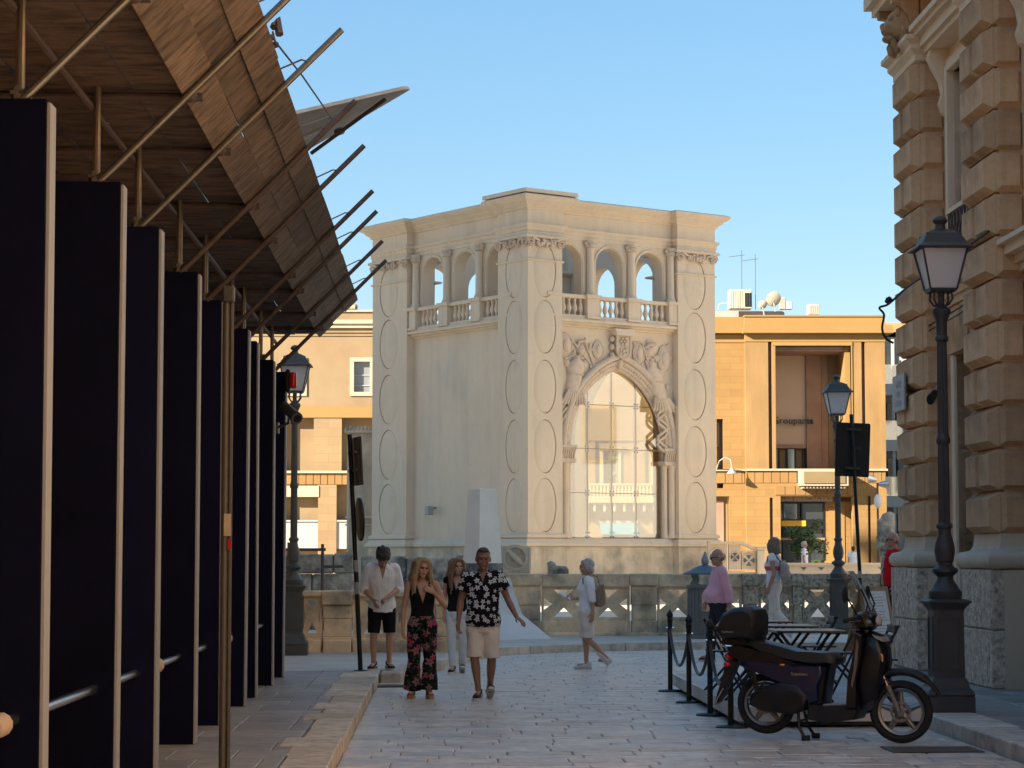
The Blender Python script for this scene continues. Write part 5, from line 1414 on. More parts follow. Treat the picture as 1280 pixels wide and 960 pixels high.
# ================================================================ street lamps
def sq(mb, prof, c=(0, 0)):                       # square lathe: (half width, z)
    rings = [(h_, z) for h_, z in prof]
    for (h0, z0), (h1, z1) in zip(rings, rings[1:]): mb.frustum(c[0], c[1], z0, z1, h0, h0, h1, h1)
    return mb
def street_lamp(label, loc, rotz, iron, k=1.0):
    t = thing('street_lamp', label, 'street lamp', loc, rotz, 'cast iron street lamps')
    t.scale = (k, k, k)
    sq(MB(), [(.245, 0), (.245, .165)]).build('plinth', iron, t, smooth=False)
    sq(MB(), [(.235, .165), (.245, .19), (.235, .22), (.20, .26), (.185, .32), (.165, .36)]).build('base_moulding', iron, t, smooth=False)
    pd = sq(MB(), [(.16, .36), (.155, 1.05)]).build('pedestal', iron, t, smooth=False)
    for a in range(4):
        mb = MB()
        for (x0, x1, z0, z1) in ((-.11, -.095, .44, .98), (.095, .11, .44, .98), (-.11, .11, .43, .445), (-.11, .11, .975, .99)): mb.box(x0, x1, -.168, -.155, z0, z1)
        mb.build('panel_frame', iron, pd, smooth=False, rot=(0, 0, a * PI / 2))
    sq(MB(), [(.16, 1.05), (.165, 1.07), (.205, 1.12), (.225, 1.135), (.225, 1.15), (.17, 1.17)]).build('pedestal_cap', iron, t, smooth=False)
    MB().lathe([(.16, 1.16), (.17, 1.18), (.17, 1.25), (.155, 1.26), (.13, 1.30), (.085, 1.37), (.08, 1.40), (.10, 1.42), (.135, 1.45), (.135, 1.48), (.10, 1.50), (.075, 1.52), (.075, 1.55), (.09, 1.56), (.095, 1.59), (.108, 1.66), (.10, 1.74), (.075, 1.82), (.065, 1.87), (.07, 1.90), (.085, 1.91), (.085, 1.94), (.065, 1.96)], 24).build('vase', iron, t)
    mb = MB(); n = 16; o = 0
    rings = [(.060, 1.95), (.056, 2.9), (.05, 3.88)]
    for r, z in rings:
        for i in range(2 * n):
            q = r * (1 if i % 2 else .90); a = PI * i / n; mb.v.append(Vector((q * math.cos(a), q * math.sin(a), z)))
    for kx in range(2):
        for i in range(2 * n):
            j = (i + 1) % (2 * n); mb.f.append((kx * 2 * n + i, kx * 2 * n + j, (kx + 1) * 2 * n + j, (kx + 1) * 2 * n + i))
    mb.build('shaft', iron, t)
    MB().lathe([(.058, 2.78), (.072, 2.80), (.075, 2.83), (.066, 2.86), (.056, 2.9)], 18).build('ring', iron, t)
    MB().lathe([(.05, 3.86), (.07, 3.88), (.07, 3.91), (.056, 3.93), (.06, 4.08), (.085, 4.14), (.098, 4.17), (.098, 4.20), (.05, 4.24), (.035, 4.26), (.035, 4.38)], 18).build('capital', iron, t)
    for a in range(4):
        mb = MB(); q = PI / 4 + a * PI / 2; cx, cy = math.cos(q), math.sin(q)
        mb.path([(.03 * cx, .03 * cy, 4.24), (.09 * cx, .09 * cy, 4.25), (.14 * cx, .14 * cy, 4.31), (.13 * cx, .13 * cy, 4.38), (.18 * cx, .18 * cy, 4.40)], .012, 6); mb.build('scroll', iron, t)
    lan = sq(MB(), [(.135, 4.39), (.15, 4.42)]).build('lantern', iron, t, smooth=False)
    b0, b1, z0, z1 = .142, .232, 4.42, 4.83
    for a in range(4):
        q = PI / 4 + a * PI / 2; r2 = math.sqrt(2)
        mb = MB(); mb.tube((b0 * r2 * math.cos(q), b0 * r2 * math.sin(q), z0), (b1 * r2 * math.cos(q), b1 * r2 * math.sin(q), z1), .011, n=6); mb.build('lantern_bar', iron, lan)
        mb = MB(); k0, k1 = b0 - .012, b1 - .012
        mb.add([(-k0, -k0 - .004, z0), (k0, -k0 - .004, z0), (k1, -k1 - .004, z1), (-k1, -k1 - .004, z1), (-k0, -k0 + .004, z0), (k0, -k0 + .004, z0), (k1, -k1 + .004, z1), (-k1, -k1 + .004, z1)],
               [(0, 1, 2, 3), (7, 6, 5, 4), (0, 4, 5, 1), (1, 5, 6, 2), (2, 6, 7, 3), (3, 7, 4, 0)]); mb.build('lantern_pane', m_milk, lan, smooth=False, rot=(0, 0, a * PI / 2))
    rf = sq(MB(), [(.285, 4.835), (.29, 4.85), (.235, 4.89), (.20, 4.95), (.17, 5.00), (.12, 5.03), (.07, 5.05)]).build('lantern_roof', iron, t, smooth=False)
    for a in range(4):
        q = PI / 4 + a * PI / 2; mb = MB(); mb.ball((.245 * math.cos(q), .245 * math.sin(q), 4.985), .015, .015, .02, 6, 5); mb.build('knob', iron, rf)
    MB().lathe([(.075, 5.04), (.055, 5.07), (.05, 5.11), (.075, 5.13), (.082, 5.15), (.06, 5.18), (.02, 5.20)], 16).build('finial', iron, t)
    return t
lr = street_lamp('tall dark cast iron street lamp in the right foreground beside the rusticated building', (at(1181, 700, 23.3).x, 23.3, .125), PHI, m_iron, .975)
ll = street_lamp('cast iron street lamp behind the last navy pillar, half hidden by slanting tubes', (at(370, 700, 37.0).x, 36.6, .125), PHI, m_iron_g, .955)
lm = street_lamp('grey-green street lamp standing before the balustrade beside the back of a black road sign', (at(1048, 700, 44.6).x, 44.6, .125), PHI, m_iron_g, .985)

# ================================================================ signs, bin
def road_sign(label, base, top, w_, h_, zc, yaw):
    t = thing('road_sign', label, 'road sign', base)
    d = Vector(top) - Vector(base)
    MB().tube((0, 0, 0), d, .033, n=12).build('pole', m_black, t)
    return t, d
t, d = road_sign('black road sign seen edge-on with a round sign below on a leaning pole, left pavement', S(-1.12, 31.35, .135), at(437, 543, 31.2), 0, 0, 0, 0)
def panel_at(t, name, zf, mat, shape):
    mb = MB(); shape(mb); return mb.build(name, mat, t)
pd_ = d * ((3.31 - .135) / d.z)
ob_ = panel_at(t, 'sign_panel', 0, m_black, lambda mb: mb.chbox(-.02, .02, -.33, .33, -.33, .33, .008)); ob_.location = d * .885 + Vector((.08, -.04, 0)); ob_.rotation_euler = (0, R(-3), R(-15) * -1)
for q in (-.12, .12):
    mb = MB(); mb.box(-.06, -.02, -.30, .30, q - .02, q + .02); mb.build('rail', m_black, ob_)
mb = MB(); mb.box(.0205, .023, -.28, -.18, -.2, .0); mb.build('sticker', m_plaque, ob_)
ob_ = panel_at(t, 'round_sign', 0, m_black, lambda mb: mb.tube((-.012, 0, 0), (.012, 0, 0), .30, n=28)); ob_.location = d * .64 + Vector((.09, -.03, 0)); ob_.rotation_euler = (0, R(-3), R(14))
MB().lathe([(.09, 0), (.09, .012), (.04, .02)], 14).build('base_plate', m_black, t)
for z_ in (1.05, 1.35): MB().tube(d * (z_ / d.z), d * ((z_ + .16) / d.z), .0345, n=12).build('sticker', m_plaque, t)
t, d = road_sign('black back of a rectangular road sign on a dark pole beside the grey-green lamp', (at(1078, 700, 38.9).x, 38.9, .30), at(1064, 518, 38.9), 0, 0, 0, 0)
sc = 38.9 / F
mb = MB(); mb.chbox(-.29, .30, .05, .075, -.47, .45, .02); o_ = mb.build('sign_panel', m_blackp, t); o_.location = d * .845; o_.rotation_euler = (0, R(2.5), R(3))
for q in (-.33, .33): MB().box(-.13, .13, -.045, .05, q - .02, q + .02).build('clamp', m_iron, o_)
MB().box(.05, .16, .043, .05, .0, .05).build('label', m_iron, o_)
MB().tube(d * .27, d * .30, .036, n=12).build('sticker', m_pad, t)
# litter bin
lb = thing('litter_bin', 'grey-green cast litter bin with a blue domed hood before the balustrade', 'litter bin', (at(882, 795, 44.0).x, 44.0, .125))
MB().lathe([(.36, 0), (.36, .06), (.33, .08), (.33, .94), (.37, .97), (.37, 1.02), (.30, 1.03)], 28).build('body', m_bin, lb)
for a in range(24):
    q = 2 * PI * a / 24; mb = MB(); mb.tube((.332 * math.cos(q), .332 * math.sin(q), .09), (.332 * math.cos(q), .332 * math.sin(q), .93), .016, n=6); mb.build('rib', m_bin, lb)
MB().lathe([(.337, .33), (.35, .34), (.35, .37), (.337, .38)], 28).build('band', m_bin, lb)
MB().chbox(-.10, .10, -.355, -.33, .52, .84, .01).build('plate', m_brown, lb)
for a in (45, 135, 225, 315):
    q = R(a); mb = MB(); mb.path([(.33 * math.cos(q), .33 * math.sin(q), 1.0), (.25 * math.cos(q), .25 * math.sin(q), 1.12), (.30 * math.cos(q), .30 * math.sin(q), 1.24)], [.06, .05, .06], 8); mb.build('support', m_bin, lb)
MB().lathe([(.30, 1.22), (.42, 1.22), (.42, 1.25), (.30, 1.30), (.20, 1.36), (.08, 1.40), (.02, 1.41)], 28).build('hood', m_binlid, lb)
b = MB(); b.lathe([(.04, 1.38), (.07, 1.43), (.08, 1.50), (.05, 1.56), (.03, 1.62), (.01, 1.66)], 10); b.build('finial', m_plaque, lb)

# ================================================================ rusticated palazzo on the right
pz = thing('rusticated_palazzo', 'golden stone palazzo with rusticated pilasters and a rough granite plinth on the right', 'building', S(6.71, 26, .0), PHI)
def Lp(u, v, z): return (u - 6.5, v - 26, z)
def pbox(mb, u0, u1, v0, v1, z0, z1): return mb.box(u0 - 6.5, u1 - 6.5, v0 - 26, v1 - 26, z0, z1)
def pch(mb, u0, u1, v0, v1, z0, z1, c): return mb.chbox(u0 - 6.5, u1 - 6.5, v0 - 26, v1 - 26, z0, z1, c)
UW = 6.80                                       # wall plane
BH = .515
def pyr(mb, axis, a0, a1, z0, z1, d0, d1, ins):
    # raised facet: base rectangle at depth d0, smaller top at depth d1; axis 'x' faces the street, 'y' faces along it
    P_ = (lambda a, d, z: (d, a, z)) if axis == 'x' else (lambda a, d, z: (a, d, z))
    r0 = [(a0, z0), (a1, z0), (a1, z1), (a0, z1)]; r1 = [(a0 + ins, z0 + ins), (a1 - ins, z0 + ins), (a1 - ins, z1 - ins), (a0 + ins, z1 - ins)]
    mb.add([P_(a, d0, z) for a, z in r0] + [P_(a, d1, z) for a, z in r1], [(0, 1, 5, 4), (1, 2, 6, 5), (2, 3, 7, 6), (3, 0, 4, 7), (4, 5, 6, 7), (3, 2, 1, 0)])
def block_plain(vl):
    mb = MB(); mb.chbox(.045, .5, .045, vl - .045, .0, BH - .03, .012)
    pyr(mb, 'x', .07, vl - .07, .015, BH - .045, .046, -.055, .062); pyr(mb, 'y', .075, .40, .015, BH - .045, .046, -.03, .05); pyr(mb, 'y', .075, .40, .015, BH - .045, vl - .046, vl + .03, .05)
    return mb.mesh(m_brown, smooth=False)
def block_ribbed(vl):
    mb = MB(); mb.chbox(.045, .5, .045, vl - .045, .0, BH - .03, .012)
    m_ = vl / 2
    pyr(mb, 'x', .07, m_ - .04, .015, BH - .045, .046, -.05, .045); pyr(mb, 'x', m_ + .04, vl - .07, .015, BH - .045, .046, -.05, .045)
    pyr(mb, 'y', .075, .40, .015, BH - .045, .046, -.02, .035); pyr(mb, 'y', .075, .40, .015, BH - .045, vl - .046, vl + .02, .035)
    return mb.mesh(m_brown, smooth=False)
blocks = {}
def pilaster(va, vb):
    mb = MB(); pbox(mb, 6.52, 7.4, va + .03, vb - .03, 1.75, 9.6); mb.build('pilaster', m_brown, pz, smooth=False)
    vl = round(vb - va + .06, 3)
    if vl not in blocks: blocks[vl] = (block_plain(vl), block_ribbed(vl))
    z = 1.98; k = 0
    while z < 8.55:
        place('stone_block', blocks[vl][k % 2], pz, Lp(6.40, va - .03, z)); z += BH; k += 1
    # plinth: two courses of pick-dressed granite with smooth margins
    z = .12
    for hgt in (.70, .72):
        mb = MB(); pch(mb, 6.30, 7.3, va - .12, vb + .12, z + .004, z + hgt - .004, .02); mb.build('plinth_block', m_grotto, pz, smooth=False); z += hgt
    mb = MB(); pbox(mb, 6.285, 6.36, vb + .02, vb + .125, .122, 1.535); mb.build('plinth_margin', m_granite_s, pz, smooth=False)
    mb = MB(); pbox(mb, 6.46, 6.98, va - .128, va + .0, .122, 1.535); mb.build('plinth_margin', m_granite_s, pz, smooth=False)
    pl = [(6.42 - 6.5, va - .03 - 26), (7.3 - 6.5, va - .03 - 26), (7.3 - 6.5, vb + .03 - 26), (6.42 - 6.5, vb + .03 - 26)]
    mb = MB(); sweep(mb, pl, [(.06, 1.54), (.12, 1.56), (.155, 1.62), (.155, 1.68), (.12, 1.74), (.05, 1.755), (.0, 1.77), (-.03, 1.82), (-.05, 1.97), (-.15, 1.97), (-.15, 1.54)]); mb.build('torus_moulding', m_granite_s, pz, sharp=60)
    # cap
    pl2 = [(6.44 - 6.5, va - .02 - 26), (7.3 - 6.5, va - .02 - 26), (7.3 - 6.5, vb + .02 - 26), (6.44 - 6.5, vb + .02 - 26)]
    mb = MB(); sweep(mb, pl2, [(.0, 8.62), (.05, 8.64), (.05, 8.72), (.12, 8.80), (.12, 8.86), (.2, 8.92), (.2, 8.98), (-.1, 8.98), (-.1, 8.62)]); mb.build('pilaster_cap', m_brown_f, pz, sharp=30)
def lion(v):
    b = MB(); c = Vector(Lp(6.30, v - .1, 9.26))
    b.ball(c, .20, .22, .24, 14, 10); b.ball(c + Vector((-.16, -.02, -.06)), .12, .13, .12); b.ball(c + Vector((-.24, -.02, -.02)), .05, .08, .05); b.ball(c + Vector((-.16, -.02, -.20)), .10, .11, .06)
    for s in (-1, 1): b.ball(c + Vector((-.14, s * .12, .08)), .05, .05, .04); b.ball(c + Vector((-.06, s * .20, .16)), .05, .05, .07)
    for k in range(60):
        a = 2 * PI * k / 30 + rnd.uniform(-.1, .1); q = .25 + .09 * (k // 30); xx = .02 + .08 * (k // 30)
        b.ball(c + Vector((xx, q * math.cos(a), q * math.sin(a) - .02)), .06, .055, .075, 7, 5)
    for k in range(12): b.ball(c + Vector((-.10 + rnd.uniform(-.04, .06), rnd.uniform(-.1, .1), -.30 + rnd.uniform(-.12, .05))), .05, .05, .07, 7, 5)
    for k in range(46):
        a = rnd.uniform(0, 2 * PI); q = rnd.uniform(.22, .36); b.path([c + Vector((.0, q * math.cos(a), q * math.sin(a) * .95 + .02)), c + Vector((.08, (q + .06) * math.cos(a + .2), (q + .06) * math.sin(a + .2) - .05)), c + Vector((.1, (q + .05) * math.cos(a + .35), (q + .06) * math.sin(a + .35) - .13))], [.05, .045, .015], 6)
    return b.build('lion_head', m_brown, pz, sharp=70)
def console(u, v, z, h_, w_=.20):
    b = MB()
    pts = [(-.30, 0), (-.34, -.10), (-.26, -.24), (-.14, -.40), (-.10, -.56), (-.15, -.68), (-.10, -.80), (0, -.86), (.1, -.86), (.1, 0)]
    k = h_ / .86
    b.prism([(u + p * .8, z + q * k) for p, q in pts], lambda uu, dd, zz_: Lp(uu, dd, zz_), v - w_ / 2, v + w_ / 2)
    b.build('console', m_brown_f, pz, sharp=30)
def bay(v0, v1):
    """wall bay between two pilasters: doorway below, framed window with iron railing above"""
    vc = (v0 + v1) / 2; hwid = min(.86, (v1 - v0) / 2 - .32); a, c = vc - hwid, vc + hwid
    Tp = lambda u, d, z: Lp(UW + d, u, z)
    mb = MB(); wall_open(mb, Tp, v0 - .1, v1 + .1, .12, 5.2, .45, [(a, c, .12, 4.45)], n=1); mb.build('wall', m_brown, pz, smooth=False)
    mb = MB(); wall_open(mb, Tp, v0 - .1, v1 + .1, 5.2, 9.6, .30, [(a + .08, c - .08, 5.65, 8.35)], n=1); mb.build('wall', m_brown_f, pz, smooth=False)
    for (q0, q1) in ((a - .16, a), (c, c + .16)):       # door frame
        mb = MB(); pch(mb, UW - .05, UW + .2, q0, q1, .12, 4.45, .015); mb.build('door_frame', m_brown_f, pz, smooth=False)
    n = 5
    for k in range(n):
        p = a - .25 + (c - a + .5) * k / n; q = a - .25 + (c - a + .5) * (k + 1) / n; lean = (k - 2) * .05
        mb = MB(); mb.prism([(p + .008, 4.46), (q - .008, 4.46), (q - .008 + lean + .02, 5.08), (p + .008 + lean - .02, 5.08)], Tp, -.07 - (.03 if k == 2 else 0), .2); mb.build('lintel_stone', m_brown, pz, smooth=False)
    mb = MB(); pbox(mb, UW + .42, UW + .5, a - .1, c + .1, .12, 4.6); mb.build('door', m_blackp, pz, smooth=False)
    for (z0, z1, o) in ((5.12, 5.22, .08), (5.22, 5.32, .14), (5.32, 5.44, .26), (5.44, 5.50, .34)):
        mb = MB(); pbox(mb, UW - o, UW + .1, v0 + .005, v1 - .005, z0, z1 - .002); mb.build('string_course', m_brown_f, pz, smooth=False)
    # window frame in three steps
    for (e, o) in ((.30, .02), (.20, .07), (.10, .11)):
        for (q0, q1, z0, z1) in ((a - e + .08, a - e + .18, 5.5, 8.35 + e), (c + e - .18, c + e - .08, 5.5, 8.35 + e), (a - e + .181, c + e - .181, 8.25 + e, 8.351 + e)):
            mb = MB(); pch(mb, UW - o, UW + .1, q0, q1, z0, z1, .012); mb.build('window_frame', m_brown_f, pz, smooth=False)
    mb = MB(); pbox(mb, UW + .28, UW + .34, a, c, 5.5, 8.5); mb.build('window_pane', m_brownw, pz, smooth=False)
    for q in (a - .24, c + .24): console(UW - .02, q, 8.72, .95)
    for (z0, z1, o) in ((8.72, 8.80, .30), (8.80, 8.95, .36), (8.95, 9.02, .44), (9.02, 9.10, .50)):
        mb = MB(); pbox(mb, UW - o, UW + .1, a - .45, c + .45, z0, z1 - .002); mb.build('window_hood', m_brown_f, pz, smooth=False)
    # iron railing
    rl_ = MB(); rl_.box(*[x for x in (UW - .13 - 6.5, UW - .06 - 6.5, a - 26 + .02, c - 26 - .02, 6.36, 6.42)]); rlo = rl_.build('railing', m_brown_f, pz, smooth=False)
    k = a + .12
    while k < c - .05:
        mb = MB(); mb.path([Lp(UW - .1, k + .07 * math.sin(t * 1.3), 5.55 + .8 * t / 10) for t in range(11)], .016, 5); mb.build('scroll_bar', m_tube_d, rlo)
        mb = MB(); mb.tube(Lp(UW - .1, k + .1, 5.52), Lp(UW - .1, k + .1, 6.38), .012, n=5); mb.build('bar', m_tube_d, rlo)
        k += .2
pils = [(31.45, 32.85), (27.15, 28.55), (22.85, 24.25), (18.5, 19.95), (14.2, 15.6)]
for va, vb in pils: pilaster(va, vb)
for (n0, _), (_, f1) in zip(pils, pils[1:]): bay(f1, n0)
for va, vb in pils[:3]: lion((va + vb) / 2 - .1)
mb = MB(); pbox(mb, 6.10, 7.2, 12, 33.0, 9.62, 9.74); pbox(mb, 6.0, 7.2, 12, 33.1, 9.74, 9.92); mb.build('balcony_slab', m_brown_f, pz, smooth=False)
for va, vb in pils[:3]:
    for s in (.15, .85):
        v = va + (vb - va) * s
        mb = MB(); mb.prism([(6.12, 9.62), (6.5, 9.62), (6.5, 9.05), (6.42, 9.05), (6.38, 9.3), (6.25, 9.5), (6.13, 9.52)], lambda uu, dd, zz_: Lp(uu, dd, zz_), v - .09, v + .09); mb.build('console', m_brown, pz, smooth=False)
mb = MB(); pbox(mb, 7.25, 18, -14, 33.0, .0, 9.9); mb.build('building_core', m_brown, pz, smooth=False)
mb = MB(); pbox(mb, 6.9, 18.2, -14, 33, 9.94, 22); mb.build('upper_wall', m_upper, pz, smooth=False)
mb = MB(); pbox(mb, 6.5, 18.4, -14.2, 33.2, 22, 22.6); mb.build('roof_cornice', m_upper, pz, smooth=False)
# cables and little fittings on it
def spline(pts, m=6):
    pts = [Vector(p) for p in pts]; out = []
    for i in range(len(pts) - 1):
        a, b, c, d = pts[max(i - 1, 0)], pts[i], pts[i + 1], pts[min(i + 2, len(pts) - 1)]
        for k in range(m):
            t = k / m; out.append(.5 * ((2 * b) + (c - a) * t + (2 * a - 5 * b + 4 * c - d) * t * t + (3 * b - a - 3 * c + d) * t ** 3))
    return out + [pts[-1]]
cb = thing('wall_cable', 'black cables looping round the rusticated corner and along the ledge', 'cable', S(6.4, 32, 4.9), PHI)
o_ = cb.location.copy()
MB().path(spline([S(6.45, 27.2, 5.62) - o_, S(6.45, 29.5, 5.52) - o_, S(6.46, 31.4, 5.45) - o_, S(6.50, 32.8, 5.36) - o_, S(6.40, 32.98, 5.32) - o_, S(6.47, 33.0, 5.22) - o_, S(6.44, 33.0, 5.02) - o_, S(6.49, 33.0, 4.88) - o_, S(6.6, 32.98, 4.80) - o_]), .017, 7).build('cable', m_cable, cb)
MB().path([S(6.72, 28.6, 5.02) - o_, S(6.73, 30, 4.95) - o_, S(6.74, 31.4, 4.9) - o_], .013, 6).build('cable', m_cable, cb); MB().path([S(6.72, 28.6, 4.94) - o_, S(6.73, 30, 4.87) - o_, S(6.74, 31.4, 4.83) - o_], .010, 6).build('cable', m_cable, cb)
kb = MB()
for k in range(5): kb.ball(S(6.46, 32.75 - .05 * k, 5.39 + .02 * (k % 2)) - o_, .035, .04, .035, 6, 5)
kb.build('clip', m_cable, cb)
pq = thing('wall_plaque', 'small grey plaque with dark figures high on the far rusticated corner', 'plaque', S(6.515, 32.3, 4.02), PHI)
MB().chbox(-.02, .01, -.42, .42, -.26, .26, .006).build('plate', m_plaque, pq)
for z, w_ in ((.12, .16), (-.02, .12), (-.15, .18)): MB().box(-.024, -.018, -w_, w_, z - .04, z + .04).build('mark', m_apt, pq)
sc2 = thing('security_camera', 'small black security camera on the side of the far rusticated pilaster', 'camera', S(6.81, 31.38, 3.95), PHI)
MB().loft([((-.0, -.02, .0), (.05, 0, 0), (0, 0, .05)), ((-.10, -.22, -.10), (.055, 0, 0), (0, .0, .075))], 12).build('body', m_blackp, sc2); MB().tube((0, 0, 0), (.06, .03, .12), .02).build('bracket', m_wframe, sc2)
# ================================================================ terrace deck with ropes, tables, chairs
dk = thing('terrace_deck', 'low grey platform with an aluminium edge carrying the bar tables', 'platform', S(3.9, 26, 0), PHI)
b = MB(); b.box(-.90, .86, -3.2, 3.2, .02, .15); b.build('frame', m_black, dk)
for k in range(16):
    y = -3.22 + k * .4025; mb = MB(); mb.chbox(-.94, .88, y + .004, y + .398, .155, .195, .004); mb.build('deck_board', m_deck, dk, smooth=False)
for (x0, x1, y0, y1) in ((-.965, -.942, -3.25, 3.25), (-.941, .885, -3.25, -3.226), (-.941, .885, 3.226, 3.25)):
    mb = MB(); mb.box(x0, x1, y0, y1, .06, .20); mb.build('edge_trim', m_alu, dk, smooth=False)
PST = [28.8, 26.6, 24.5, 22.75]
pl_ = [('farthest black rope post at the left corner of the terrace deck'), ('second black rope post from the far corner of the terrace deck'), ('third black rope post, in front of the bin and the man in pink'), ('nearest black rope post, behind the rear wheel of the scooter')]
tops = []
for v, lab in zip(PST, pl_):
    t = thing('rope_post', lab, 'rope post', S(2.86, v, 0), PHI, 'rope posts along the terrace deck')
    MB().lathe([(.155, 0), (.155, .012), (.14, .022), (.04, .03)], 24).build('base', m_black, t)
    MB().lathe([(.030, .02), (.030, .86), (.036, .87), (.036, .89), (.026, .90)], 14).build('shaft', m_black, t)
    MB().lathe([(.026, .89), (.045, .905), (.03, .92), (.042, .95), (.036, .98), (.012, 1.01), (.004, 1.03)], 14).build('finial', m_black, t)
    mb = MB(); mb.tube((-.05, 0, .80), (.05, 0, .80), .012); mb.build('hook', m_chrome, t)
    tops.append(S(2.86, v, .80))
for k, (p, q) in enumerate(zip(tops, tops[1:])):
    t = thing('barrier_rope', ('black rope sagging between the two farthest rope posts', 'black rope sagging between the middle rope posts', 'black rope sagging between the two nearest rope posts')[k], 'rope', p, 0, 'ropes between the posts')
    pts = []
    for i in range(15):
        s_ = i / 14; c = p.lerp(q, s_) - p; c.z -= .42 * (1 - (2 * s_ - 1) ** 2); pts.append(c)
    MB().path(pts, .019, 8).build('rope', m_black, t)
    for c in (pts[0], pts[-1]): MB().ball(c, .026, .026, .03).build('rope_end', m_chrome, t)
def bar_table(label, u, v):
    t = thing('bistro_table', label, 'table', S(u, v, .196), PHI, 'black bistro tables on the deck')
    MB().chbox(-.36, .36, -.36, .36, .725, .748, .006).build('table_top', m_gloss, t)
    for s in (-1, 1):
        for q in (-1, 1):
            mb = MB(); mb.tube((s * .30, q * .24, .72), (-s * .24, q * .24, 0), .017, n=8); mb.build('leg', m_black, t)
    mb = MB(); mb.tube((-.0, -.24, .36), (.0, .24, .36), .012); mb.build('crossbar', m_black, t)
    return t
bar_table('black bistro table nearest the scooter, its edge over the seat', 3.74, 23.5); bar_table('middle black bistro table on the terrace deck', 3.72, 25.1); bar_table('farthest black bistro table on the terrace deck', 3.70, 26.8)
def folding_chair(label, u, v, yaw):
    t = thing('folding_chair', label, 'chair', S(u, v, .196), PHI + yaw, 'black folding chairs at the bistro tables')
    for s in (-1, 1):
        mb = MB(); mb.tube((s * .20, -.20, 0), (s * .20, .22, .80), .014, n=8); mb.build('leg', m_black, t)
        mb = MB(); mb.tube((s * .18, .22, 0), (s * .18, -.18, .45), .014, n=8); mb.build('leg', m_black, t)
    for k in range(5): mb = MB(); mb.chbox(-.19, .19, -.20 + k * .085, -.13 + k * .085, .44, .458, .004); mb.build('seat_slat', m_black, t, smooth=False)
    for z, y in ((.62, .145), (.72, .19)): mb = MB(); mb.chbox(-.21, .21, y - .012, y + .012, z, z + .08, .005); mb.build('back_slat', m_black, t, smooth=False)
    for z, y in ((.15, -.12), (.12, .13)): mb = MB(); mb.tube((-.19, y, z), (.19, y, z), .009, n=6); mb.build('stretcher', m_black, t)
    return t
folding_chair('black folding chair at the kerb end of the nearest table', 4.42, 23.4, R(-90)); folding_chair('black folding chair at the kerb end of the middle table', 4.40, 25.0, R(-86)); folding_chair('black folding chair at the kerb end of the farthest table', 4.38, 26.8, R(-90))
folding_chair('black folding chair beside the third rope post', 3.16, 24.0, R(88)); folding_chair('black folding chair between the middle table and the ropes', 3.16, 25.5, R(92))

# menu board leaning by the corner
mbd = thing('menu_board', 'wooden easel menu board with a white printed sheet against the granite corner', 'menu board', S(6.46, 33.75, .125), PHI + R(40))
def slant(mb, x0, x1, z0, z1, y): # front face leans back
    k = .20
    mb.add([(x0, y + z0 * k, z0), (x1, y + z0 * k, z0), (x1, y + z1 * k, z1), (x0, y + z1 * k, z1), (x0, y + .03 + z0 * k, z0), (x1, y + .03 + z0 * k, z0), (x1, y + .03 + z1 * k, z1), (x0, y + .03 + z1 * k, z1)],
           [(0, 1, 2, 3), (7, 6, 5, 4), (0, 4, 5, 1), (1, 5, 6, 2), (2, 6, 7, 3), (3, 7, 4, 0)]); return mb
for (x0, x1, z0, z1) in ((-.33, -.27, 0, 1.12), (.27, .33, 0, 1.12), (-.269, .269, 1.06, 1.12), (-.269, .269, .24, .30)): slant(MB(), x0, x1, z0, z1, -.12).build('frame', m_wood, mbd, smooth=False)
slant(MB(), -.268, .268, .302, 1.058, -.115).build('sheet', m_paper, mbd, smooth=False)
for k in range(15):
    z = 1.0 - k * .042; w_ = (.2 if k % 5 else .11); x = -.22
    while x < -.22 + 2 * w_ - .02:
        l = rnd.uniform(.02, .07); mb = MB(); slant(mb, x, min(x + l, .22), z, z + .010, -.118); mb.build('print_line', m_plaque, mbd, smooth=False); x += l + .012
lettering('STAMMI', m_ink, mbd, (-.02, -.062, .36), .24, rot=(R(79), 0, 0), depth=.002)
for s in (-1, 1): MB().add([(s * .3 - .02, .42, 0), (s * .3 + .02, .42, 0), (s * .3 + .02, .45, 0), (s * .3 - .02, .45, 0), (s * .3 - .02, .10, 1.1), (s * .3 + .02, .10, 1.1), (s * .3 + .02, .13, 1.1), (s * .3 - .02, .13, 1.1)], [(0, 3, 2, 1), (4, 5, 6, 7), (0, 1, 5, 4), (1, 2, 6, 5), (2, 3, 7, 6), (3, 0, 4, 7)]).build('rear_leg', m_wood, mbd, smooth=False)
MB().add([(-.3, .40, .15), (.3, .40, .15), (.3, .14, 1.05), (-.3, .14, 1.05), (-.3, .41, .15), (.3, .41, .15), (.3, .15, 1.05), (-.3, .15, 1.05)], [(0, 1, 2, 3), (7, 6, 5, 4), (0, 4, 5, 1), (1, 5, 6, 2), (2, 6, 7, 3), (3, 7, 4, 0)]).build('rear_panel', m_wood, mbd, smooth=False)
# drain grates in the road
def grate(label, p, w_, l, rz):
    t = thing('drain_grate', label, 'drain grate', p, rz)
    MB().box(-w_, w_, -l, l, -.02, .009).build('pit', m_black, t)
    for x in (-w_, w_): MB().box(x - .02, x + .02, -l, l, -.02, .014).build('frame', m_iron_g, t)
    for k in range(int(2 * l / .07)): y = -l + .035 + k * .07; MB().box(-w_ + .021, w_ - .021, y - .018, y + .018, -.01, .0135).build('bar', m_iron_g, t)
grate('iron drain grate at the foot of the right kerb by the front wheel', gnd(1165, 938), .38, .28, PHI); grate('small iron drain grate beside the end of the left kerb', gnd(503, 858), .30, .25, PHI)

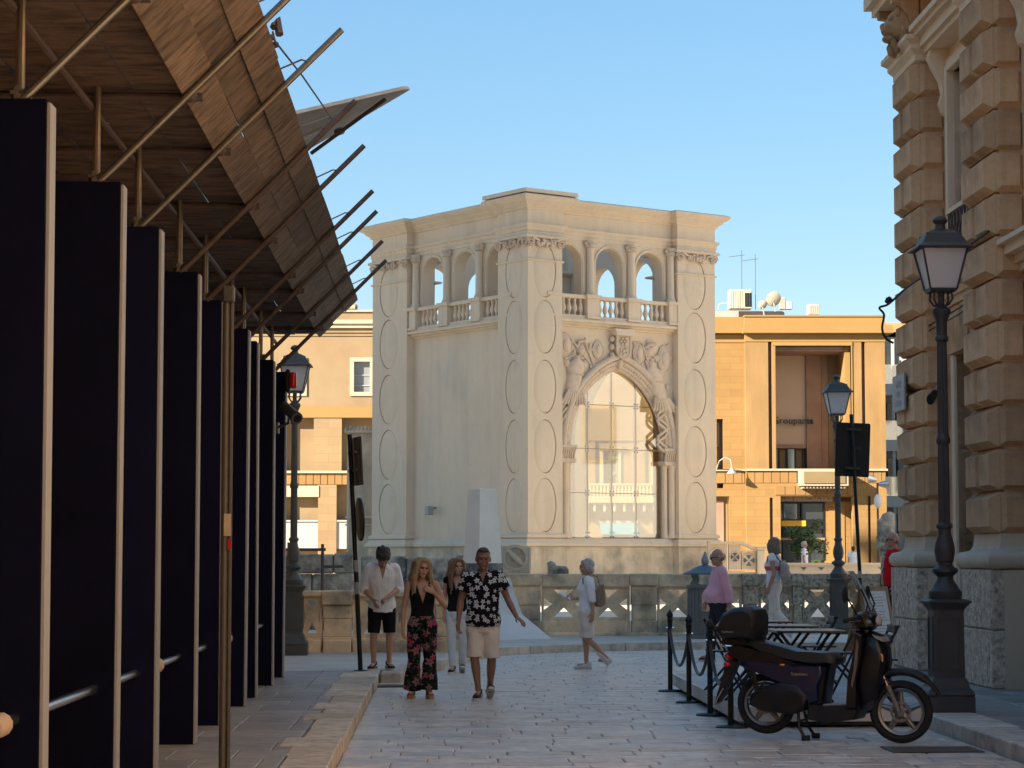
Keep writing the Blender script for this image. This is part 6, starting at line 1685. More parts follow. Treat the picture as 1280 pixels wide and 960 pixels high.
# ================================================================ scooter
SY = R(-25)
sc_ = thing('motor_scooter', 'dark blue and black scooter with a top case parked on its centre stand', 'scooter', (2.38, 21.5, 0), SY)
def wheel(x, z, r, turn, name='wheel'):
    o = bpy.data.objects.new(name, None); COL.objects.link(o); o.parent = sc_; o.location = (x, 0, z); o.rotation_euler = (0, 0, turn)
    n = 44; m = 12
    mb = MB(); R0, r0 = r - .045, .046
    for i in range(n):
        a = 2 * PI * i / n
        for j in range(m):
            q = 2 * PI * j / m
            rr = R0 + r0 * math.cos(q) * (1.0 if math.cos(q) > 0 else .6)
            mb.v.append(Vector((rr * math.cos(a), r0 * .95 * math.sin(q), rr * math.sin(a))))
    for i in range(n):
        for j in range(m):
            i2, j2 = (i + 1) % n, (j + 1) % m
            mb.f.append((i * m + j, i2 * m + j, i2 * m + j2, i * m + j2))
    mb.build('tyre', m_rubber, o, sharp=60)
    mb = MB(); ri = r - .078
    for (rr, y0) in ((ri, -.038), (ri - .022, -.030), (ri - .022, .030), (ri, .038)):
        for i in range(n): a = 2 * PI * i / n; mb.v.append(Vector((rr * math.cos(a), y0, rr * math.sin(a))))
    for k in range(4):
        for i in range(n): j = (i + 1) % n; k2 = (k + 1) % 4; mb.f.append((k * n + i, k * n + j, k2 * n + j, k2 * n + i))
    mb.build('rim', m_alloy, o, sharp=60)
    for k in range(5):
        a = 2 * PI * k / 5 + .35; d = Vector((math.cos(a), 0, math.sin(a))); p = Vector((-d.z, 0, d.x)); y = Vector((0, 1, 0))
        mb = MB(); mb.loft([(d * .03, p * .040, y * .040), (d * .10, p * .030, y * .034), (d * (ri - .015), p * .019, y * .03)], 8); mb.build('spoke', m_alloy, o)
    mb = MB(); mb.tube((0, -.05, 0), (0, .05, 0), .038, n=16); mb.build('hub', m_alloy, o)
    mb = MB(); nn = 30
    for (rr, y0) in ((.095, -.052), (.07, -.052), (.07, -.048), (.095, -.048)):
        for i in range(nn): a = 2 * PI * i / nn; mb.v.append(Vector((rr * math.cos(a), y0, rr * math.sin(a))))
    for k in range(4):
        for i in range(nn): j = (i + 1) % nn; k2 = (k + 1) % 4; mb.f.append((k * nn + i, k * nn + j, k2 * nn + j, k2 * nn + i))
    mb.build('brake_disc', m_alloy, o, sharp=60)
    return o
WB = 1.29
wheel(0, .325, .282, 0); wheel(WB, .285, .285, R(10))
def sp(name, mat, poly, w_, bev=.03, ins=.06, sharp=40, y=0, par=None):
    mb = MB(); mb.puff(poly, w_, bev, ins); 
    for v in mb.v: v.y += y
    return mb.build(name, mat, par or sc_, sharp=sharp)
# fork, mudguard, leg shield, column
for s in (-1, 1):
    mb = MB(); mb.tube((WB - .16, s * .075, .66), (WB - .08, s * .075, .47), .017, n=10); mb.build('fork_tube', m_chrome, sc_)
    mb = MB(); mb.tube((WB - .10, s * .075, .52), (WB, s * .075, .285), .027, .023, n=10); mb.build('fork_leg', m_alloy, sc_)
mb = MB()                                            # long front mudguard
rings = []
for i in range(17):
    t = i / 16; a = R(150 - 128 * t); rr = .335 + .02 * t + .03 * max(0, t - .6); w_ = .075 if t < .75 else .075 * (1 - (t - .75) * 3.0)
    c = Vector((WB + rr * math.cos(a), 0, .285 + rr * math.sin(a))); d = Vector((math.cos(a), 0, math.sin(a)))
    rings.append((c + d * .02, Vector((0, w_, 0)), d * (.038 if t < .8 else .02)))
mb.loft(rings, 12); mb.build('mudguard', m_blackp, sc_, sharp=60)
sp('fascia', m_gloss, [(WB - .36, .30), (WB - .20, .36), (WB - .14, .50), (WB - .12, .62), (WB - .09, .72), (WB - .10, .86), (WB - .17, .98), (WB - .28, 1.02), (WB - .34, .94), (WB - .36, .75), (WB - .40, .55), (WB - .42, .38)], .15, .10, .18)
sp('leg_shield', m_gloss, [(WB - .46, .30), (WB - .36, .30), (WB - .36, .55), (WB - .31, .80), (WB - .30, .99), (WB - .36, 1.02), (WB - .38, .82), (WB - .44, .58)], .225, .04, .03)
sp('trim', m_alloy, [(WB - .405, .52), (WB - .39, .50), (WB - .345, .70), (WB - .325, .90), (WB - .345, .95), (WB - .355, .86), (WB - .375, .68)], .231, .01, .01)
sp('inner_guard', m_blue, [(WB - .30, .26), (WB - .24, .30), (WB - .20, .46), (WB - .11, .58), (WB - .16, .62), (WB - .25, .50), (WB - .30, .36)], .10, .03, .04)
sp('badge', m_chrome, [(WB - .155, .74), (WB - .125, .74), (WB - .125, .80), (WB - .15, .82)], .135, .01, .0)
sp('grille_panel', m_plaque, [(WB - .235, .985), (WB - .15, .96), (WB - .13, .92), (WB - .2, .95)], .12, .02, .0)
# headset, bars, mirrors, screen
sp('headset', m_gloss, [(WB - .40, 1.02), (WB - .26, 1.02), (WB - .20, 1.08), (WB - .20, 1.16), (WB - .28, 1.20), (WB - .38, 1.18), (WB - .43, 1.10)], .13, .07, .15)
mb = MB(); mb.ball((WB - .215, 0, 1.11), .045, .085, .06, 16, 10); mb.build('headlight', m_milk, sc_)
for s in (-1, 1):
    mb = MB(); mb.path([(WB - .33, s * .10, 1.12), (WB - .36, s * .24, 1.13), (WB - .42, s * .36, 1.11)], [.018, .02, .022], 10); mb.build('handlebar_grip', m_rubber, sc_)
    mb = MB(); mb.tube((WB - .30, s * .26, 1.11), (WB - .36, s * .40, 1.10), .008, n=6); mb.build('brake_lever', m_steel, sc_)
    mb = MB(); mb.tube((WB - .34, s * .20, 1.15), (WB - .40, s * .34, 1.33), .008, n=6); mb.build('mirror_stem', m_black, sc_)
    mb = MB(); mb.ball((WB - .41, s * .37, 1.35), .022, .06, .075, 14, 8); mb.build('mirror', m_blackp, sc_)
    mb = MB(); mb.ball((WB - .26, s * .12, 1.10), .03, .03, .025); mb.build('indicator', m_chrome, sc_)
mb = MB(); n = 10; 
for k in range(9):
    t = k / 8; z = 1.06 + .50 * t; x = WB - .175 - .22 * t - .04 * t * t; hwid = .20 - .07 * (t ** 2)
    for i in range(n + 1):
        q = i / n * 2 - 1; mb.v.append(Vector((x - .09 * q * q, hwid * q, z)))
for k in range(8):
    for i in range(n): mb.f.append((k * (n + 1) + i, k * (n + 1) + i + 1, (k + 1) * (n + 1) + i + 1, (k + 1) * (n + 1) + i))
mb.build('windscreen', m_screen, sc_, sharp=60)
for s in (-1, 1): mb = MB(); mb.path([(WB - .30, s * .10, 1.15), (WB - .27, s * .11, 1.26), (WB - .33, s * .115, 1.40)], .009, 6); mb.build('screen_bracket', m_black, sc_)
# floor, body, side panels, engine, tail
sp('floorboard', m_blackp, [(.44, .20), (.62, .17), (.90, .21), (WB - .34, .30), (WB - .36, .36), (WB - .46, .34), (.62, .33), (.45, .34)], .20, .05, .05)
sp('floor_mat', m_plaque, [(.60, .33), (.86, .345), (.86, .355), (.60, .342)], .16, .005, .0)
sp('underseat', m_gloss, [(.46, .30), (.60, .33), (.63, .55), (.66, .70), (.40, .72), (.10, .70), (.12, .56), (.34, .50)], .15, .06, .05)
sp('side_panel', m_blue, [(.36, .46), (.50, .32), (.58, .36), (.57, .50), (.62, .62), (.60, .70), (.30, .70), (-.18, .74), (-.22, .68), (.05, .58)], .175, .06, .06)
sp('tail_panel', m_gloss, [(.30, .67), (.40, .70), (.10, .80), (-.25, .88), (-.36, .86), (-.34, .80), (-.10, .66)], .165, .06, .05)
sp('seat', m_seat, [(.72, .70), (.74, .76), (.68, .81), (.52, .82), (.36, .82), (.18, .87), (-.06, .92), (-.16, .93), (-.20, .88), (-.05, .80), (.30, .72), (.55, .69)], .155, .07, .10)
sp('engine', m_black, [(-.12, .32), (.02, .26), (.30, .24), (.44, .28), (.46, .42), (.36, .52), (.20, .54), (.05, .50), (-.10, .42)], .09, .04, .08, y=-.10)
mb = MB(); mb.tube((.05, -.195, .36), (.05, -.15, .36), .09, n=20); mb.tube((.30, -.195, .36), (.30, -.15, .36), .10, n=20); mb.build('crankcase_cover', m_black, sc_)
mb = MB(); mb.tube((-.14, .15, .38), (.28, .15, .30), .05, n=14); mb.build('exhaust', m_tube_d, sc_)
mb = MB(); mb.tube((-.02, -.14, .36), (-.10, -.13, .70), .022, n=10)
for k in range(9): mb.tube((-.03 - .007 * k, -.14, .42 + .028 * k), (-.032 - .007 * k, -.14, .432 + .028 * k), .036, n=10)
mb.build('shock_absorber', m_black, sc_)
sp('rear_mudguard', m_blackp, [(-.32, .76), (-.26, .72), (-.31, .60), (-.38, .46), (-.46, .32), (-.49, .33), (-.43, .52), (-.38, .68)], .07, .03, .04)
sp('number_plate', m_plaque, [(-.40, .46), (-.395, .455), (-.49, .30), (-.495, .305)], .09, .005, 0)
mb = MB(); mb.ball((-.34, 0, .76), .06, .12, .05, 14, 8); mb.build('tail_light', m_redl, sc_)
for s in (-1, 1):
    mb = MB(); mb.ball((-.33, s * .16, .69), .035, .03, .025); mb.build('indicator', m_redl, sc_)
    mb = MB(); mb.ball((.22, s * .182, .695), .025, .012, .012); mb.build('reflector', m_amber, sc_)
mb = MB(); mb.path([(-.15, -.14, .84), (-.34, -.15, .86), (-.42, -.06, .86), (-.42, .06, .86), (-.34, .15, .86), (-.15, .14, .84)], .014, 8); mb.build('grab_rail', m_chrome, sc_)
o_ = sp('top_case', m_blackp, [(-.40, .93), (-.06, .91), (-.02, .97), (-.01, 1.12), (-.04, 1.20), (-.12, 1.23), (-.26, 1.22), (-.38, 1.16), (-.44, 1.06), (-.45, .98)], .22, .10, .13)
sp('seam', m_black, [(-.448, 1.005), (-.012, 1.03), (-.012, 1.04), (-.448, 1.015)], .224, .01, .0, par=o_); sp('carrier', m_black, [(-.40, .86), (-.05, .86), (-.05, .91), (-.40, .925)], .10, .02, .0)
sp('reflector', m_plaque, [(-.435, 1.04), (-.32, 1.055), (-.38, 1.09)], .205, .02, .0, par=o_)
lettering('Scarabeo', m_chrome, sc_, (.30, -.182, .60), .16, depth=.002); lettering('TopMaster', m_plaque, o_, (-.36, -.224, .985), .12, depth=.001)
# centre stand
for s in (-1, 1):
    mb = MB(); mb.path([(.34, s * .09, .26), (.36, s * .13, .12), (.42, s * .15, .03)], .015, 8); mb.build('stand_leg', m_black, sc_)
    mb = MB(); mb.tube((.40, s * .15 - .02, .028), (.46, s * .15 + .02, .028), .026, n=10); mb.build('stand_foot', m_rubber, sc_)
mb = MB(); mb.tube((.35, -.11, .18), (.35, .11, .18), .012); mb.build('stand_bar', m_black, sc_)

# ================================================================ small citrus tree by the shop
tr = thing('citrus_tree', 'small round leafy citrus tree in front of the dark shop window', 'tree', (at(1004, 700, 92).x, 92, .5))
mb = MB(); mb.path([(0, 0, 0), (.03, 0, .6), (-.02, .02, 1.2), (.02, 0, 1.7)], [.09, .07, .06, .04], 10)
for k in range(9):
    a = k * 2.4; mb.path([(0, 0, 1.0 + .07 * k), (.3 * math.cos(a), .3 * math.sin(a), 1.35 + .08 * k), (.62 * math.cos(a), .62 * math.sin(a), 1.6 + .07 * k)], [.035, .025, .01], 6)
mb.build('trunk', m_bark, tr)
mb = MB(); r_ = random.Random(4)
clumps = [(Vector((r_.gauss(0, .40), r_.gauss(0, .38), 1.75 + r_.gauss(0, .27))), r_.uniform(.18, .34)) for _ in range(26)]
for c, q in clumps:
    for _ in range(85):
        d = Vector((r_.gauss(0, 1), r_.gauss(0, 1), r_.gauss(0, 1))).normalized(); p = c + d * q * r_.uniform(.55, 1.05)
        l = r_.uniform(.06, .10); a = Vector((r_.gauss(0, 1), r_.gauss(0, 1), r_.gauss(0, .6))).normalized(); n_ = (d + Vector((0, 0, .6))).cross(a).normalized() * l * .42
        mb.add([p - a * l, p + n_, p + a * l, p - n_], [(0, 1, 2, 3)])
mb.build('crown', m_leaf, tr, smooth=False)
# ================================================================ people
V3 = Vector
def limb(mb, pts, rs, n=14):
    """tapered limb with round joints: overlapping lofted segments and balls, welded later by the voxel remesh"""
    pts = [V3(p) for p in pts]
    for (p, q, a, b) in zip(pts, pts[1:], rs, rs[1:]): mb.tube(p, q, a, b, n)
    for p, r in zip(pts, rs): mb.ball(p, r, r, r, 12, 8)
def oval(mb, rows, n=22, lean=None):
    """torso-like stack of ellipses: (z, half width, half depth, dy, dx)"""
    rg = []
    for row in rows:
        z, a, b = row[:3]; dy = row[3] if len(row) > 3 else 0; dx = row[4] if len(row) > 4 else 0
        rg.append((V3((dx, dy, z)), V3((a, 0, 0)), V3((0, b, 0))))
    mb.loft(rg, n)
def hand(mb, wrist, d, nrm, side, curl=.5, spread=1.0):
    d = V3(d).normalized(); nrm = V3(nrm); nrm = (nrm - d * nrm.dot(d)).normalized(); s = d.cross(nrm) * side
    w_ = V3(wrist)
    mb.loft([(w_ - d * .02, s * .026, nrm * .021), (w_ + d * .03, s * .036, nrm * .017), (w_ + d * .075, s * .041, nrm * .014), (w_ + d * .092, s * .038, nrm * .012)], 12)
    for k, (o, l) in enumerate(((-.031, .060), (-.010, .074), (.011, .070), (.031, .054))):
        b0 = w_ + d * .085 + s * o * spread; a = curl * (1 + .12 * k)
        d1 = (d * math.cos(a * .6) + nrm * math.sin(a * .6)).normalized(); d2 = (d * math.cos(a * 1.5) + nrm * math.sin(a * 1.5)).normalized()
        p1 = b0 + d1 * l * .52 + s * o * .12; p2 = p1 + d2 * l * .55
        limb(mb, [b0, p1, p2], [.0098, .0092, .0078], 8)
    t0 = w_ + d * .025 - s * .030; t1 = t0 + (d * .6 - s * .75 + nrm * .25).normalized() * .042; t2 = t1 + (d * .9 - s * .2 + nrm * .3).normalized() * .034
    limb(mb, [t0, t1, t2], [.0135, .0115, .009], 8)
SKEL = dict(s=(.178, .01, 1.425), e=(.225, .03, 1.135), w=(.238, -.03, .885), h=(.09, 0, .90), k=(.095, -.012, .49), a=(.098, .03, .085))
TORSO_M = [(.80, .10, .085), (.85, .160, .112), (.92, .168, .115), (1.00, .150, .105), (1.08, .146, .102), (1.18, .160, .112), (1.30, .178, .118, .005), (1.38, .172, .105, .01), (1.435, .135, .085, .015), (1.475, .075, .065, .015)]
TORSO_F = [(.80, .10, .085), (.85, .160, .115), (.92, .170, .120), (1.00, .148, .102), (1.08, .128, .090), (1.18, .138, .100), (1.28, .152, .125, -.012), (1.36, .150, .102, 0), (1.42, .125, .08, .012), (1.465, .060, .055, .015)]
def person(label, loc, rotz, height, skin, joints=None, female=False, head_rot=(0, 0, 0), head_off=(0, 0, 0), hair=None, hair_mat=None, clothes=(), shoes=None, shoe_mat=None, sole_mat=None,
           hands=None, belly=0.0, vox=.0068, lean=0.0, name='person', glasses=False, group=None):
    k = height / 1.75
    root = thing(name, label, 'person', loc, rotz, group)
    root.scale = (k, k, k)
    J = {}
    for side, sg in (('R', -1), ('L', 1)):
        for j, p in SKEL.items(): J[j + side] = V3((p[0] * sg * (.93 if female and j in 'sew' else 1), p[1], p[2]))
    for j, p in (joints or {}).items(): J[j] = V3(p)
    def LN(p): # lean the upper body forward round the hips
        p = V3(p)
        if lean and p.z > .85:
            t = min(1, (p.z - .85) / .25); return V3((p.x, p.y - math.sin(lean) * (p.z - .85) * t, .85 + (p.z - .85) * math.cos(lean * t)))
        return p
    T = TORSO_F if female else TORSO_M
    def torso(mb, grow=0, z0=0, z1=9, belly=belly, flare=0):
        rows = []
        zs = [r[0] for r in T]
        def samp(z):
            for r0, r1 in zip(T, T[1:]):
                if r0[0] <= z <= r1[0]:
                    t = (z - r0[0]) / (r1[0] - r0[0]); g = lambda i: (r0[i] if len(r0) > i else 0) * (1 - t) + (r1[i] if len(r1) > i else 0) * t
                    return (z, g(1), g(2), g(3))
            r = T[0] if z < T[0][0] else T[-1]
            return (z, r[1] * (1.35 if z < T[0][0] else 1), r[2] * (1.2 if z < T[0][0] else 1), r[3] if len(r) > 3 else 0)
        lo, hi = max(z0, .74), min(z1, T[-1][0]); n = 16
        rg = []
        for i in range(n + 1):
            z, a, b, dy = samp(lo + (hi - lo) * i / n)
            bl = belly * math.exp(-((z - 1.04) / .13) ** 2)
            fl = flare * max(0, (1.12 - z))
            if z < T[1][0] and grow: a, b = max(a, .150), max(b, .105)
            c = LN((0, dy - bl * .55, z)); rg.append((c, V3((a + grow + bl * .35 + fl, 0, 0)), V3((0, b + grow + bl * .55 + fl, 0))))
        mb.loft(rg, 24)
    HC = LN((0, .0, 1.625)) + V3(head_off)
    HR = Matrix.Rotation(R(head_rot[2]), 3, 'Z') @ Matrix.Rotation(R(head_rot[0]), 3, 'X') @ Matrix.Rotation(R(head_rot[1]), 3, 'Y')
    def H(x, y, z): return HC + HR @ V3((x, y, z))
    HS = 1.08
    def grow_head(q, i0=0):
        for i in range(i0, len(q.v)): q.v[i] = HC + (q.v[i] - HC) * HS
    # one continuous skin
    mb = MB()
    torso(mb, 0, .80)
    limb(mb, [LN((0, .02, 1.44)), HC + HR @ V3((0, .02, -.075))], [.058 if not female else .049, .054 if not female else .046])
    i0 = len(mb.v)
    mb.ball(HC + HR @ V3((0, .008, .025)), .074, .094, .098, 20, 14, HR)
    mb.ball(HC + HR @ V3((0, -.022, -.040)), .060, .070, .070, 18, 12, HR)
    mb.ball(H(0, -.062, -.088), .030, .026, .024, 12, 8, HR)
    mb.ball(H(0, -.088, .030), .050, .016, .014, 12, 8, HR)
    mb.loft([(H(0, -.084, .022), HR @ V3((.008, 0, 0)), HR @ V3((0, .01, .0))), (H(0, -.104, -.012), HR @ V3((.013, 0, 0)), HR @ V3((0, .012, 0))), (H(0, -.100, -.024), HR @ V3((.016, 0, 0)), HR @ V3((0, .012, 0)))], 10)
    for s in (-1, 1):
        mb.ball(H(s * .036, -.070, -.018), .024, .024, .022, 10, 8, HR); mb.ball(H(s * .076, .012, -.004), .012, .022, .032, 10, 8, HR)
    mb.ball(H(0, -.088, -.052), .026, .012, .012, 10, 6, HR)
    grow_head(mb, i0)
    for side, sg in (('R', -1), ('L', 1)):
        s, e, w_ = LN(J['s' + side]) if lean else J['s' + side], J['e' + side], J['w' + side]
        f = .86 if female else 1.0
        mid = (V3(s) + V3(e)) / 2
        limb(mb, [LN((sg * .09, .012, 1.43)), s, mid, e], [.062 * f, .057 * f, .048 * f, .038 * f])
        fm = V3(e).lerp(V3(w_), .3); limb(mb, [e, fm, w_], [.038 * f, .041 * f, .026 * f])
        hd = (hands or {}).get(side, {})
        hand(mb, w_, hd.get('d', V3(w_) - V3(e)), hd.get('n', (-sg * .8, -.45, 0)), sg * hd.get('s', 1), hd.get('curl', .45))
        h, kn, a = J['h' + side], J['k' + side], J['a' + side]
        limb(mb, [V3(h) + V3((0, 0, -.02)), V3(h).lerp(V3(kn), .4), kn], [.088, .075, .052]); cf = V3(kn).lerp(V3(a), .32) + V3((0, .012, 0))
        limb(mb, [kn, cf, V3(kn).lerp(V3(a), .7), a], [.052, .054 * (.95 if female else 1), .038, .033])
        fd = V3(J.get('f' + side, (sg * .25, -1, -.25))).normalized()
        limb(mb, [V3(a) + V3((0, 0, -.02)), V3(a) + fd * .13 + V3((0, 0, -.018))], [.036, .028])
    body = place('body', remesh(mb, vox, skin, 2), root)
    for s in (-1, 1):
        q = MB(); q.ball(H(s * .030, -.0835, .008), .0135, .008, .008, 10, 6, HR); grow_head(q); q.build('eye', m_eye, body)
        if not glasses: q = MB(); q.ball(H(s * .032, -.092, .030), .018, .006, .005, 8, 6, HR); grow_head(q); q.build('eyebrow', hair_mat or m_hair_d, body)
    q = MB(); q.ball(H(0, -.0985, -.052), .021, .006, .0065, 10, 6, HR); grow_head(q); q.build('mouth', m_lip, body)
    if glasses:
        q = MB()
        for s in (-1, 1): q.ball(H(s * .034, -.098, .010), .030, .008, .022, 14, 8, HR); q.tube(H(s * .062, -.088, .016), H(s * .080, .02, .010), .0042, n=6)
        q.tube(H(-.02, -.10, .014), H(.02, -.10, .014), .005, n=6); grow_head(q); q.build('sunglasses', m_gloss, root)
    def hair_part(fn, mat=None, vx=.011, cut=None, nm='hair', sm=2, rough=.006):
        q = MB(); fn(q, H, HR); grow_head(q)
        place(nm, remesh(q, vx, mat or hair_mat, sm, cut=cut, warp=(lambda c: c + rough * noise.noise_vector(c * 38)) if rough else None), root)
    if hair: hair_part(hair)
    for c in clothes:
        q = MB(); g = c.get('grow', .016)
        if 'torso' in c: torso(q, g, *c['torso'], belly=c.get('belly', belly), flare=c.get('flare', 0))
        for side, sg in (('R', -1), ('L', 1)):
            s, e, w_ = LN(J['s' + side]) if lean else V3(J['s' + side]), V3(J['e' + side]), V3(J['w' + side])
            f = .86 if female else 1
            if 'sleeve' in c:
                t = c['sleeve']; lo = c.get('loose', .014)
                pts = [LN((sg * .10, .012, 1.415)), s]; rs = [.058 * f + g * .7, .056 * f + g * .7]
                if t <= 1: pts.append(s.lerp(e, t)); rs.append(.05 * f + g * .8 + lo * t * 1.2)
                else: pts += [s.lerp(e, .5), e, e.lerp(w_, t - 1)]; rs += [.05 * f + (g + lo) * .6, .040 * f + (g + lo) * .6, .034 * f + (g + lo) * .6]
                for p, r in zip(pts[:-1], rs[:-1]): q.ball(p, r, r, r, 12, 8)
                for p0, p1, r0, r1 in zip(pts, pts[1:], rs, rs[1:]): q.tube(p0, p1, r0, r1, 16)
            if 'legs' in c:
                t = c['legs']; h, kn, a = V3(J['h' + side]), V3(J['k' + side]), V3(J['a' + side]); lo = c.get('leg_loose', .02); fl = c.get('leg_flare', 0)
                pts = [h + V3((0, 0, .02)), h.lerp(kn, .4)]; rs = [.096 + g * .4, .080 + g * .6 + lo * .3]
                if t <= 1: pts.append(h.lerp(kn, t)); rs.append(.060 + g * .6 + lo * .55)
                else: pts += [kn, kn.lerp(a, t - 1)]; rs += [.052 + g * .8 + lo * .7, .043 + g * .8 + lo * .7 + fl]
                for p, r in zip(pts[:-1], rs[:-1]): q.ball(p, r, r, r, 14, 8)
                for p0, p1, r0, r1 in zip(pts, pts[1:], rs, rs[1:]): q.tube(p0, p1, r0, r1, 18)
                limb(q, [h, V3((0, 0, .90))], [.10 + g * .4, .10 + g * .4]); q.ball((0, -.005, .845), .11, .118 + g, .07, 16, 10)
        if 'extra' in c: c['extra'](q, J, H)
        wr_ = c.get('wrinkle', .0055)
        o = place(c['name'], remesh(q, c.get('vox', .0085), c['mat'], c.get('smooth', 2), cut=c.get('cut'), warp=(lambda p: p + wr_ * noise.noise_vector(V3((p.x * 14, p.y * 14, p.z * 9)) + V3((7.3 * k, 0, 0)))) if wr_ else None), root)
        if 'collar' in c: place('collar', remesh((lambda z: (c['collar'](z, LN), z)[1])(MB()), .008, c['mat'], 1), o)
        for (nm, mt, fn) in c.get('parts', ()): z = MB(); fn(z, J, H, LN); z.build(nm, mt, o, sharp=60)
    if shoes:
        for side, sg in (('R', -1), ('L', 1)):
            a = V3(J['a' + side]); fd = V3(J.get('f' + side, (sg * .25, -1, 0))); fh = V3((fd.x, fd.y, 0)).normalized(); pitch = J.get('p' + side, V3((0, 0, 0))).x
            ax = Matrix.Rotation(math.atan2(fh.x, -fh.y), 3, 'Z') @ Matrix.Rotation(pitch, 3, 'X')
            def W(x, y, z): return a + ax @ V3((x, y, z - .085))
            X, Z = ax @ V3((1, 0, 0)), ax @ V3((0, 0, 1))
            q = MB(); q.loft([(W(0, .075, .055), X * .030, Z * .036), (W(0, .05, .058), X * .037, Z * .045), (W(0, -.03, .058), X * .040, Z * .044), (W(sg * .006, -.11, .046), X * .046, Z * .030), (W(sg * .004, -.165, .040), X * .042, Z * .024), (W(0, -.19, .036), X * .025, Z * .014)], 16)
            q.loft([(W(0, .03, .075), X * .040, ax @ V3((0, .052, 0))), (W(0, .028, .125 if shoes != 'high' else .145), X * .040, ax @ V3((0, .048, 0)))], 14)
            o = place('shoe', remesh(q, .008, shoe_mat, 2), root)
            q = MB(); pts = [(-.030, .085), (-.040, .04), (-.042, -.03), (-.05, -.11), (-.044, -.165), (-.02, -.195), (.02, -.195), (.044, -.165), (.05, -.11), (.042, -.03), (.040, .04), (.030, .085)]
            th = .055 if shoes == 'wedge' else .030
            q.prism(pts, lambda u, d, z_: W(u, z_, d), .0, th); q.build('sole', sole_mat or m_sole, o)
            if shoes == 'lace':
                q = MB()
                for kk in range(3): q.tube(W(-.026, -.045 - .026 * kk, .094 - .009 * kk), W(.026, -.045 - .026 * kk, .094 - .009 * kk), .0055, n=5)
                q.path([W(-.041, .05, .04), W(-.043, 0, .07), W(-.042, -.06, .045)], .006, 5); q.path([W(.041, .05, .04), W(.043, 0, .07), W(.042, -.06, .045)], .006, 5); q.build('lace', m_shoe_w, o)
    return root, J, H, LN
def vneck(z0, hw_, top=1.50):
    return lambda c: c.y < .0 and c.z > z0 and abs(c.x) < (c.z - z0) / (top - z0) * hw_
def cap(q, H, HR, g=.012, back=.0, front=-.055):
    q.ball(H(0, .020, .034), .076 + g, .094 + g, .094 + g, 20, 14, HR)
def hair_short(q, H, HR):
    q.ball(H(0, .026, .040), .079, .092, .088, 20, 14, HR); q.ball(H(0, .05, -.02), .070, .065, .07, 14, 10, HR); q.ball(H(0, -.035, .098), .055, .05, .03, 14, 10, HR)
def hair_mop(q, H, HR):
    q.ball(H(0, .022, .048), .088, .102, .092, 20, 14, HR); q.ball(H(0, -.055, .085), .074, .05, .042, 14, 10, HR); q.ball(H(0, .05, -.02), .076, .07, .075, 14, 10, HR)
    for k in range(22): a = k * 2.4; q.ball(H(.070 * math.cos(a), .02 + .085 * math.sin(a), .055 + .03 * math.sin(k * 1.7)), .030, .030, .034, 8, 6)
    for s in (-1, 1): q.ball(H(s * .076, -.02, .035), .018, .03, .04, 8, 6)
def hair_long(length, split=.02, wind=0.0, part=0.0):
    def f(q, H, HR):
        q.ball(H(0, .026, .038), .084, .098, .094, 20, 14, HR); q.ball(H(part, -.030, .098), .066, .060, .034, 14, 10, HR)
        q.ball(H(0, .055, -.03), .080, .065, .10, 14, 10, HR)
        for s in (-1, 1):
            for j in range(7):
                y = -.065 + j * .030; sp_ = .085 + .012 * math.sin(j * 2)
                x0 = s * (.066 if j == 0 else .080)
                q.path([H(s * .035 + part, y * .8, .118), H(x0, y, .06), H(s * sp_ + wind * .2, y + .012, -.05), H(s * (sp_ + .018) + wind * .6, y + .025 - (.02 if j < 2 else 0), -.13), H(s * (sp_ + .012) + wind, y + .02 - (.055 if j < 2 else 0), -.13 - length * (.8 + .2 * math.sin(j * 1.9)))],
                       [.020, .026, .030, .032, .012], 8)
        q.path([H(0, .09, .05), H(0, .11, -.08), H(0, .10, -.15 - length)], [.06, .07, .03], 12)
    return f
def collar_shirt(q, LN):
    for s in (-1, 1): q.path([LN((0, .085, 1.475)), LN((s * .062, .05, 1.487)), LN((s * .070, -.02, 1.470)), LN((s * .050, -.085, 1.432)), LN((s * .085, -.098, 1.395))], [.018, .018, .018, .015, .009], 8)

EL = R(-90)
# 1 young man with bowed head, looking at his hands
p = S(-.92, 31.15, .13)
person('young man with bowed dark head in a white shirt and black shorts', (at(479, 836, 32.0).x, 31.6, .13), R(6), 1.74, m_skin, head_rot=(50, 0, 6), head_off=(0, -.095, -.055), lean=R(10), hair=hair_mop, hair_mat=m_hair_d,
       joints=dict(eR=(-.25, .0, 1.12), wR=(-.13, -.20, .99), eL=(.245, .0, 1.13), wL=(.075, -.22, 1.02), kR=(-.112, -.04, .49), aR=(-.11, .0, .085), kL=(.112, -.0, .49), aL=(.105, .06, .085), fR=(-.35, -1, 0), fL=(.25, -1, 0)),
       hands=dict(R=dict(d=(.35, -.35, -.9), n=(.7, .3, 0), curl=.35), L=dict(d=(-.75, -.3, -.35), n=(0, -.2, -1), curl=1.0)),
       clothes=[dict(name='shorts', mat=m_cb, torso=(.78, 1.02), legs=.93, grow=.014, leg_loose=.03),
                dict(name='shirt', mat=m_cw, torso=(.80, 1.50), sleeve=1.25, grow=.020, loose=.018, flare=.05, cut=vneck(1.26, .062), collar=collar_shirt, wrinkle=.010,
                     parts=[('button', m_paper, lambda z, J, H, LN: [z.ball(LN((0, -.146 - .01 * i, 1.22 - .085 * i)), .006, .004, .006, 6, 4) for i in range(4)])])],
       shoes='lace', shoe_mat=m_shoe_b)
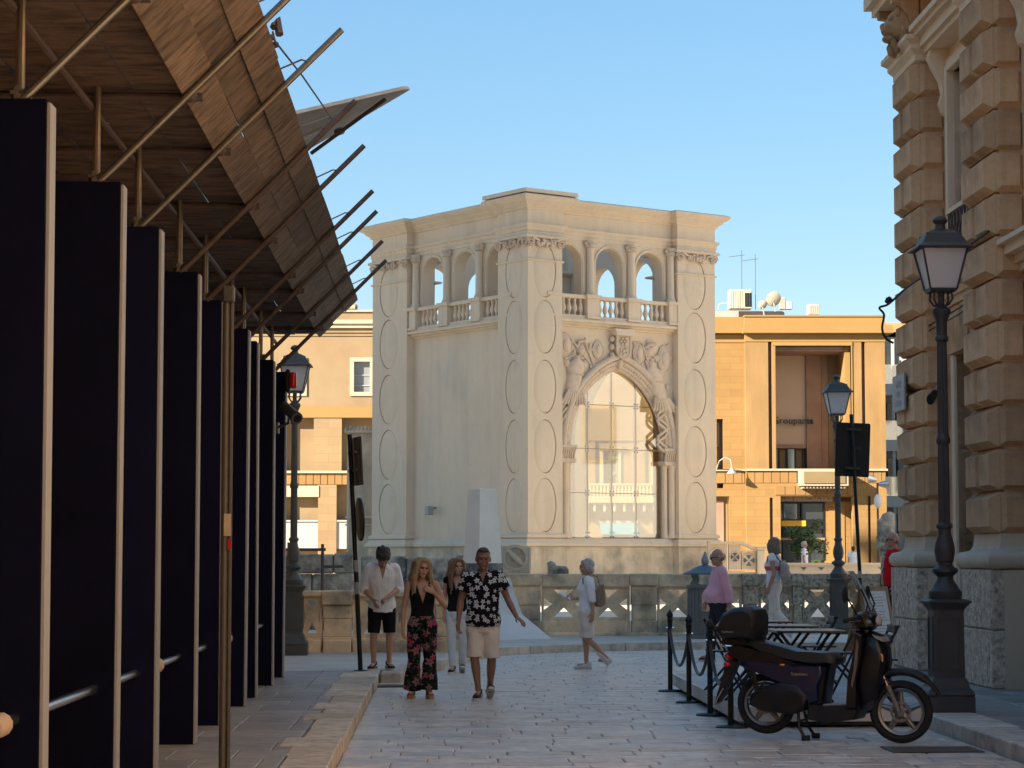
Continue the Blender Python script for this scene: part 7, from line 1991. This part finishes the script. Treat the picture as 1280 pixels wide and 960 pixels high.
# 2 blonde woman with flowered trousers
person('blonde woman in a black top and flowered wide trousers, one hand raised to her shoulder', (at(528, 872, 27.6).x, 27.5, 0), R(4), 1.67, m_skin, female=True, head_rot=(4, 6, 14), hair=hair_long(.20, wind=.012), hair_mat=m_hair_b,
       joints=dict(eR=(-.235, .03, 1.12), wR=(-.245, -.02, .87), eL=(.285, -.03, 1.15), wL=(.135, -.175, 1.33), kR=(-.105, -.02, .49), aR=(-.125, .05, .085), kL=(.095, -.06, .49), aL=(.085, -.08, .085), fR=(-.15, -1, 0), fL=(.1, -1, 0)),
       hands=dict(R=dict(d=(.05, -.1, -1), curl=.7), L=dict(d=(-.8, -.25, .45), n=(-.2, .9, -.3), curl=.7)),
       clothes=[dict(name='top', mat=m_cb, torso=(.93, 1.44), grow=.012, cut=lambda c: (vneck(1.19, .075, 1.44)(c) or (c.z > 1.36 and abs(c.x) > .10)), wrinkle=.004,
                     extra=lambda q, J, H: [q.path([(s * .075, -.085, 1.36), (s * .085, -.03, 1.455), (s * .078, .05, 1.44)], .022, 8) for s in (-1, 1)]),
                dict(name='trousers', mat=m_pantf, torso=(.80, 1.03), legs=1.93, grow=.014, leg_loose=.022, leg_flare=.048, wrinkle=.010,
                     parts=[('sash_end', m_cb, lambda z, J, H, LN: z.path([(.03, -.14, 1.0), (.05, -.16, .92), (.04, -.17, .84)], [.012, .016, .008], 6))])],
       shoes='wedge', shoe_mat=m_shoe_b, sole_mat=m_wood)
# 3 young woman in pale jeans
person('young woman in a black V-neck top and pale jeans between the couple', (at(572, 838, 33.6).x, 33.4, 0), R(-6), 1.66, m_skin_l, female=True, head_rot=(2, 0, 26), hair=hair_long(.26, wind=-.01), hair_mat=m_hair_bb,
       joints=dict(eR=(-.205, .05, 1.14), wR=(-.20, -.02, .90), eL=(.21, .04, 1.14), wL=(.21, -.04, .90), kR=(-.08, -.07, .50), aR=(-.055, -.10, .085), kL=(.08, .01, .49), aL=(.055, .17, .10), fR=(-.1, -1, 0), fL=(.1, -1, 0), pL=(-.35, 0, 0)),
       clothes=[dict(name='jeans', mat=m_cjean, torso=(.80, 1.04), legs=1.95, grow=.010, leg_loose=.010, wrinkle=.006),
                dict(name='top', mat=m_cb, torso=(.94, 1.45), sleeve=.16, grow=.014, loose=.004, cut=vneck(1.27, .062, 1.46), wrinkle=.005)],
       shoes='lace', shoe_mat=m_shoe_b)
# 4 man with the flower shirt
person('tanned man in a black and white flower-print shirt and beige shorts', (at(604, 868, 27.4).x, 27.3, 0), R(-2), 1.79, m_skin_d, head_rot=(5, 2, 6), hair=hair_short, hair_mat=m_hair_s,
       joints=dict(eR=(-.265, .03, 1.14), wR=(-.285, -.05, .90), eL=(.285, .01, 1.16), wL=(.395, -.10, .955), kR=(-.098, -.05, .49), aR=(-.048, -.08, .085), kL=(.10, .02, .48), aL=(.070, .20, .115), fR=(-.12, -1, 0), fL=(.1, -1, 0), pL=(-.45, 0, 0)),
       hands=dict(R=dict(d=(-.05, -.2, -1), curl=.5), L=dict(d=(.65, -.5, -.5), n=(-.3, .2, -1), curl=.35)),
       clothes=[dict(name='shorts', mat=m_cbeige, torso=(.78, 1.00), legs=1.0, grow=.020, leg_loose=.034, wrinkle=.011),
                dict(name='shirt', mat=m_shirtf, torso=(.84, 1.50), sleeve=.60, grow=.026, loose=.022, flare=.06, cut=vneck(1.36, .052), collar=collar_shirt, wrinkle=.008)],
       shoes='lace', shoe_mat=m_shoe_b, belly=.03)
# wrist watch of the man: belongs to his arm
# 5 silver-haired woman in profile with a bag
r5, J5, H5, L5 = person('silver-haired woman in a white blouse and beige shorts reading a paper, walking left', (at(733, 835, 34.6).x, 34.4, 0), EL, 1.65, m_skin, female=True, head_rot=(6, 0, 0), hair=lambda q, H, HR: (q.ball(H(0, .028, .040), .082, .098, .092, 20, 14, HR), q.ball(H(0, .055, -.035), .078, .062, .072, 14, 10, HR), [q.ball(H(s * .072, .01 + .02 * j, .0 - .02 * j), .022, .03, .05, 8, 6, HR) for s in (-1, 1) for j in range(4)], q.ball(H(0, -.05, .088), .06, .03, .022, 10, 8, HR)), hair_mat=m_hair_g,
       joints=dict(eR=(-.20, .05, 1.13), wR=(-.14, -.20, 1.12), eL=(.215, .09, 1.12), wL=(.235, .09, .90), kR=(-.085, -.02, .47), aR=(-.085, .0, .085), kL=(.085, .03, .475), aL=(.085, .33, .17), fR=(0, -1, 0), fL=(0, -1, 0), pL=(-.85, 0, 0)),
       hands=dict(R=dict(d=(.15, -1, .15), n=(1, 0, .2), curl=.8), L=dict(d=(0, -.15, -1), curl=.4)),
       clothes=[dict(name='shorts', mat=m_cbeige, torso=(.80, 1.04), legs=.92, grow=.022, leg_loose=.040, wrinkle=.010),
                dict(name='blouse', mat=m_cw, torso=(.93, 1.47), sleeve=1.2, grow=.026, loose=.026, wrinkle=.011)],
       shoes='low', shoe_mat=m_shoe_w)
def carried(name, label, cat, root, pos, yaw=0):
    M_ = Matrix.Translation(root.location) @ Matrix.Rotation(root.rotation_euler.z, 4, 'Z') @ Matrix.Diagonal((*root.scale, 1))
    return thing(name, label, cat, M_ @ V3(pos), root.rotation_euler.z + yaw)
bg_ = carried('shoulder_bag', 'taupe leather bag hanging behind the silver-haired woman', 'bag', r5, (.12, .21, 1.0))
q = MB(); q.loft([((0, -.02, .0), (.15, 0, 0), (0, .05, 0)), ((0, 0, .04), (.16, 0, 0), (0, .085, 0)), ((0, 0, .22), (.15, 0, 0), (0, .08, 0)), ((0, .03, .33), (.13, 0, 0), (0, .035, 0))], 18)
place('body', remesh(q, .01, m_cbag, 2, warp=lambda c: c + .010 * noise.noise_vector(c * 11)), bg_)
q = MB(); q.path([(0, .0, .30), (.02, -.04, .44), (.04, -.16, .50), (.03, -.26, .42), (.02, -.25, .25)], .009, 6); q.build('strap', m_cbag, bg_)
pp_ = carried('paper', 'white folded paper held by the silver-haired woman', 'paper', r5, (-.10, -.33, 1.13))
q = MB(); q.add([(-.02, -.10, .06), (.03, .08, -.05), (.11, .08, -.03), (.06, -.10, .08)], [(0, 1, 2, 3)]); q.add([(-.02, -.10, .062), (.03, .08, -.048), (-.03, .06, .03), (-.07, -.10, .10)], [(0, 1, 2, 3)]); q.build('sheet', m_paper, pp_)
# 6 bald man in pink
person('bald man with glasses in a pink shirt and charcoal trousers walking left past the bin', (at(899, 820, 37.0).x, 37.0, .0), EL + R(8), 1.80, m_skin, head_rot=(8, 0, 0), head_off=(0, -.02, 0), glasses=True, hair=lambda q, H, HR: (q.ball(H(0, .050, -.020), .072, .052, .04, 14, 10, HR)), hair_mat=m_stubble,
       joints=dict(eR=(-.225, .00, 1.13), wR=(-.23, -.16, .92), eL=(.235, .09, 1.14), wL=(.245, .12, .90), kR=(-.09, -.10, .50), aR=(-.09, -.12, .085), kL=(.09, .05, .48), aL=(.09, .26, .13), fR=(0, -1, 0), fL=(0, -1, 0), pL=(-.5, 0, 0)),
       hands=dict(R=dict(d=(.05, -.25, -1), curl=.55), L=dict(d=(0, .1, -1), curl=.8)),
       clothes=[dict(name='trousers', mat=m_cgrey, torso=(.78, 1.02), legs=1.93, grow=.018, leg_loose=.022, wrinkle=.010),
                dict(name='shirt', mat=m_cpink, torso=(.92, 1.50), sleeve=1.86, grow=.026, loose=.022, cut=vneck(1.41, .045), collar=collar_shirt, wrinkle=.012)],
       shoes='low', shoe_mat=m_belt, belly=.115)
# 7 woman in white with a small backpack
r7, J7, H7, L7 = person('woman in a white tee with a coral stripe and cream trousers', (at(968, 800, 38.6).x, 38.6, .30), EL + R(-22), 1.70, m_skin, female=True, head_rot=(4, 0, -22), hair=lambda q, H, HR: (q.ball(H(0, .022, .036), .088, .104, .098, 20, 14, HR), q.ball(H(0, .045, -.05), .088, .078, .11, 14, 10, HR), [q.path([H(s * .05, -.02 + .03 * j, .09), H(s * .086, -.035 + .03 * j, 0), H(s * .08, -.04 + .035 * j, -.135)], [.03, .034, .014], 8) for s in (-1, 1) for j in range(4)]), hair_mat=m_hair_m,
       joints=dict(eL=(.215, .06, 1.13), wL=(.225, -.03, .90), eR=(-.20, .04, 1.13), wR=(-.21, -.05, .90), kL=(.085, .05, .48), aL=(.085, .30, .15), kR=(-.085, -.04, .49), aR=(-.085, -.03, .085), fR=(0, -1, 0), fL=(0, -1, 0), pL=(-.6, 0, 0)),
       clothes=[dict(name='trousers', mat=m_ccream, torso=(.80, 1.05), legs=1.90, grow=.014, leg_loose=.024, leg_flare=.02, wrinkle=.010),
                dict(name='tee', mat=m_cw, torso=(1.0, 1.47), sleeve=.26, grow=.028, loose=.018, wrinkle=.008),
                dict(name='stripe', mat=m_ccoral, torso=(1.19, 1.265), grow=.037, wrinkle=.008)],
       shoes='low', shoe_mat=m_shoe_w)
bp_ = carried('backpack', 'small grey-beige backpack worn by the woman in white', 'backpack', r7, (.06, .20, 1.02))
q = MB(); q.loft([((0, 0, 0), (.10, 0, 0), (0, .05, 0)), ((0, .02, .06), (.13, 0, 0), (0, .08, 0)), ((0, .01, .24), (.12, 0, 0), (0, .075, 0)), ((0, -.02, .33), (.07, 0, 0), (0, .04, 0))], 18); q.ball((0, .07, .10), .08, .04, .07)
place('body', remesh(q, .01, m_cbag2, 2, warp=lambda c: c + .008 * noise.noise_vector(c * 12)), bp_)
q = MB(); q.path([(.06, -.03, .30), (.08, -.14, .44), (.09, -.26, .40), (.08, -.27, .22)], .011, 6); q.build('strap', m_cgrey, bp_)
# 8 man in red by the corner
r8, *_ = person('bald man with sunglasses in a red tee standing at the rusticated corner', (at(1117, 800, 38.3).x, 38.3, .30), EL + R(5), 1.79, m_skin, head_rot=(2, 0, 0), glasses=True, hair=lambda q, H, HR: q.ball(H(0, .05, -.02), .072, .052, .04, 14, 10, HR), hair_mat=m_stubble,
       clothes=[dict(name='trousers', mat=m_cnavy, torso=(.78, 1.02), legs=1.93, grow=.016, leg_loose=.02), dict(name='tee', mat=m_cred, torso=(.88, 1.49), sleeve=.62, grow=.022, loose=.016, wrinkle=.009,
                parts=[('sleeve_band', m_cw, lambda z, J, H, LN: z.path([V3(J['sR']) + V3((-.085 * math.cos(t), .085 * math.sin(t) * -1, -.06)) for t in [i * PI / 8 for i in range(9)]], .014, 6))])],
       shoes='low', shoe_mat=m_shoe_b, belly=.03)
person('person with a dark shirt half hidden behind the man in the red tee', (at(1109, 700, 52).x, 52, .125), EL, 1.62, m_skin_l, hair=hair_short, hair_mat=m_hair_d, vox=.012,
       clothes=[dict(name='trousers', mat=m_cgrey, torso=(.78, 1.02), legs=1.93, grow=.016, vox=.014), dict(name='shirt', mat=m_cnavy, torso=(.88, 1.49), sleeve=.6, grow=.02, vox=.014)], shoes='low', shoe_mat=m_shoe_b)
# far away by the shop
person('far person in a striped dark and white shirt walking in front of the citrus tree', (at(1006, 720, 88).x, 88, .5), R(80), 1.76, m_skin_l, hair=hair_short, hair_mat=m_hair_g, vox=.014,
       clothes=[dict(name='trousers', mat=m_cnavy, torso=(.78, 1.02), legs=1.93, grow=.02, vox=.016), dict(name='shirt', mat=m_cw, torso=(.92, 1.49), sleeve=.7, grow=.025, vox=.016), dict(name='stripe', mat=m_cnavy, torso=(1.24, 1.31), grow=.034, vox=.016), dict(name='stripe', mat=m_cnavy, torso=(1.37, 1.42), grow=.034, vox=.016)], shoes='low', shoe_mat=m_shoe_b)
person('far person in a white tee with black hair seen from behind near the orange building', (at(1067, 720, 95).x, 95, .5), R(170), 1.60, m_skin, hair=hair_short, hair_mat=m_hair_d, vox=.014,
       clothes=[dict(name='trousers', mat=m_cgrey, torso=(.78, 1.02), legs=1.93, grow=.02, vox=.016), dict(name='tee', mat=m_cw, torso=(.88, 1.49), sleeve=.6, grow=.025, vox=.016)], shoes='low', shoe_mat=m_shoe_b)
bpy.data.scenes.remove(TMP)
